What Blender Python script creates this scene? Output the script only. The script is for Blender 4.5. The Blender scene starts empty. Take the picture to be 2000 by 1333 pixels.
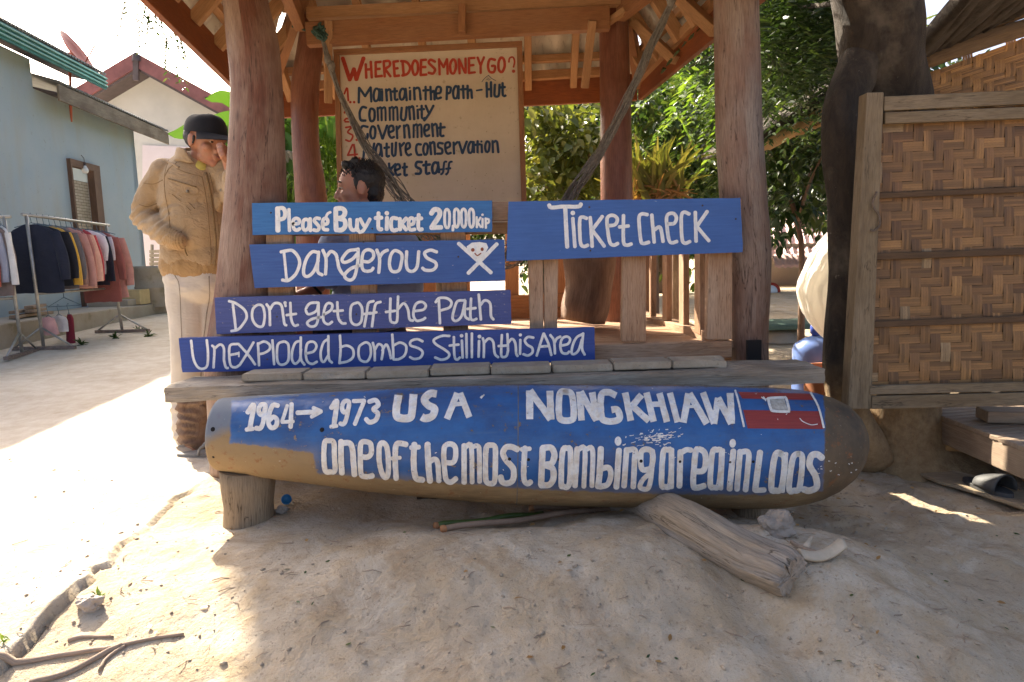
import bpy, bmesh, math, random
import numpy as np
from mathutils import Vector, Matrix, noise as mnoise
from mathutils.bvhtree import BVHTree

random.seed(7); RNG = np.random.default_rng(11)
S = bpy.context.scene
COL = S.collection
R = math.radians

# ------------------------------------------------------------------ camera
CAM = Vector((0.0, 0.0, 1.0)); FPX = 1333.0
PITCH, ROLL = R(6.85), R(1.7)
_f = Vector((0, math.cos(PITCH), -math.sin(PITCH)))
_r0 = Vector((1, 0, 0)); _u0 = Vector((0, math.sin(PITCH), math.cos(PITCH)))
_r = _r0*math.cos(ROLL) - _u0*math.sin(ROLL)
_u = _u0*math.cos(ROLL) + _r0*math.sin(ROLL)
cd = bpy.data.cameras.new('camera'); cam = bpy.data.objects.new('camera', cd); COL.objects.link(cam)
cd.sensor_width = 36.0; cd.lens = FPX/2000*36.0; cd.clip_start = 0.05; cd.clip_end = 500
cam.matrix_world = Matrix((( _r.x, _u.x, -_f.x, CAM.x), (_r.y, _u.y, -_f.y, CAM.y), (_r.z, _u.z, -_f.z, CAM.z), (0, 0, 0, 1)))
S.camera = cam

# ------------------------------------------------------------------ light
SUN_EL, SUN_AZ = R(35), R(-36)          # azimuth measured from +Y, negative to the left
w = bpy.data.worlds.new('World'); S.world = w; w.use_nodes = True
nt = w.node_tree; nt.nodes.clear()
sky = nt.nodes.new('ShaderNodeTexSky'); sky.sky_type = 'NISHITA'; sky.sun_disc = False
sky.sun_elevation = SUN_EL; sky.sun_rotation = SUN_AZ; sky.dust_density = 8.0; sky.air_density = 0.65; sky.ozone_density = 0.0; sky.altitude = 300
bg = nt.nodes.new('ShaderNodeBackground'); bg.inputs['Strength'].default_value = 0.13
wo = nt.nodes.new('ShaderNodeOutputWorld')
nt.links.new(sky.outputs[0], bg.inputs[0]); nt.links.new(bg.outputs[0], wo.inputs[0])
ld = bpy.data.lights.new('sun', 'SUN'); ld.energy = 5.0; ld.angle = R(0.45); ld.color = (1.0, 0.90, 0.74)
sun = bpy.data.objects.new('sun', ld); COL.objects.link(sun)
TOSUN = Vector((math.sin(SUN_AZ)*math.cos(SUN_EL), math.cos(SUN_AZ)*math.cos(SUN_EL), math.sin(SUN_EL)))
sun.rotation_euler = (-TOSUN).to_track_quat('-Z', 'Y').to_euler(); sun.location = TOSUN*30
S.view_settings.view_transform = 'Standard'; S.view_settings.look = 'None'
S.view_settings.exposure = 1.85; S.view_settings.gamma = 1.0
S.cycles.max_bounces = 10; S.cycles.diffuse_bounces = 5; S.cycles.transparent_max_bounces = 16
S.cycles.use_denoising = True

# ------------------------------------------------------------------ geometry helpers
def ray(px, py): return _f*FPX + _r*(px-1000.0) + _u*(666.5-py)
def P(px, py, Y):
    d = ray(px, py); return CAM + d*(Y/d.y)
def PZ(px, py, z):
    d = ray(px, py); return CAM + d*((z-CAM.z)/d.z)
def PX(px, py, X):
    d = ray(px, py); return CAM + d*(X/d.x)
def proj(p):
    v = Vector(p)-CAM; k = v.dot(_f); return (1000+FPX*v.dot(_r)/k, 666.5-FPX*v.dot(_u)/k)
def mpx(px, Y): return px*Y/FPX
def ss(a, b, x):
    t = np.clip((x-a)/(b-a), 0, 1); return t*t*(3-2*t)

def _hash(ix, iy, seed):
    h = (ix*374761393 + iy*668265263 + seed*974711) & 0x7fffffff
    h = ((h ^ (h >> 13))*1274126177) & 0x7fffffff
    return ((h ^ (h >> 16)) & 0xffff)/65535.0
def vnoise(x, y, seed=0):
    x = np.asarray(x, float); y = np.asarray(y, float)
    ix = np.floor(x).astype(np.int64); iy = np.floor(y).astype(np.int64); fx = x-ix; fy = y-iy
    fx = fx*fx*(3-2*fx); fy = fy*fy*(3-2*fy)
    a = _hash(ix, iy, seed); b = _hash(ix+1, iy, seed); c = _hash(ix, iy+1, seed); d = _hash(ix+1, iy+1, seed)
    return (a*(1-fx)+b*fx)*(1-fy)+(c*(1-fx)+d*fx)*fy - 0.5
def fbm(x, y, seed=0, o=4):
    s = 0; a = 1.0
    for k in range(o): s = s+a*vnoise(x*2**k, y*2**k, seed+k*17); a *= .5
    return s

def catmull(pts, step, closed=False):
    pts = [tuple(p) for p in pts]; n = len(pts); out = []
    if n == 2 and not closed:
        a, b = np.array(pts[0], float), np.array(pts[1], float); k = max(2, int(np.linalg.norm(b-a)/step)+1)
        return [tuple(a+(b-a)*t) for t in np.linspace(0, 1, k)]
    if closed and pts[0] == pts[-1]: pts = pts[:-1]; n -= 1
    A = [np.array(p, float) for p in pts]
    rng_ = range(n) if closed else range(n-1)
    for i in rng_:
        p1, p2 = A[i % n], A[(i+1) % n]
        p0 = A[(i-1) % n] if (closed or i > 0) else 2*p1-p2
        p3 = A[(i+2) % n] if (closed or i+2 < n) else 2*p2-p1
        k = max(2, int(np.linalg.norm(p2-p1)/step))
        for t in np.arange(k)/k:
            out.append(tuple(.5*((2*p1)+(-p0+p2)*t+(2*p0-5*p1+4*p2-p3)*t*t+(-p0+3*p1-3*p2+p3)*t**3)))
    if not closed: out.append(tuple(A[-1]))
    return out

class MB:
    """collects shapes; build() links them as one mesh object (uv in metres, u along the length)"""
    def __init__(s): s.v = []; s.f = []; s.uv = []; s.sm = []; s.col = []; s.c = (1, 1, 1, 1)
    def add(s, vs, fs, uvs=None, smooth=False):
        o = len(s.v); s.v += [tuple(v) for v in vs]
        for k, f in enumerate(fs):
            s.f.append(tuple(o+i for i in f)); s.sm.append(smooth); s.col.append(s.c)
            s.uv.append(uvs[k] if uvs else [(vs[i][0]+vs[i][1]*.37, vs[i][2]+vs[i][1]*.5) for i in f])
    def hexa(s, p, axis=None):
        """8 corners: 0-3 one end ring, 4-7 the other; u runs from ring to ring"""
        p = [Vector(q) for q in p]; L = ((p[4]+p[5]+p[6]+p[7])-(p[0]+p[1]+p[2]+p[3])).length/4
        u0 = random.uniform(0, 50); v0 = random.uniform(0, 50); fs = []; uv = []
        per = 0
        for i in range(4):
            j = (i+1) % 4; wd = (p[j]-p[i]).length
            fs.append((i, j, 4+j, 4+i)); uv.append([(u0, v0+per), (u0, v0+per+wd), (u0+L, v0+per+wd), (u0+L, v0+per)]); per += wd
        e = [(u0, v0), (u0, v0+.05), (u0+.05, v0+.05), (u0+.05, v0)]
        fs.append((3, 2, 1, 0)); uv.append(e); fs.append((4, 5, 6, 7)); uv.append(e)
        s.add(p, fs, uv)
    def bar(s, a, b, wd, h, up=(0, 0, 1), w2=None, h2=None):
        a = Vector(a); b = Vector(b); d = (b-a).normalized(); up = Vector(up)
        sx = d.cross(up)
        if sx.length < 1e-4: sx = d.cross(Vector((0, 1, 0)))
        sx.normalize(); uz = sx.cross(d)
        w2 = w2 or wd; h2 = h2 or h
        q = []
        for c, ww, hh in ((a, wd, h), (b, w2, h2)):
            q += [c-sx*ww/2-uz*hh/2, c+sx*ww/2-uz*hh/2, c+sx*ww/2+uz*hh/2, c-sx*ww/2+uz*hh/2]
        s.hexa([q[3], q[2], q[1], q[0], q[7], q[6], q[5], q[4]])
    def box(s, c, size, rz=0.0):
        c = Vector(c); m = Matrix.Rotation(rz, 3, 'Z'); x, y, z = [d/2 for d in size]
        if size[0] >= size[1]:
            a, b = m @ Vector((-x, 0, 0)), m @ Vector((x, 0, 0)); s.bar(c+a, c+b, size[1], size[2])
        else:
            a, b = m @ Vector((0, -y, 0)), m @ Vector((0, y, 0)); s.bar(c+a, c+b, size[0], size[2])
    def tube(s, path, rad, n=12, caps=True, smooth=True, jit=0.0, seed=0, jscale=6.0, flat=1.0):
        path = [Vector(p) for p in path]; m = len(path)
        if not hasattr(rad, '__len__'): rad = [rad]*m
        T = [(path[min(i+1, m-1)]-path[max(i-1, 0)]).normalized() for i in range(m)]
        ref = Vector((0, 0, 1)) if abs(T[0].z) < .9 else Vector((1, 0, 0))
        X = T[0].cross(ref).normalized(); vs = []; L = 0; u = []
        for i in range(m):
            if i: L += (path[i]-path[i-1]).length
            u.append(L); X = (X-T[i]*X.dot(T[i])).normalized(); Yv = T[i].cross(X)
            for k in range(n):
                a = 2*math.pi*k/n; rr = rad[i]
                if jit:
                    rr *= 1+jit*mnoise.noise((math.cos(a)*1.3+seed*3.1, math.sin(a)*1.3+seed, L*jscale))
                vs.append(path[i]+X*math.cos(a)*rr+Yv*math.sin(a)*rr*flat)
        fs = []; uv = []; u0 = random.uniform(0, 30); v0 = random.uniform(0, 30); rm = sum(rad)/m
        for i in range(m-1):
            for k in range(n):
                j = (k+1) % n
                fs.append((i*n+k, i*n+j, (i+1)*n+j, (i+1)*n+k))
                va, vb = v0+k*2*math.pi*rm/n, v0+(k+1)*2*math.pi*rm/n
                uv.append([(u0+u[i], va), (u0+u[i], vb), (u0+u[i+1], vb), (u0+u[i+1], va)])
        s.add(vs, fs, uv, smooth)
        if caps:
            o = len(s.v)-len(vs)
            for base, rev in ((0, True), ((m-1)*n, False)):
                ring = list(range(o+base, o+base+n))
                if rev: ring.reverse()
                c = len(s.v); s.v.append(tuple(path[0] if rev else path[-1]))
                for k in range(n):
                    s.f.append((ring[k], ring[(k+1) % n], c)); s.sm.append(False); s.col.append(s.c)
                    s.uv.append([(k*.01, 0), (k*.01+.01, 0), (k*.01, .02)])
    def lathe(s, c, prof, n=24, axis=(0, 0, 1), smooth=True):
        """prof: (radius, height) pairs along axis from c"""
        q = Vector((0, 0, 1)).rotation_difference(Vector(axis)); c = Vector(c); vs = []; fs = []; uv = []
        for (r, h) in prof:
            for k in range(n):
                a = 2*math.pi*k/n; vs.append(c+q @ Vector((r*math.cos(a), r*math.sin(a), h)))
        for i in range(len(prof)-1):
            for k in range(n):
                j = (k+1) % n; fs.append((i*n+k, i*n+j, (i+1)*n+j, (i+1)*n+k))
                uv.append([(prof[i][1], k*.03), (prof[i][1], k*.03+.03), (prof[i+1][1], k*.03+.03), (prof[i+1][1], k*.03)])
        s.add(vs, fs, uv, smooth)
    def ell(s, c, r, n=20, m=12, rot=None):
        c = Vector(c); vs = []; fs = []
        for i in range(m+1):
            t = math.pi*i/m
            for k in range(n):
                a = 2*math.pi*k/n; p = Vector((r[0]*math.sin(t)*math.cos(a), r[1]*math.sin(t)*math.sin(a), r[2]*math.cos(t)))
                if rot is not None: p = rot @ p
                vs.append(c+p)
        for i in range(m):
            for k in range(n):
                j = (k+1) % n; fs.append((i*n+k, (i+1)*n+k, (i+1)*n+j, i*n+j))
        s.add(vs, fs, None, True)
    def prism(s, pts, d):
        """polygon pts (3-D, planar) extruded by vector d"""
        n = len(pts); d = Vector(d); vs = [Vector(p) for p in pts]+[Vector(p)+d for p in pts]
        fs = [tuple(range(n)), tuple(range(2*n-1, n-1, -1))]+[(i, i+n, (i+1) % n+n, (i+1) % n) for i in range(n)]
        fs = [tuple(reversed(f)) for f in fs]
        s.add(vs, fs)
    def grid(s, fn, nu, nv, smooth=True, uvf=None):
        vs = [fn(i/(nu-1), j/(nv-1)) for i in range(nu) for j in range(nv)]; fs = []; uv = []
        for i in range(nu-1):
            for j in range(nv-1):
                q = (i*nv+j, (i+1)*nv+j, (i+1)*nv+j+1, i*nv+j+1); fs.append(q)
                if uvf: uv.append([uvf(a, b) for a, b in ((i/(nu-1), j/(nv-1)), ((i+1)/(nu-1), j/(nv-1)), ((i+1)/(nu-1), (j+1)/(nv-1)), (i/(nu-1), (j+1)/(nv-1)))])
        s.add(vs, fs, uv if uvf else None, smooth)
    def build(s, name, mat=None, parent=None, bevel=0.0, color=False):
        me = bpy.data.meshes.new(name); me.from_pydata(s.v, [], s.f)
        ul = me.uv_layers.new(name='UVMap'); flat = [c for f in s.uv for q in f for c in q]
        ul.data.foreach_set('uv', flat)
        me.polygons.foreach_set('use_smooth', s.sm)
        if color:
            ca = me.color_attributes.new('col', 'FLOAT_COLOR', 'CORNER')
            ca.data.foreach_set('color', [c for f, cc in zip(s.f, s.col) for _ in f for c in cc])
        me.update(); return mk(name, me, mat, parent, bevel)

def mk(name, me, mat=None, parent=None, bevel=0.0):
    o = bpy.data.objects.new(name, me); COL.objects.link(o)
    if mat: me.materials.append(mat)
    if parent: o.parent = parent
    if bevel:
        b = o.modifiers.new('bevel', 'BEVEL'); b.width = bevel; b.segments = 2; b.limit_method = 'ANGLE'; b.angle_limit = R(40)
    return o
def tag(o, label=None, cat=None, group=None, kind=None):
    if label: o['label'] = label
    if cat: o['category'] = cat
    if group: o['group'] = group
    if kind: o['kind'] = kind
    return o
def thing(name, loc, label, cat, group=None):
    o = bpy.data.objects.new(name, None); COL.objects.link(o); o.empty_display_size = .1
    return tag(o, label, cat, group)     # kept at the origin: its parts are modelled in world space

def blob(prims, voxel, it=3, disp=None, name='body'):
    """prims: ('c', a, ra, b, rb) tapered capsule | ('e', c, (rx,ry,rz), rot) ellipsoid -> one continuous surface"""
    b = MB()
    for q in prims:
        if q[0] == 'e': b.ell(q[1], q[2], 24, 16, q[3] if len(q) > 3 else None)
        else:
            a, ra, c, rb = Vector(q[1]), q[2], Vector(q[3]), q[4]; d = (c-a); L = d.length; d = d/L
            pts = []; rad = []
            for t in np.linspace(-88, 0, 6): pts.append(a+d*ra*math.sin(R(t))); rad.append(ra*math.cos(R(t)))
            for t in (0.25, .5, .75): pts.append(a+d*L*t); rad.append(ra+(rb-ra)*t)
            for t in np.linspace(0, 88, 6): pts.append(c+d*rb*math.sin(R(t))); rad.append(rb*math.cos(R(t)))
            b.tube(pts, rad, 18)
    me = bpy.data.meshes.new('tmp'); me.from_pydata(b.v, [], b.f); me.update()
    bm = bmesh.new(); bm.from_mesh(me); bmesh.ops.remove_doubles(bm, verts=bm.verts, dist=1e-6); bmesh.ops.recalc_face_normals(bm, faces=bm.faces); bm.to_mesh(me); bm.free()
    o = bpy.data.objects.new('tmp', me); COL.objects.link(o)
    m = o.modifiers.new('r', 'REMESH'); m.mode = 'VOXEL'; m.voxel_size = voxel
    if it: m2 = o.modifiers.new('s', 'SMOOTH'); m2.iterations = it; m2.factor = .5
    dg = bpy.context.evaluated_depsgraph_get(); out = bpy.data.meshes.new_from_object(o.evaluated_get(dg))
    bpy.data.objects.remove(o); out.name = name
    out.polygons.foreach_set('use_smooth', [True]*len(out.polygons))
    if disp:
        n = len(out.vertices); co = np.empty(n*3); out.vertices.foreach_get('co', co); no = np.empty(n*3); out.vertices.foreach_get('normal', no)
        co = co.reshape(-1, 3); no = no.reshape(-1, 3)
        co = co+no*np.array([disp(Vector(c)) for c in co])[:, None]
        out.vertices.foreach_set('co', co.ravel()); out.update()
    return out

# ------------------------------------------------------------------ materials
class NT:
    def __init__(s, name):
        s.m = bpy.data.materials.new(name); s.m.use_nodes = True; s.t = s.m.node_tree; s.t.nodes.clear()
        s.out = s.n('ShaderNodeOutputMaterial'); s.b = s.n('ShaderNodeBsdfPrincipled'); s.l(s.b.outputs[0], s.out.inputs[0])
    def n(s, t, **k):
        q = s.t.nodes.new(t)
        for a, v in k.items(): setattr(q, a, v)
        return q
    def l(s, a, b): s.t.links.new(a, b)
    def coord(s, kind='Object', scale=(1, 1, 1), rot=(0, 0, 0)):
        c = s.n('ShaderNodeTexCoord'); m = s.n('ShaderNodeMapping'); m.inputs['Scale'].default_value = scale; m.inputs['Rotation'].default_value = rot
        s.l(c.outputs[kind], m.inputs[0]); return m.outputs[0]
    def noise(s, v, sc, det=6, rough=.6, dist=0.0):
        q = s.n('ShaderNodeTexNoise'); q.inputs['Scale'].default_value = sc; q.inputs['Detail'].default_value = det
        q.inputs['Roughness'].default_value = rough; q.inputs['Distortion'].default_value = dist
        if v is not None: s.l(v, q.inputs['Vector'])
        return q.outputs[0]
    def ramp(s, f, stops, interp='LINEAR'):
        q = s.n('ShaderNodeValToRGB'); q.color_ramp.interpolation = interp
        e = q.color_ramp.elements
        while len(e) < len(stops): e.new(.5)
        for k, (p, c) in enumerate(stops):
            e[k].position = p; e[k].color = (c, c, c, 1) if not hasattr(c, '__len__') else tuple(c)+(1,) if len(c) == 3 else c
        s.l(f, q.inputs[0]); return q.outputs[0]
    def mix(s, f, a, b, mode='MIX'):
        q = s.n('ShaderNodeMix', data_type='RGBA', blend_type=mode)
        for sock, val in ((q.inputs[0], f), (q.inputs[6], a), (q.inputs[7], b)):
            if hasattr(val, 'is_linked'): s.l(val, sock)
            elif hasattr(val, '__len__'): sock.default_value = tuple(val)+(1,) if len(val) == 3 else val
            else: sock.default_value = val
        return q.outputs[2]
    def math(s, op, a, b=0.0, clamp=False):
        q = s.n('ShaderNodeMath', operation=op, use_clamp=clamp)
        for sock, val in ((q.inputs[0], a), (q.inputs[1], b)):
            if hasattr(val, 'is_linked'): s.l(val, sock)
            else: sock.default_value = val
        return q.outputs[0]
    def bump(s, h, strength=.4, dist=.01, prev=None):
        q = s.n('ShaderNodeBump'); q.inputs['Strength'].default_value = strength; q.inputs['Distance'].default_value = dist
        s.l(h, q.inputs['Height'])
        if prev is not None: s.l(prev, q.inputs['Normal'])
        s.l(q.outputs[0], s.b.inputs['Normal']); return q.outputs[0]
    def base(s, c):
        if hasattr(c, 'is_linked'): s.l(c, s.b.inputs['Base Color'])
        else: s.b.inputs['Base Color'].default_value = tuple(c)+(1,)
    def rough(s, v):
        if hasattr(v, 'is_linked'): s.l(v, s.b.inputs['Roughness'])
        else: s.b.inputs['Roughness'].default_value = v

def m_wood(name, c1, c2, c3=None, rough=.7, grain=1.0, bump=.35, spec=.3, knots=False, cracks=0.0):
    t = NT(name); v = t.coord('UV', (1.0, 9*grain, 1))
    g = t.noise(v, 6, 8, .65, .6); big = t.noise(t.coord('UV', (1.2, 2.5, 1)), 1.7, 4)
    fine = t.noise(t.coord('UV', (3, 60*grain, 1)), 5, 4, .7)
    col = t.mix(t.ramp(g, [(.32, 0), (.68, 1)]), c1, c2)
    col = t.mix(t.ramp(big, [(.38, 0), (.66, 1)]), col, c3 or tuple(x*.6 for x in c1))
    col = t.mix(t.math('MULTIPLY', t.ramp(fine, [(.45, 0), (.62, 1)]), .45), col, tuple(x*.35 for x in c1))
    if knots:
        vo = t.n('ShaderNodeTexVoronoi'); vo.inputs['Scale'].default_value = 2.2; t.l(t.coord('UV', (1, 2.0, 1)), vo.inputs['Vector'])
        col = t.mix(t.ramp(vo.outputs['Distance'], [(.0, .8), (.09, 0)]), col, tuple(x*.25 for x in c1))
    n0 = None
    if cracks:
        cn = t.noise(t.coord('UV', (.9, 11, 1)), 3.0, 5, .55, .5); gate = t.ramp(t.noise(t.coord('UV', (1.5, 3, 1)), 3.3, 3), [(.44, 0), (.56, 1)])
        cm = t.math('MULTIPLY', t.ramp(t.math('ABSOLUTE', t.math('SUBTRACT', cn, .5)), [(0.0, 1), (.016, 0)]), gate)
        col = t.mix(t.math('MULTIPLY', cm, cracks), col, tuple(x*.18 for x in c2)); n0 = t.bump(cm, -.9, .010)
    t.base(col); t.rough(rough); t.b.inputs['Specular IOR Level'].default_value = spec
    n1 = t.bump(g, bump, .006, n0); t.bump(fine, bump*.8, .003, n1)
    return t.m
def m_plain(name, c, rough=.6, var=.15, scale=8, bump=.1, metal=0.0, spec=.4, bd=.004):
    t = NT(name); f = t.noise(t.coord(), scale, 6)
    t.base(t.mix(t.ramp(f, [(.3, 0), (.7, 1)]), tuple(x*(1-var) for x in c), tuple(min(1, x*(1+var)) for x in c)))
    t.rough(rough); t.b.inputs['Metallic'].default_value = metal; t.b.inputs['Specular IOR Level'].default_value = spec
    if bump: t.bump(t.noise(t.coord(), scale*6, 5), bump, bd)
    return t.m
def m_paint(name, c, dark, wear, wearcol=(.55, .5, .42), rough=.42, scr=True):
    """hand painted timber: brush grain, chips, scratches"""
    t = NT(name); g = t.noise(t.coord('UV', (2, 30, 1)), 4, 6); big = t.noise(t.coord('UV', (2, 3, 1)), 2.3, 5)
    col = t.mix(t.ramp(g, [(.35, 0), (.65, 1)]), c, dark); col = t.mix(t.math('MULTIPLY', t.ramp(big, [(.42, 0), (.7, 1)]), .5), col, tuple(x*.72 for x in c))
    ch = t.noise(t.coord('UV', (5, 22, 1)), 5, 8, .7); chm = t.ramp(ch, [(wear, 0), (wear+.025, 1)])
    col = t.mix(chm, col, wearcol)
    dk = t.noise(t.coord('UV', (16, 20, 1)), 3.1, 5, .6); col = t.mix(t.ramp(dk, [(.70, 0), (.74, .8)]), col, (.03, .03, .04))
    t.base(col); t.rough(t.mix(g, (rough,)*3, (rough+.22,)*3)); t.b.inputs['Specular IOR Level'].default_value = .35
    n1 = t.bump(g, .25, .003); t.bump(chm, .3, -.002, n1)
    return t.m
def m_leaf(name, c1, c2, c3, trans=.45):
    t = NT(name); g = t.n('ShaderNodeNewGeometry')
    col = t.ramp(g.outputs['Random Per Island'], [(0, c1), (.55, c2), (1, c3)])
    t.base(col); t.rough(.42); t.b.inputs['Specular IOR Level'].default_value = .45
    tr = t.n('ShaderNodeBsdfTranslucent'); mx = t.n('ShaderNodeMixShader'); mx.inputs[0].default_value = trans
    c2_ = t.mix(1.0, col, (1.15, 1.12, .5), 'MULTIPLY'); t.l(c2_, tr.inputs[0])
    t.l(t.b.outputs[0], mx.inputs[1]); t.l(tr.outputs[0], mx.inputs[2]); t.l(mx.outputs[0], t.out.inputs[0])
    return t.m
def m_cloth(name, c, scale=500, wr=.35, var=.12):
    t = NT(name); f = t.noise(t.coord(), 9, 6)
    t.base(t.mix(t.ramp(f, [(.3, 0), (.7, 1)]), tuple(x*(1-var) for x in c), tuple(min(1, x*(1+var)) for x in c)))
    t.rough(.88); t.b.inputs['Specular IOR Level'].default_value = .15; t.b.inputs['Sheen Weight'].default_value = .15
    n1 = t.bump(t.noise(t.coord('Object', (1, 1, 2.2)), 16, 4, .5, 1.2), wr, .012); t.bump(t.noise(t.coord(), scale, 2), .15, .001, n1)
    return t.m
# ------------------------------------------------------------------ materials used all over
M = {}
M['beam'] = m_wood('beam_wood', (.37, .17, .066), (.25, .10, .04), (.32, .155, .07), .6)
M['rafter'] = m_wood('rafter_wood', (.52, .30, .14), (.41, .21, .09), (.38, .20, .09), .65)
M['fascia'] = m_wood('fascia_wood', (.34, .10, .03), (.25, .075, .025), (.20, .065, .03), .5)
M['post'] = m_wood('post_wood', (.215, .092, .054), (.115, .040, .024), (.34, .235, .17), .55, .8, .8, .35, True, .85)
M['postdark'] = m_wood('oiled_post_wood', (.24, .085, .045), (.14, .042, .022), (.28, .13, .08), .38, .55, .5, .45, True)
M['rail'] = m_wood('rail_wood', (.44, .26, .15), (.33, .165, .08), (.50, .34, .225), .7, .8, .5, .3, True, .6)
M['weathered'] = m_wood('weathered_wood', (.40, .33, .25), (.21, .16, .11), (.50, .44, .36), .88, 1.2, 1.0, .2, False, .9)
M['grey_log'] = m_wood('driftwood', (.42, .33, .235), (.32, .24, .16), (.33, .30, .27), .88, 1.0, .9, .2, False, .9)
M['post_old'] = m_wood('old_post', (.36, .27, .17), (.24, .17, .10), (.28, .21, .14), .85, .8, .8, .2, False, .9)
M['panelwood'] = m_wood('panel_frame_wood', (.22, .16, .09), (.14, .093, .05), (.27, .205, .13), .75, .8, .6, .3, True, .7)

# ------------------------------------------------------------------ ground
CRK_PX = [(-150, 1335), (0, 1272), (75, 1213), (150, 1163), (183, 1141), (181, 1128), (214, 1096), (230, 1064), (262, 1041), (300, 1012), (345, 975), (372, 962), (402, 941)]
def ground_base(x, y):
    x = np.asarray(x, float); y = np.asarray(y, float)
    z = .09+.028*np.clip(y-3.5, 0, 6.5)
    z = z-.16*ss(2.25, 1.25, y)-.13*ss(.75, 1.6, x)*ss(4.3, 2.4, y)
    z = z-.030*ss(.25, .75, x)*ss(1.5, 1.0, x)*ss(3.1, 2.55, y)*ss(1.9, 2.3, y)
    z = z-.055*np.exp(-((y-2.52)/.24)**2)*ss(-.80, -.45, x)*ss(1.35, 1.05, x)     # worn hollow under the bomb
    z = z+.05*np.exp(-((x-.1)/1.0)**2-((y-1.95)/.22)**2)          # mound before the bomb
    z = z-.05*np.exp(-((x-.62-.25*(2-y))/.10)**2)*ss(2.1, 1.9, y)*ss(1.1, 1.5, y)   # washed-out gully
    z = z+.035*ss(.55, .75, x-.35*(2-y))*ss(2.35, 2.0, y)*ss(1.3, .9, x-.35*(2-y))
    return z
CRK = np.array([tuple(PZ(px, py, .09 if py < 1100 else .05))[:2] for px, py in CRK_PX])
def crack_sd(x, y):
    x = np.asarray(x, float); y = np.asarray(y, float); best = np.full(x.shape, 9.0); sgn = np.ones(x.shape); tt = np.zeros(x.shape)
    for i in range(len(CRK)-1):
        a, b = CRK[i], CRK[i+1]; d = b-a; L2 = d@d
        t = np.clip(((x-a[0])*d[0]+(y-a[1])*d[1])/L2, 0, 1); ex = x-a[0]-t*d[0]; ey = y-a[1]-t*d[1]
        q = np.hypot(ex, ey); c = d[0]*(y-a[1])-d[1]*(x-a[0]); m = q < best
        best = np.where(m, q, best); sgn = np.where(m, np.sign(c), sgn); tt = np.where(m, (i+t)/(len(CRK)-1), tt)
    return best*sgn, tt
def GZ(x, y, detail=True):
    x = np.asarray(x, float); y = np.asarray(y, float); z = ground_base(x, y)
    near = ss(7, 3, y)
    z = z+near*.050*fbm(x*1.7, y*1.7, 3, 3)*ss(-2.6, -1.0, -abs(x-.2)+1)+.03*fbm(x*.8, y*.8, 5, 2)
    if detail:
        sd, t = crack_sd(x+.016*fbm(x*13, y*13, 41, 4), y+.016*fbm(x*13, y*13, 43, 4))
        amp = (.008+.020*ss(.50, .12, t))*ss(1.0, .8, t)
        z = z+amp*ss(-.004, .006, sd)*ss(1.8, .25, sd)-.012*np.exp(-((sd+.006)/.006)**2)*ss(1.0, .93, t)
        rough = .35+1.0*ss(-.9, .1, x)
        rid = .5-np.abs(fbm(x*2.3+.6*fbm(x, y, 63, 2), y*3.1, 61, 3))*2
        z = z+near*rough*(+.013*fbm(x*5.5, y*5.5, 8, 4)+.0065*fbm(x*17, y*17, 13, 3)+.0035*fbm(x*48, y*48, 15, 2)+(.006+.016*ss(.2, .8, x))*rid-.016*np.clip(.10-np.abs(fbm(x*1.6+.4*fbm(x*4, y*4, 71, 3), y*1.9, 73, 3)), 0, .10)*10*.25)
    return z
def gz(x, y): return float(GZ(np.array([x]), np.array([y]))[0])
def PG(px, py):
    z = .08
    for _ in range(12):
        p = PZ(px, py, z); z = .5*z+.5*float(ground_base(np.array([p.x]), np.array([p.y]))[0])
    p.z = gz(p.x, p.y); return p
def axis_pts(lo, hi, d0, d1, fine, grow=1.16):
    mid = list(np.arange(d0, d1, fine)); a = []; s = fine; x = d0
    while x > lo: s *= grow; x -= s; a.append(x)
    b = []; s = fine; x = mid[-1]
    while x < hi: s *= grow; x += s; b.append(x)
    return np.array(a[::-1]+mid+b)
gx = axis_pts(-60, 60, -2.4, 2.4, .0115); gy = axis_pts(-6, 90, 1.2, 3.7, .0115)
GX, GY = np.meshgrid(gx, gy, indexing='ij'); GZm = GZ(GX.ravel(), GY.ravel())
n1, n2 = GX.shape; idx = np.arange(n1*n2).reshape(n1, n2)
q = np.stack([idx[:-1, :-1], idx[1:, :-1], idx[1:, 1:], idx[:-1, 1:]], -1).reshape(-1, 4)
me = bpy.data.meshes.new('ground'); me.vertices.add(n1*n2); me.vertices.foreach_set('co', np.stack([GX.ravel(), GY.ravel(), GZm], -1).ravel())
me.loops.add(q.size); me.loops.foreach_set('vertex_index', q.ravel()); me.polygons.add(len(q)); me.polygons.foreach_set('loop_start', np.arange(0, q.size, 4))
me.polygons.foreach_set('use_smooth', [True]*len(q)); me.update()
_sd, _t = crack_sd(GX.ravel(), GY.ravel()); _pale = np.where(GY.ravel() < 3.2, ss(-.01, .02, _sd)*ss(-.6, -.75, GX.ravel()), ss(-1.2, -1.7, GX.ravel()))  # pale yard earth, made lighter still to stand in for brighter light
_ca = me.color_attributes.new('pale_yard_lift', 'FLOAT_COLOR', 'POINT'); _ca.data.foreach_set('color', np.stack([_pale]*3+[np.ones_like(_pale)], -1).ravel())
t = NT('dry_earth'); v = t.coord()
a = t.noise(v, 1.6, 8, .62, .4); b_ = t.noise(v, 9, 8, .68); c_ = t.noise(v, 70, 6, .7); d_ = t.noise(v, 3.3, 10, .75, .8)
col = t.mix(t.ramp(a, [(.38, 0), (.62, 1)]), (.455, .36, .25), (.565, .475, .36))
col = t.mix(t.ramp(b_, [(.42, 0), (.62, 1)]), col, (.48, .365, .235))
col = t.mix(t.math('MULTIPLY', t.ramp(d_, [(.53, 0), (.63, 1)]), .55), col, (.34, .235, .14))
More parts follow.
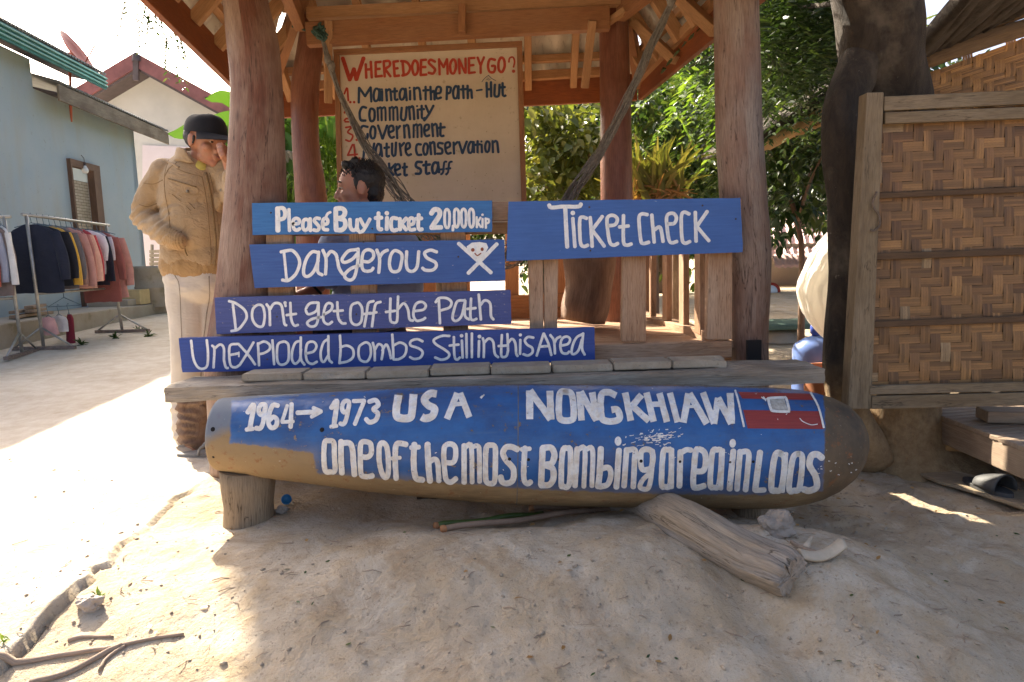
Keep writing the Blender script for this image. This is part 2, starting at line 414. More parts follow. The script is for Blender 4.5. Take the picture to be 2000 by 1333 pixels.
col = t.mix(t.math('MULTIPLY', t.ramp(t.noise(v, 2.1, 9, .7, 1.5), [(.54, 0), (.62, 1)]), .5), col, (.61, .54, .43))
col = t.mix(t.math('MULTIPLY', t.ramp(c_, [(.58, 0), (.66, 1)]), .6), col, (.22, .155, .10))
vo = t.n('ShaderNodeTexVoronoi'); vo.inputs['Scale'].default_value = 30; t.l(v, vo.inputs['Vector'])
sp = t.math('MULTIPLY', t.ramp(vo.outputs['Distance'], [(.10, 1), (.16, 0)]), t.ramp(t.noise(v, 4, 3), [(.5, 0), (.62, 1)]))
col = t.mix(t.math('MULTIPLY', sp, .4), col, (.19, .135, .09))
la = t.n('ShaderNodeAttribute', attribute_name='pale_yard_lift'); lm = t.math('MULTIPLY', la.outputs['Fac'], t.ramp(t.noise(v, 1.3, 7, .65), [(.30, .45), (.55, .95)]))
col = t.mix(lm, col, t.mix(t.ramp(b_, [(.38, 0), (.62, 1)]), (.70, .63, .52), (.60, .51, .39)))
t.base(col); t.rough(.95); t.b.inputs['Specular IOR Level'].default_value = .12
n1_ = t.bump(d_, .9, .02); n2_ = t.bump(b_, 1.0, .018, n1_); n3_ = t.bump(t.noise(v, 34, 5, .7), .8, .009, n2_); t.bump(c_, .5, .003, n3_)
M['dirt'] = t.m
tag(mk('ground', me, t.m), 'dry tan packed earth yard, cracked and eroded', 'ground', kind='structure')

# ------------------------------------------------------------------ bomb casing
BY = 2.42
BPROF = [(431, 847.5, 71), (434, 848, 72), (520, 852, 82), (620, 856, 91), (720, 859.5, 101), (820, 862, 109), (910, 864.5, 115), (1010, 866.5, 120),
         (1150, 869, 121.5), (1300, 871, 122), (1430, 873, 121.5), (1500, 874, 120.5), (1545, 873.5, 117), (1585, 872, 109), (1620, 869.5, 96), (1648, 866, 79), (1666, 864, 60), (1678, 863, 40), (1683, 862.5, 18)]
bx_ = np.array([b[0] for b in BPROF], float); bc_ = np.array([b[1] for b in BPROF], float); br_ = np.array([b[2] for b in BPROF], float)
def bomb_at(px):
    c = np.interp(px, bx_, bc_); r = np.interp(px, bx_, br_); return c, r
xs = np.concatenate([np.linspace(431, 440, 4), np.linspace(446, 1480, 190), np.linspace(1484, 1683, 70)])
# smooth the profile
sx = np.linspace(431, 1683, 1253); sc = np.interp(sx, bx_, bc_); sr = np.interp(sx, bx_, br_)
k = np.ones(31)/31
for _ in range(2):
    m = (sx > 470) & (sx < 1590); sr = np.where(m, np.convolve(np.pad(sr, 15, 'edge'), k, 'valid'), sr); sc = np.convolve(np.pad(sc, 15, 'edge'), k, 'valid')
NB = 144; bv = []; bf = []; axis_w = []
for px in xs:
    c = np.interp(px, sx, sc); r = np.interp(px, sx, sr); o = P(px, c, BY); axis_w.append((o, r*BY/FPX*.998))
# one straight axis frame
A0, A1 = P(431, np.interp(431, sx, sc), BY), P(1683, np.interp(1683, sx, sc), BY); AX = (A1-A0).normalized()
UPB = (Vector((0, 0, 1))-AX*AX.z).normalized(); FRB = UPB.cross(AX); FRB = FRB if FRB.y < 0 else -FRB     # towards the viewer
buv = []
for (o, r), px in zip(axis_w, xs):
    for k_ in range(NB):
        th = 2*math.pi*k_/NB          # 0 = front, +90 = up
        bv.append(o+FRB*r*math.cos(th)+UPB*r*math.sin(th))
for i in range(len(xs)-1):
    for k_ in range(NB):
        j = (k_+1) % NB; bf.append((i*NB+k_, i*NB+j, (i+1)*NB+j, (i+1)*NB+k_))
# concave rear end plate and the nose cap
e0 = len(bv); bv.append(A0+AX*.02); bf += [(e0, (k_+1) % NB, k_) for k_ in range(NB)]
e1 = len(bv); bv.append(A1+AX*.001); L_ = (len(xs)-1)*NB; bf += [(e1, L_+k_, L_+(k_+1) % NB) for k_ in range(NB)]
me = bpy.data.meshes.new('casing'); me.from_pydata([tuple(v) for v in bv], [], bf); me.update()
bm = bmesh.new(); bm.from_mesh(me); bmesh.ops.recalc_face_normals(bm, faces=bm.faces); bm.to_mesh(me); bm.free()
me.polygons.foreach_set('use_smooth', [True]*len(me.polygons))
def poly_sd(pts, poly):
    pts = np.asarray(pts, float); n = len(poly); best = np.full(len(pts), 1e9); ins = np.zeros(len(pts), bool)
    for i in range(n):
        a = np.array(poly[i], float); b = np.array(poly[(i+1) % n], float); d = b-a
        t_ = np.clip(((pts-a)@d)/(d@d), 0, 1); best = np.minimum(best, np.hypot(*(pts-a-t_[:, None]*d).T))
        cr = ((a[1] > pts[:, 1]) != (b[1] > pts[:, 1])) & (pts[:, 0] < (b[0]-a[0])*(pts[:, 1]-a[1])/((b[1]-a[1])+1e-12)+a[0]); ins ^= cr
    return np.where(ins, best, -best)
BLUE = [(452, 782), (640, 766), (850, 756), (1010, 752), (1300, 754), (1440, 756), (1608, 764), (1612, 830), (1608, 960), (1480, 968), (1300, 966), (1040, 957), (900, 946), (760, 936), (618, 926), (611, 886), (520, 873), (448, 866)]
ppx = np.array([proj(v) for v in bv]); front = np.array([(Vector(v)-A0-AX*((Vector(v)-A0).dot(AX))).dot(FRB) > -.02 for v in bv])
sd = poly_sd(ppx, BLUE); sd = np.where(front, sd, -60)
tint = poly_sd(ppx, [(380, 760), (640, 740), (640, 800), (440, 850), (380, 890)]); tint = np.where(front, tint, -60)
hv = np.array([((Vector(v)-A0-AX*((Vector(v)-A0).dot(AX))).dot(UPB)) for v in bv])
ca = me.color_attributes.new('mask', 'FLOAT_COLOR', 'POINT')
cc = np.stack([np.clip(sd/40*.5+.5, 0, 1), np.clip(hv/.22*.5+.5, 0, 1), np.clip((ppx[:, 0]-400)/1290, 0, 1), np.clip(tint/40*.5+.5, 0, 1)], -1)
ca.data.foreach_set('color', cc.ravel())
t = NT('painted_bomb_steel'); v = t.coord(); at = t.n('ShaderNodeAttribute', attribute_name='mask'); sep = t.n('ShaderNodeSeparateColor'); t.l(at.outputs['Color'], sep.inputs[0])
big = t.noise(v, 5, 8, .65); fin = t.noise(v, 38, 8, .7); str_ = t.noise(t.coord('Object', (2.2, 9, 9)), 3, 7, .65)
steel = t.mix(t.ramp(big, [(.36, 0), (.66, 1)]), (.10, .085, .062), (.18, .135, .085))
dust = t.mix(t.ramp(str_, [(.35, 0), (.65, 1)]), (.32, .22, .11), (.21, .14, .068))
low = t.ramp(t.math('ADD', sep.outputs[1], t.math('MULTIPLY', t.math('SUBTRACT', big, .5), .35)), [(.30, 1), (.58, 0)])
lft = t.ramp(sep.outputs[2], [(.20, 1), (.30, 0)])
col = t.mix(low, steel, dust)
col = t.mix(t.math('MULTIPLY', lft, .8), col, t.mix(str_, (.25, .165, .08), (.36, .25, .125)))
nose = t.ramp(sep.outputs[2], [(.90, 0), (.95, 1)])
col = t.mix(t.math('MULTIPLY', nose, .92), col, t.mix(t.ramp(big, [(.38, 0), (.62, 1)]), (.058, .044, .028), (.15, .098, .052)))
rust = t.ramp(t.noise(v, 24, 8, .75), [(.56, 0), (.66, 1)]); col = t.mix(t.math('MULTIPLY', rust, .8), col, (.24, .09, .03))
col = t.mix(t.ramp(t.noise(v, 60, 5, .75), [(.66, 0), (.70, .7)]), col, (.62, .55, .42))
tn = t.math('GREATER_THAN', t.math('ADD', at.outputs['Alpha'], t.math('MULTIPLY', t.math('SUBTRACT', big, .5), .9)), .56)
tn2 = t.ramp(t.math('ADD', at.outputs['Alpha'], t.math('MULTIPLY', t.math('SUBTRACT', big, .5), .7)), [(.5, 0), (.75, .6)])
col = t.mix(tn2, col, (.10, .19, .30))
blue = t.mix(t.ramp(str_, [(.3, 0), (.7, 1)]), (.024, .098, .285), (.032, .13, .35))
blue = t.mix(t.ramp(big, [(.44, 0), (.66, .85)]), blue, (.028, .06, .165)); blue = t.mix(t.ramp(t.noise(t.coord('Object', (1.5, 14, 14)), 4, 6, .7), [(.52, 0), (.70, .55)]), blue, (.07, .13, .26))
msk = t.math('ADD', sep.outputs[0], t.math('MULTIPLY', t.math('SUBTRACT', fin, .5), .16)); mk_ = t.ramp(msk, [(.485, 0), (.53, 1)])
chips = t.ramp(t.math('ADD', t.noise(v, 40, 8, .74), t.math('MULTIPLY', t.math('SUBTRACT', big, .5), .35)), [(.635, 1), (.665, 0)]); mk_ = t.math('MULTIPLY', mk_, chips)
mud = t.ramp(t.math('ADD', sep.outputs[0], t.math('MULTIPLY', t.math('SUBTRACT', big, .5), .5)), [(.5, .55), (.72, 0)])
col = t.mix(mk_, col, t.mix(t.math('MULTIPLY', mud, t.ramp(sep.outputs[1], [(.35, 1), (.6, 0)])), blue, (.25, .2, .14)))
t.base(col); t.rough(t.mix(mk_, t.mix(big, (.7,)*3, (.9,)*3), t.mix(str_, (.26,)*3, (.46,)*3))); t.b.inputs['Specular IOR Level'].default_value = .45
n1_ = t.bump(t.math('MULTIPLY', mk_, .6), .25, .002); n2_ = t.bump(fin, .25, .002, n1_); n3_ = t.bump(t.noise(v, 3.2, 4, .55), .5, .035, n2_); t.bump(t.noise(v, 11, 4), .25, .008, n3_)
bomb = thing('bomb_casing', A0, 'blue painted old bomb casing lying on log stumps, lettered NONGKHIAW', 'bomb')
mk('casing', me, t.m, bomb)
class _BT:
    def __init__(s): s.t = BVHTree.FromPolygons([tuple(v) for v in bv], bf)
    def ray_cast(s, o, d):
        h = s.t.ray_cast(o, d)
        if h[0] is None: return h
        return (h[0], h[1] if h[1].dot(d) < 0 else -h[1])
BOMB_TREE = _BT()
M['rust'] = m_plain('rusty_steel', (.14, .10, .07), .8, .35, 30, .4)
b = MB(); tip = P(1680, 880, BY); b.lathe(tip-AX*.01, [(.0, .022), (.022, .020), (.030, .010), (.032, -.01)], 18, AX); b.build('nose_plug', M['rust'], bomb)
M['seam'] = m_plain('weld_seam', (.16, .15, .13), .8, .3, 40, .5)
b = MB(); ring = []; px = 1010; c = np.interp(px, sx, sc); r = np.interp(px, sx, sr)*BY/FPX*.998; o = P(px, c, BY)
for k_ in range(72):
    th = math.pi*2*k_/71; ring.append(o+FRB*(r-.0006)*math.cos(th)+UPB*(r-.0006)*math.sin(th))
b.tube(ring, .0017, 6, False); b.build('weld_seam', M['seam'], bomb)
M['hole'] = m_plain('dark_hole', (.012, .01, .01), .9, .2, 20, 0)
for (px, py, rr) in [(416, 839, 3), (417, 893, 1.6), (629, 840, 3), (631, 911, 1.5), (742, 884, 2.2), (995, 897, 2.2), (1032, 898, 2), (1092, 898, 2), (1177, 900, 2.2), (1252, 901, 2.2), (1328, 902, 2), (1426, 903, 2), (1471, 902, 1.8)]:
    b = MB(); d = ray(px, py).normalized(); h = BOMB_TREE.ray_cast(CAM, d)
    n = h[1]; b.lathe(h[0]+n*.0012, [(rr*1.5*BY/FPX, 0), (rr*BY/FPX*.8, .0012), (0, .0006)], 10, n); b.build('bolt_hole', M['hole'], bomb)

# ------------------------------------------------------------------ supports, plank, pavers
t_ = tag((lambda b: b.build('support_log', M['post_old']))((lambda b: (b.tube([P(487, 1032, BY), P(487, 1018, BY), P(486, 985, BY), P(485, 950, BY), P(484, 915, BY)], [.092, .090, .087, .091, .094], 26, True, True, .09, 3, 8), b)[1])(MB())),
    'short upright log under the rear end of the bomb', 'log')
b = MB(); b.tube([P(1458, 1060, 2.46), P(1458, 1025, 2.46), P(1457, 985, 2.46)], [.056, .053, .052], 20, True, True, .14, 8, 9)
tag(b.build('support_log', M['post_old']), 'split old post under the nose end of the bomb, half hidden by driftwood', 'log')

def rough_plank(path, wid, thk, name, mat, label, cat, amp=.006, sc=4.0, n=90):
    """sawn plank with waney, weathered faces; path = two end points of the centre line"""
    a, c = Vector(path[0]), Vector(path[1]); d = (c-a); L = d.length; d.normalize(); sx_ = d.cross(Vector((0, 0, 1))).normalized(); uz = sx_.cross(d); b = MB()
    prof = []
    m = 7
    for i in range(m): prof.append((-1+2*i/(m-1), -1))
    for i in range(1, 4): prof.append((1, -1+2*i/4))
    for i in range(m): prof.append((1-2*i/(m-1), 1))
    for i in range(1, 4): prof.append((-1, 1-2*i/4))
    N = len(prof); vs = []
    for i in range(n):
        u = i/(n-1)*L
        for (x, z) in prof:
            xx = x*wid/2; zz = z*thk/2
            if abs(x) == 1 and abs(z) == 1: xx *= .985; zz *= .9
            p = a+d*u+sx_*xx+uz*zz; nn = mnoise.fractal(Vector((u*sc, xx*sc*4, zz*sc*4)), 1.0, 2.0, 4)
            p += (sx_*x*.6+uz*z*.5)*amp*nn*2
            if i in (0, n-1): p += d*(amp*1.2*mnoise.noise(Vector((xx*30, zz*40, i))))
            vs.append(p)
    fs = []; uv = []
    for i in range(n-1):
        for k_ in range(N):
            j = (k_+1) % N; fs.append((i*N+k_, i*N+j, (i+1)*N+j, (i+1)*N+k_)); uu = L/(n-1)
            uv.append([(i*uu, k_*.03), (i*uu, k_*.03+.03), ((i+1)*uu, k_*.03+.03), ((i+1)*uu, k_*.03)])
    b.add(vs, fs, uv, False); o = len(b.v)-len(vs)
    b.add([vs[k_] for k_ in range(N)], [tuple(range(N))]); b.add([vs[(n-1)*N+k_] for k_ in range(N)], [tuple(reversed(range(N)))])
    return tag(b.build(name, mat), label, cat)
pl = P(321, 772, 2.56); pr = P(1611, 736, 2.56)
rough_plank([pl+Vector((0, .13, 0)), pr+Vector((0, .13, 0))], .26, .062, 'bench_plank', M['weathered'], 'long weathered grey plank lying above the bomb', 'plank', .006)
t = NT('paver_stone'); v = t.coord(); f = t.noise(v, 14, 8, .7); g2 = t.noise(v, 90, 4, .7)
col = t.mix(t.ramp(f, [(.35, 0), (.65, 1)]), (.31, .25, .175), (.40, .345, .265)); col = t.mix(t.ramp(g2, [(.58, 0), (.66, .6)]), col, (.2, .17, .13))
t.base(col); t.rough(.92); n1_ = t.bump(f, .5, .006); t.bump(g2, .6, .003, n1_); M['paver'] = t.m
BR_X = [470, 591, 715, 838.5, 958, 1078, 1198.5, 1313, 1427]
ordn = ['first paving brick from the left end of the row on the plank', 'second paving brick from the left, its top edge broken away', 'third paving brick from the left in the row on the plank', 'fourth paving brick from the left, above the painted USA',
        'fifth paving brick from the left, above the N of NONGKHIAW', 'third paving brick from the right end, under the word Area', 'second paving brick from the right end of the row', 'last paving brick at the right end, its corner worn round']
for i in range(8):
    x0, x1 = BR_X[i]+1.2, BR_X[i+1]-1.2; yb0 = 747.5-.0293*(x0-470); yb1 = 747.5-.0293*(x1-470); yo = random.uniform(-.012, .012); rz_ = random.uniform(-.012, .012)
    a = P(x0, yb0, 2.615+yo); c = P(x1, yb1, 2.615+yo); ctr = (a+c)/2; wdt = (c-a).length; bm = bmesh.new()
    bmesh.ops.create_cube(bm, size=1); bmesh.ops.scale(bm, vec=(wdt, .130, .029), verts=bm.verts)
    bmesh.ops.bevel(bm, geom=[e for e in bm.edges], offset=.004, segments=2, affect='EDGES')
    bmesh.ops.subdivide_edges(bm, edges=[e for e in bm.edges if e.calc_length() > .03], cuts=7, use_grid_fill=True)
    rm = Matrix.Rotation(rz_, 3, 'Z')
    for vv in bm.verts:
        p = vv.co.copy(); nn = mnoise.fractal(p*22+Vector((i*7, 0, 0)), 1, 2, 4); p += p.normalized()*nn*.0025
        if i == 1 and abs(p.x-.01) < .05 and p.y < -.05 and p.z > 0: p.z -= .013*(1-abs(p.x-.01)/.05); p.y += .012
        if i == 7 and p.x > wdt*.3 and p.y < 0: p.z -= .006; p.x -= .02*max(0, (p.x/wdt-.3))*3
        vv.co = rm @ p+Vector((ctr.x, ctr.y+.065, pl.z+.031+.0145+.003-.002*(i % 3)))
    me = bpy.data.meshes.new('paving_brick'); bm.to_mesh(me); bm.free()
    tag(mk('paving_brick', me, M['paver']), ordn[i], 'brick', 'paving bricks in a row on the plank')

# driftwood log in front of the nose
b = MB(); path = []
for px, py, lift in [(1200, 965, .0), (1270, 1000, .020), (1340, 1034, .034), (1405, 1074, .036), (1470, 1110, .042), (1522, 1137, .042), (1548, 1152, .04)]:
    g = PG(px, py+20); path.append(g+Vector((0, 0, lift)))
path = [Vector(p) for p in catmull([tuple(p) for p in path], .03)]; rr = np.interp(np.linspace(0, 1, len(path)), [0, .1, .5, .8, .95, 1], [.072, .076, .078, .074, .070, .060])
nv0 = len(b.v); b.tube(path, list(rr), 72, True, True, .14, 5, 4, .86)
for q in range(nv0, len(b.v)):                                   # long drying cracks, flattened and gnawed end
    p = Vector(b.v[q]); u_ = (p-path[0]).dot((path[-1]-path[0]).normalized()); w_ = q % 72
    cz = mnoise.noise(Vector((math.cos(w_/72*6.283)*5+.3*math.sin(u_*9), math.sin(w_/72*6.283)*5, u_*1.1))); k_ = min(len(path)-1, (q-nv0)//72); c_ = path[k_] if q-nv0 < 72*len(path) else p
    p += (p-c_)*(-.07*max(0, 1-abs(cz)*9)+.06*mnoise.noise(p*14)+.03*mnoise.noise(p*40)); 
    if u_ > .60: p += Vector((0, 0, 1))*  .018*mnoise.noise(Vector((w_*.4, 3, 7)))*(u_-.60)*4+(path[-1]-path[-3]).normalized()*  .012*mnoise.noise(Vector((w_*.35, 9, 1)))*(u_ > .66)
    b.v[q] = tuple(p)
tag(b.build('driftwood_log', M['grey_log']), 'smooth grey driftwood log slanting out from under the bomb nose', 'log')
# ------------------------------------------------------------------ the hut
hut = thing('ticket_hut', (0, 0, 0), 'open timber ticket hut with corrugated hipped roof on four tree trunk posts', 'hut')
def edge_col(L, Rr, Y, name, mat, rows, tail=None, jit=.05, seed=0, n=36, lean=0.0):
    """trunk post traced from its two outlines at distance Y"""
    pth = []; rad = []
    for y in rows:
        l = np.interp(y, [a[1] for a in L], [a[0] for a in L]); r_ = np.interp(y, [a[1] for a in Rr], [a[0] for a in Rr])
        pth.append(P((l+r_)/2, y, Y)); rad.append((r_-l)/2*Y/FPX)
    if tail: pth.append(pth[-1]+Vector((0, 0, -tail))); rad.append(rad[-1]*1.08)
    pp = catmull([tuple(p)+(q,) for p, q in zip(pth, rad)], .035); b = MB()
    b.tube([p[:3] for p in pp], [p[3] for p in pp], n, True, True, jit, seed, 2.2); return b.build(name, mat, hut)
FY = 3.02
M['postgrey'] = m_wood('greyed_post_wood', (.30, .185, .135), (.19, .10, .068), (.36, .29, .235), .65, .8, 1.0, .3, True, .9)
edge_col([(434, -150), (440, 0), (455, 160), (453, 250), (443, 394), (426, 577), (412, 660), (404, 720)], [(510, -150), (520, 0), (545, 100), (553, 250), (556, 390), (560, 577), (566, 720)], FY, 'trunk_post', M['post'], [-190, -100, 0, 80, 160, 250, 394, 480, 577, 660, 720], .45, .06, 1)
edge_col([(1396, -150), (1397, 0), (1400, 250), (1408, 390), (1424, 500), (1430, 705)], [(1474, -150), (1478, 0), (1485, 250), (1496, 400), (1504, 480), (1503, 560), (1499, 640), (1500, 705)], FY, 'trunk_post', M['postgrey'], [-190, -90, 0, 130, 250, 340, 400, 480, 560, 640, 705], .45, .035, 4)
BYc = 4.16
edge_col([(590, 30), (587, 64), (570, 169), (570, 230), (574, 337), (579, 393), (580, 640)], [(633, 30), (631, 78), (619, 202), (624, 304), (640, 393), (645, 640)], BYc, 'trunk_post', M['postdark'], [30, 70, 120, 170, 230, 300, 360, 430, 560, 640], .5, .04, 7)
edge_col([(1172, -5), (1172, 54), (1173, 200), (1174, 388), (1172, 640)], [(1224, -5), (1226, 60), (1231, 200), (1235, 388), (1238, 640)], BYc, 'trunk_post', M['postdark'], [-5, 60, 130, 200, 300, 388, 500, 640], .5, .035, 9)
b = MB(); nx = P(1472, 684, FY-.128); b.box(nx, (.060, .02, .085)); b.build('mortise_notch', M['hole'], hut)

EBL, EBR = P(518, 233, 4.56), P(1250, 197, 4.56)
zF = 2.10; EFL = Vector((-1.36, 2.15, zF)); EFR = Vector((1.29, 2.15, zF+.03))
RL, RR = Vector((-.72, 3.55, 3.02)), Vector((.48, 3.55, 3.05))
up = Vector((0, 0, .165))
def slope_pts(a, c, ra, rc): return a+up, c+up, ra, rc
slopes = {'back': slope_pts(EBL, EBR, RL, RR), 'front': slope_pts(EFL, EFR, RL, RR), 'west': slope_pts(EBL, EFL, RL, RL), 'east': slope_pts(EBR, EFR, RR, RR)}
t = NT('fibre_cement_sheet'); v = t.coord(); f = t.noise(v, 3, 8, .7); g2 = t.noise(t.coord('Object', (3, 1, 1)), 14, 7, .7)
col = t.mix(t.ramp(f, [(.35, 0), (.66, 1)]), (.64, .60, .50), (.52, .47, .38)); col = t.mix(t.ramp(g2, [(.55, 0), (.7, .7)]), col, (.22, .18, .13))
t.base(col); t.rough(.9); t.bump(g2, .3, .004); M['sheet'] = t.m
b = MB()
for nm, (a, c, ra, rc) in slopes.items():
    Lw = (c-a).length; nrm = (c-a).cross(ra-a).normalized(); nrm = nrm if nrm.z > 0 else -nrm
    ov = .06
    def fn(u, v_, a=a, c=c, ra=ra, rc=rc, Lw=Lw, nrm=nrm):
        p0 = a.lerp(c, u); q0 = ra.lerp(rc, u)
        # corrugations run straight up the slope: use the along-eave coordinate of the point itself
        p = p0+(q0-p0)*(-.05+1.05*v_); s_ = (p-a).dot((c-a).normalized())
        return p+nrm*(.05+.022*math.cos(s_*2*math.pi/.18))
    b.grid(fn, int(Lw/.18*10)+1, 14)
b.build('corrugated_roof', M['sheet'], hut)
# fascias
b = MB(); hf = .165
def fas(a, c, sx=.03):
    b = MB(); b.bar(Vector(a)+up*.5, Vector(c)+up*.5, sx, hf); b.build('fascia_board', M['fascia'], hut, .003)
fas(EBL+Vector((.02, 0, 0)), EBR-Vector((.02, 0, 0))); fas(EBL, EFL); fas(EBR, EFR); fas(EFL+Vector((.02, 0, 0)), EFR-Vector((.02, 0, 0)))
def bars(name, segs, mat, wd, h, bev=.003):
    for a, c in segs:
        b = MB(); b.bar(a, c, wd*random.uniform(.92, 1.08), h*random.uniform(.92, 1.08)); b.build(name, mat, hut, bev)
# rafters and battens under the four slopes
raf = []; bat = []
for nm, (a, c, ra, rc) in slopes.items():
    d = (c-a).normalized(); Lw = (c-a).length; nrm = (c-a).cross(ra-a).normalized(); nrm = nrm if nrm.z > 0 else -nrm
    rl = (ra-a).dot(d); rr_ = (rc-a).dot(d); n = {'back': 8, 'front': 8, 'west': 9, 'east': 9}[nm]
    H_ = (ra-a)-d*rl
    for i in range(n):
        s_ = Lw*(i+.5)/n+random.uniform(-.05, .05)
        k = s_/rl if s_ < rl else ((Lw-s_)/(Lw-rr_) if s_ > rr_ else 1.0); k = min(1, max(.05, k))
        st = a+d*s_+H_*-.02-nrm*.045; raf.append((st, a+d*s_+H_*k*.98-nrm*.045))
    for k in (.10, .38, .66, .9):
        p0 = a.lerp(ra, k); p1 = c.lerp(rc, k)
        if (p1-p0).length > .3: bat.append((p0+d*.04+nrm*.008, p1-d*.04+nrm*.008))
bars('rafter', raf, M['rafter'], .045, .065); bars('batten', bat, M['rafter'], .05, .04)
bars('hip_rafter', [(e+up-Vector((0, 0, .06)), r_-Vector((0, 0, .09))) for e, r_ in ((EBL, RL), (EFL, RL), (EBR, RR), (EFR, RR))]+[(RL-Vector((0, 0, .09)), RR-Vector((0, 0, .09)))], M['beam'], .055, .11)
# tie beams
bars('tie_beam', [(P(600, 69, 3.98), P(1190, 37, 3.98))], M['beam'], .06, .115)
bars('tie_beam', [(P(600, 28, 4.02), P(1215, 1, 4.02))], M['rafter'], .06, .06)
bars('tie_beam', [(P(585, 42, BYc-.1), P(515, -130, FY)), (P(1212, 22, BYc-.1), P(1436, -160, FY)), (P(440, -170, FY), P(1480, -190, FY))], M['beam'], .06, .11)
bars('strut', [(P(903, 12, 3.94), P(903, 66, 3.94))], M['beam'], .09, .04)
bars('hanging_lath', [(P(641, 40, 3.93), P(641, 202, 4.05)), (P(1157, 40, 3.93), P(1142, 172, 4.1)), (P(1222, 20, 3.95), P(1165, 60, 4.05))], M['rafter'], .045, .03)
bars('roof_lath', [(P(1238, 42, 4.15), P(1318, 118, 3.9)), (P(1318, -12, 3.7), P(1398, 62, 3.35)), (P(1395, 5, 3.5), P(1250, 152, 4.48))], M['rafter'], .05, .05)
bars('wall_plate', [(P(1020, 150, 4.50), P(1172, 141, 4.50)), (P(560, 172, 4.50), P(650, 166, 4.50))], M['rafter'], .05, .05)
# floor, rails, balusters
zfl = .61
fl = MB()
for i in range(13):
    y = 3.0+i*.145; xl = -1.22-.14*(y-3); xr = 1.06-.06*(y-3); fl.box(((xl+xr)/2, y+.07, zfl-.015-.0015*(i % 2)), (xr-xl, .138, .03))
fl.build('floor_boards', M['rail'], hut, .002)
bars('floor_beam', [(P(430, 712, 2.93), P(1426, 681, 2.93))], M['rail'], .05, .075)
bars('floor_beam', [((-1.42, 4.75, .55), (.95, 4.85, .55)), ((-1.2, 3.0, .53), (-1.45, 4.8, .53)), ((1.03, 3.05, .53), (.92, 4.8, .53))], M['rail'], .06, .1)
bars('top_rail', [(P(470, 420, 2.95), P(1445, 408, 2.95))], M['rail'], .05, .075)
bars('top_rail', [(P(470, 452, 2.965), P(1445, 441, 2.965))], M['rafter'], .03, .045)
M['rail2'] = M['rail']
for (x0, x1, yt, ybm) in [(522, 572, 445, 705), (683, 732, 440, 700), (860, 908, 435, 695)]:
    a = P((x0+x1)/2, yt, 2.91); c = P((x0+x1)/2+8, ybm, 2.91); b = MB(); b.bar(c, a, mpx(x1-x0, 2.91), .035, up=(0, 1, 0)); b.build('baluster', M['rail'], hut, .003)
def bal(q, Y, tk=.035):
    tl, tr, br_q, bl = [P(*p, Y) for p in q]; d = Vector((0, tk, 0)); b = MB()
    b.hexa([bl, br_q, br_q+d, bl+d, tl, tr, tr+d, tl+d]); b.build('baluster', M['rail'], hut, .004)
bal([(1030, 470), (1060, 470), (1062, 672), (1036, 672)], 2.905); bal([(1062, 470), (1091, 470), (1088, 672), (1063.5, 672)], 2.905)
bal([(1217, 470), (1262, 470), (1262, 668), (1214, 668)], 2.90, .05); bal([(1383, 470), (1431, 468), (1430, 664), (1381, 664)], 2.905, .045)
# right side railing running back
def rb(px0, px1, yt, yb0, Y):
    a = P((px0+px1)/2, yb0, Y); c = P((px0+px1)/2, yt, Y); b = MB(); b.bar(a, c, .03, mpx(px1-px0, Y)*1.3, up=(0, 1, 0)); b.build('baluster', M['rail'], hut, .003)
for (p0, p1, yb0, Y) in [(1352, 1384, 652, 3.12), (1322, 1350, 640, 3.45), (1288, 1318, 628, 3.8), (1266, 1284, 618, 4.15)]: rb(p0, p1, 478, yb0, Y)
bars('side_rail', [(P(1384, 668, 3.02), P(1262, 634, 4.25)), (P(1400, 470, 3.02), P(1262, 480, 4.25)), (P(1400, 430, 3.02), P(1250, 452, 4.3))], M['rail'], .035, .10)
bars('back_rail', [(P(640, 600, 4.5), P(1180, 585, 4.5)), (P(655, 440, 4.5), P(1180, 425, 4.5)), (P(640, 625, 4.5), P(1180, 612, 4.5))], M['beam'], .035, .09)
for px in (665, 712, 775, 838, 905, 1000, 1095, 1150, 1210): bars('baluster', [(P(px, 615, 4.52), P(px, 430, 4.52))], M['beam'], .03, .085)
# ------------------------------------------------------------------ signs
M['blue1'] = m_paint('blue_board_paint', (.045, .175, .43), (.035, .135, .355), .66, (.30, .42, .55))
M['blue2'] = m_paint('royal_board_paint', (.048, .12, .355), (.038, .092, .29), .67, (.45, .42, .38))
M['blue3'] = m_paint('violet_board_paint', (.075, .10, .285), (.06, .08, .23), .625, (.42, .36, .30), .5)
M['blue4'] = m_paint('deep_board_paint', (.030, .072, .30), (.024, .055, .245), .68, (.40, .40, .45), .36)
M['blue5'] = m_paint('ticket_board_paint', (.058, .145, .41), (.047, .12, .35), .68, (.35, .42, .55))
def m_white(name, c, dirt, amt):
    t = NT(name); v = t.coord(); f = t.noise(v, 26, 7, .7); g = t.noise(t.coord('Object', (1, 1, .35)), 60, 5, .7); h = t.noise(v, 90, 4, .7)
    col = t.mix(t.math('MULTIPLY', t.ramp(f, [(.42, 0), (.70, 1)]), amt), c, dirt); col = t.mix(t.math('MULTIPLY', t.ramp(g, [(.48, 0), (.70, 1)]), .45), col, (.38, .47, .66))
    col = t.mix(t.math('MULTIPLY', t.ramp(h, [(.64, 0), (.69, 1)]), amt), col, (.16, .11, .08))
    t.base(col); t.rough(.6); t.bump(g, .3, .002); return t.m
M['white'] = m_white('white_brush_paint', (.84, .84, .82), (.66, .62, .54), .5)
M['bombwhite'] = m_white('bomb_white_paint', (.80, .78, .72), (.55, .44, .30), .75)
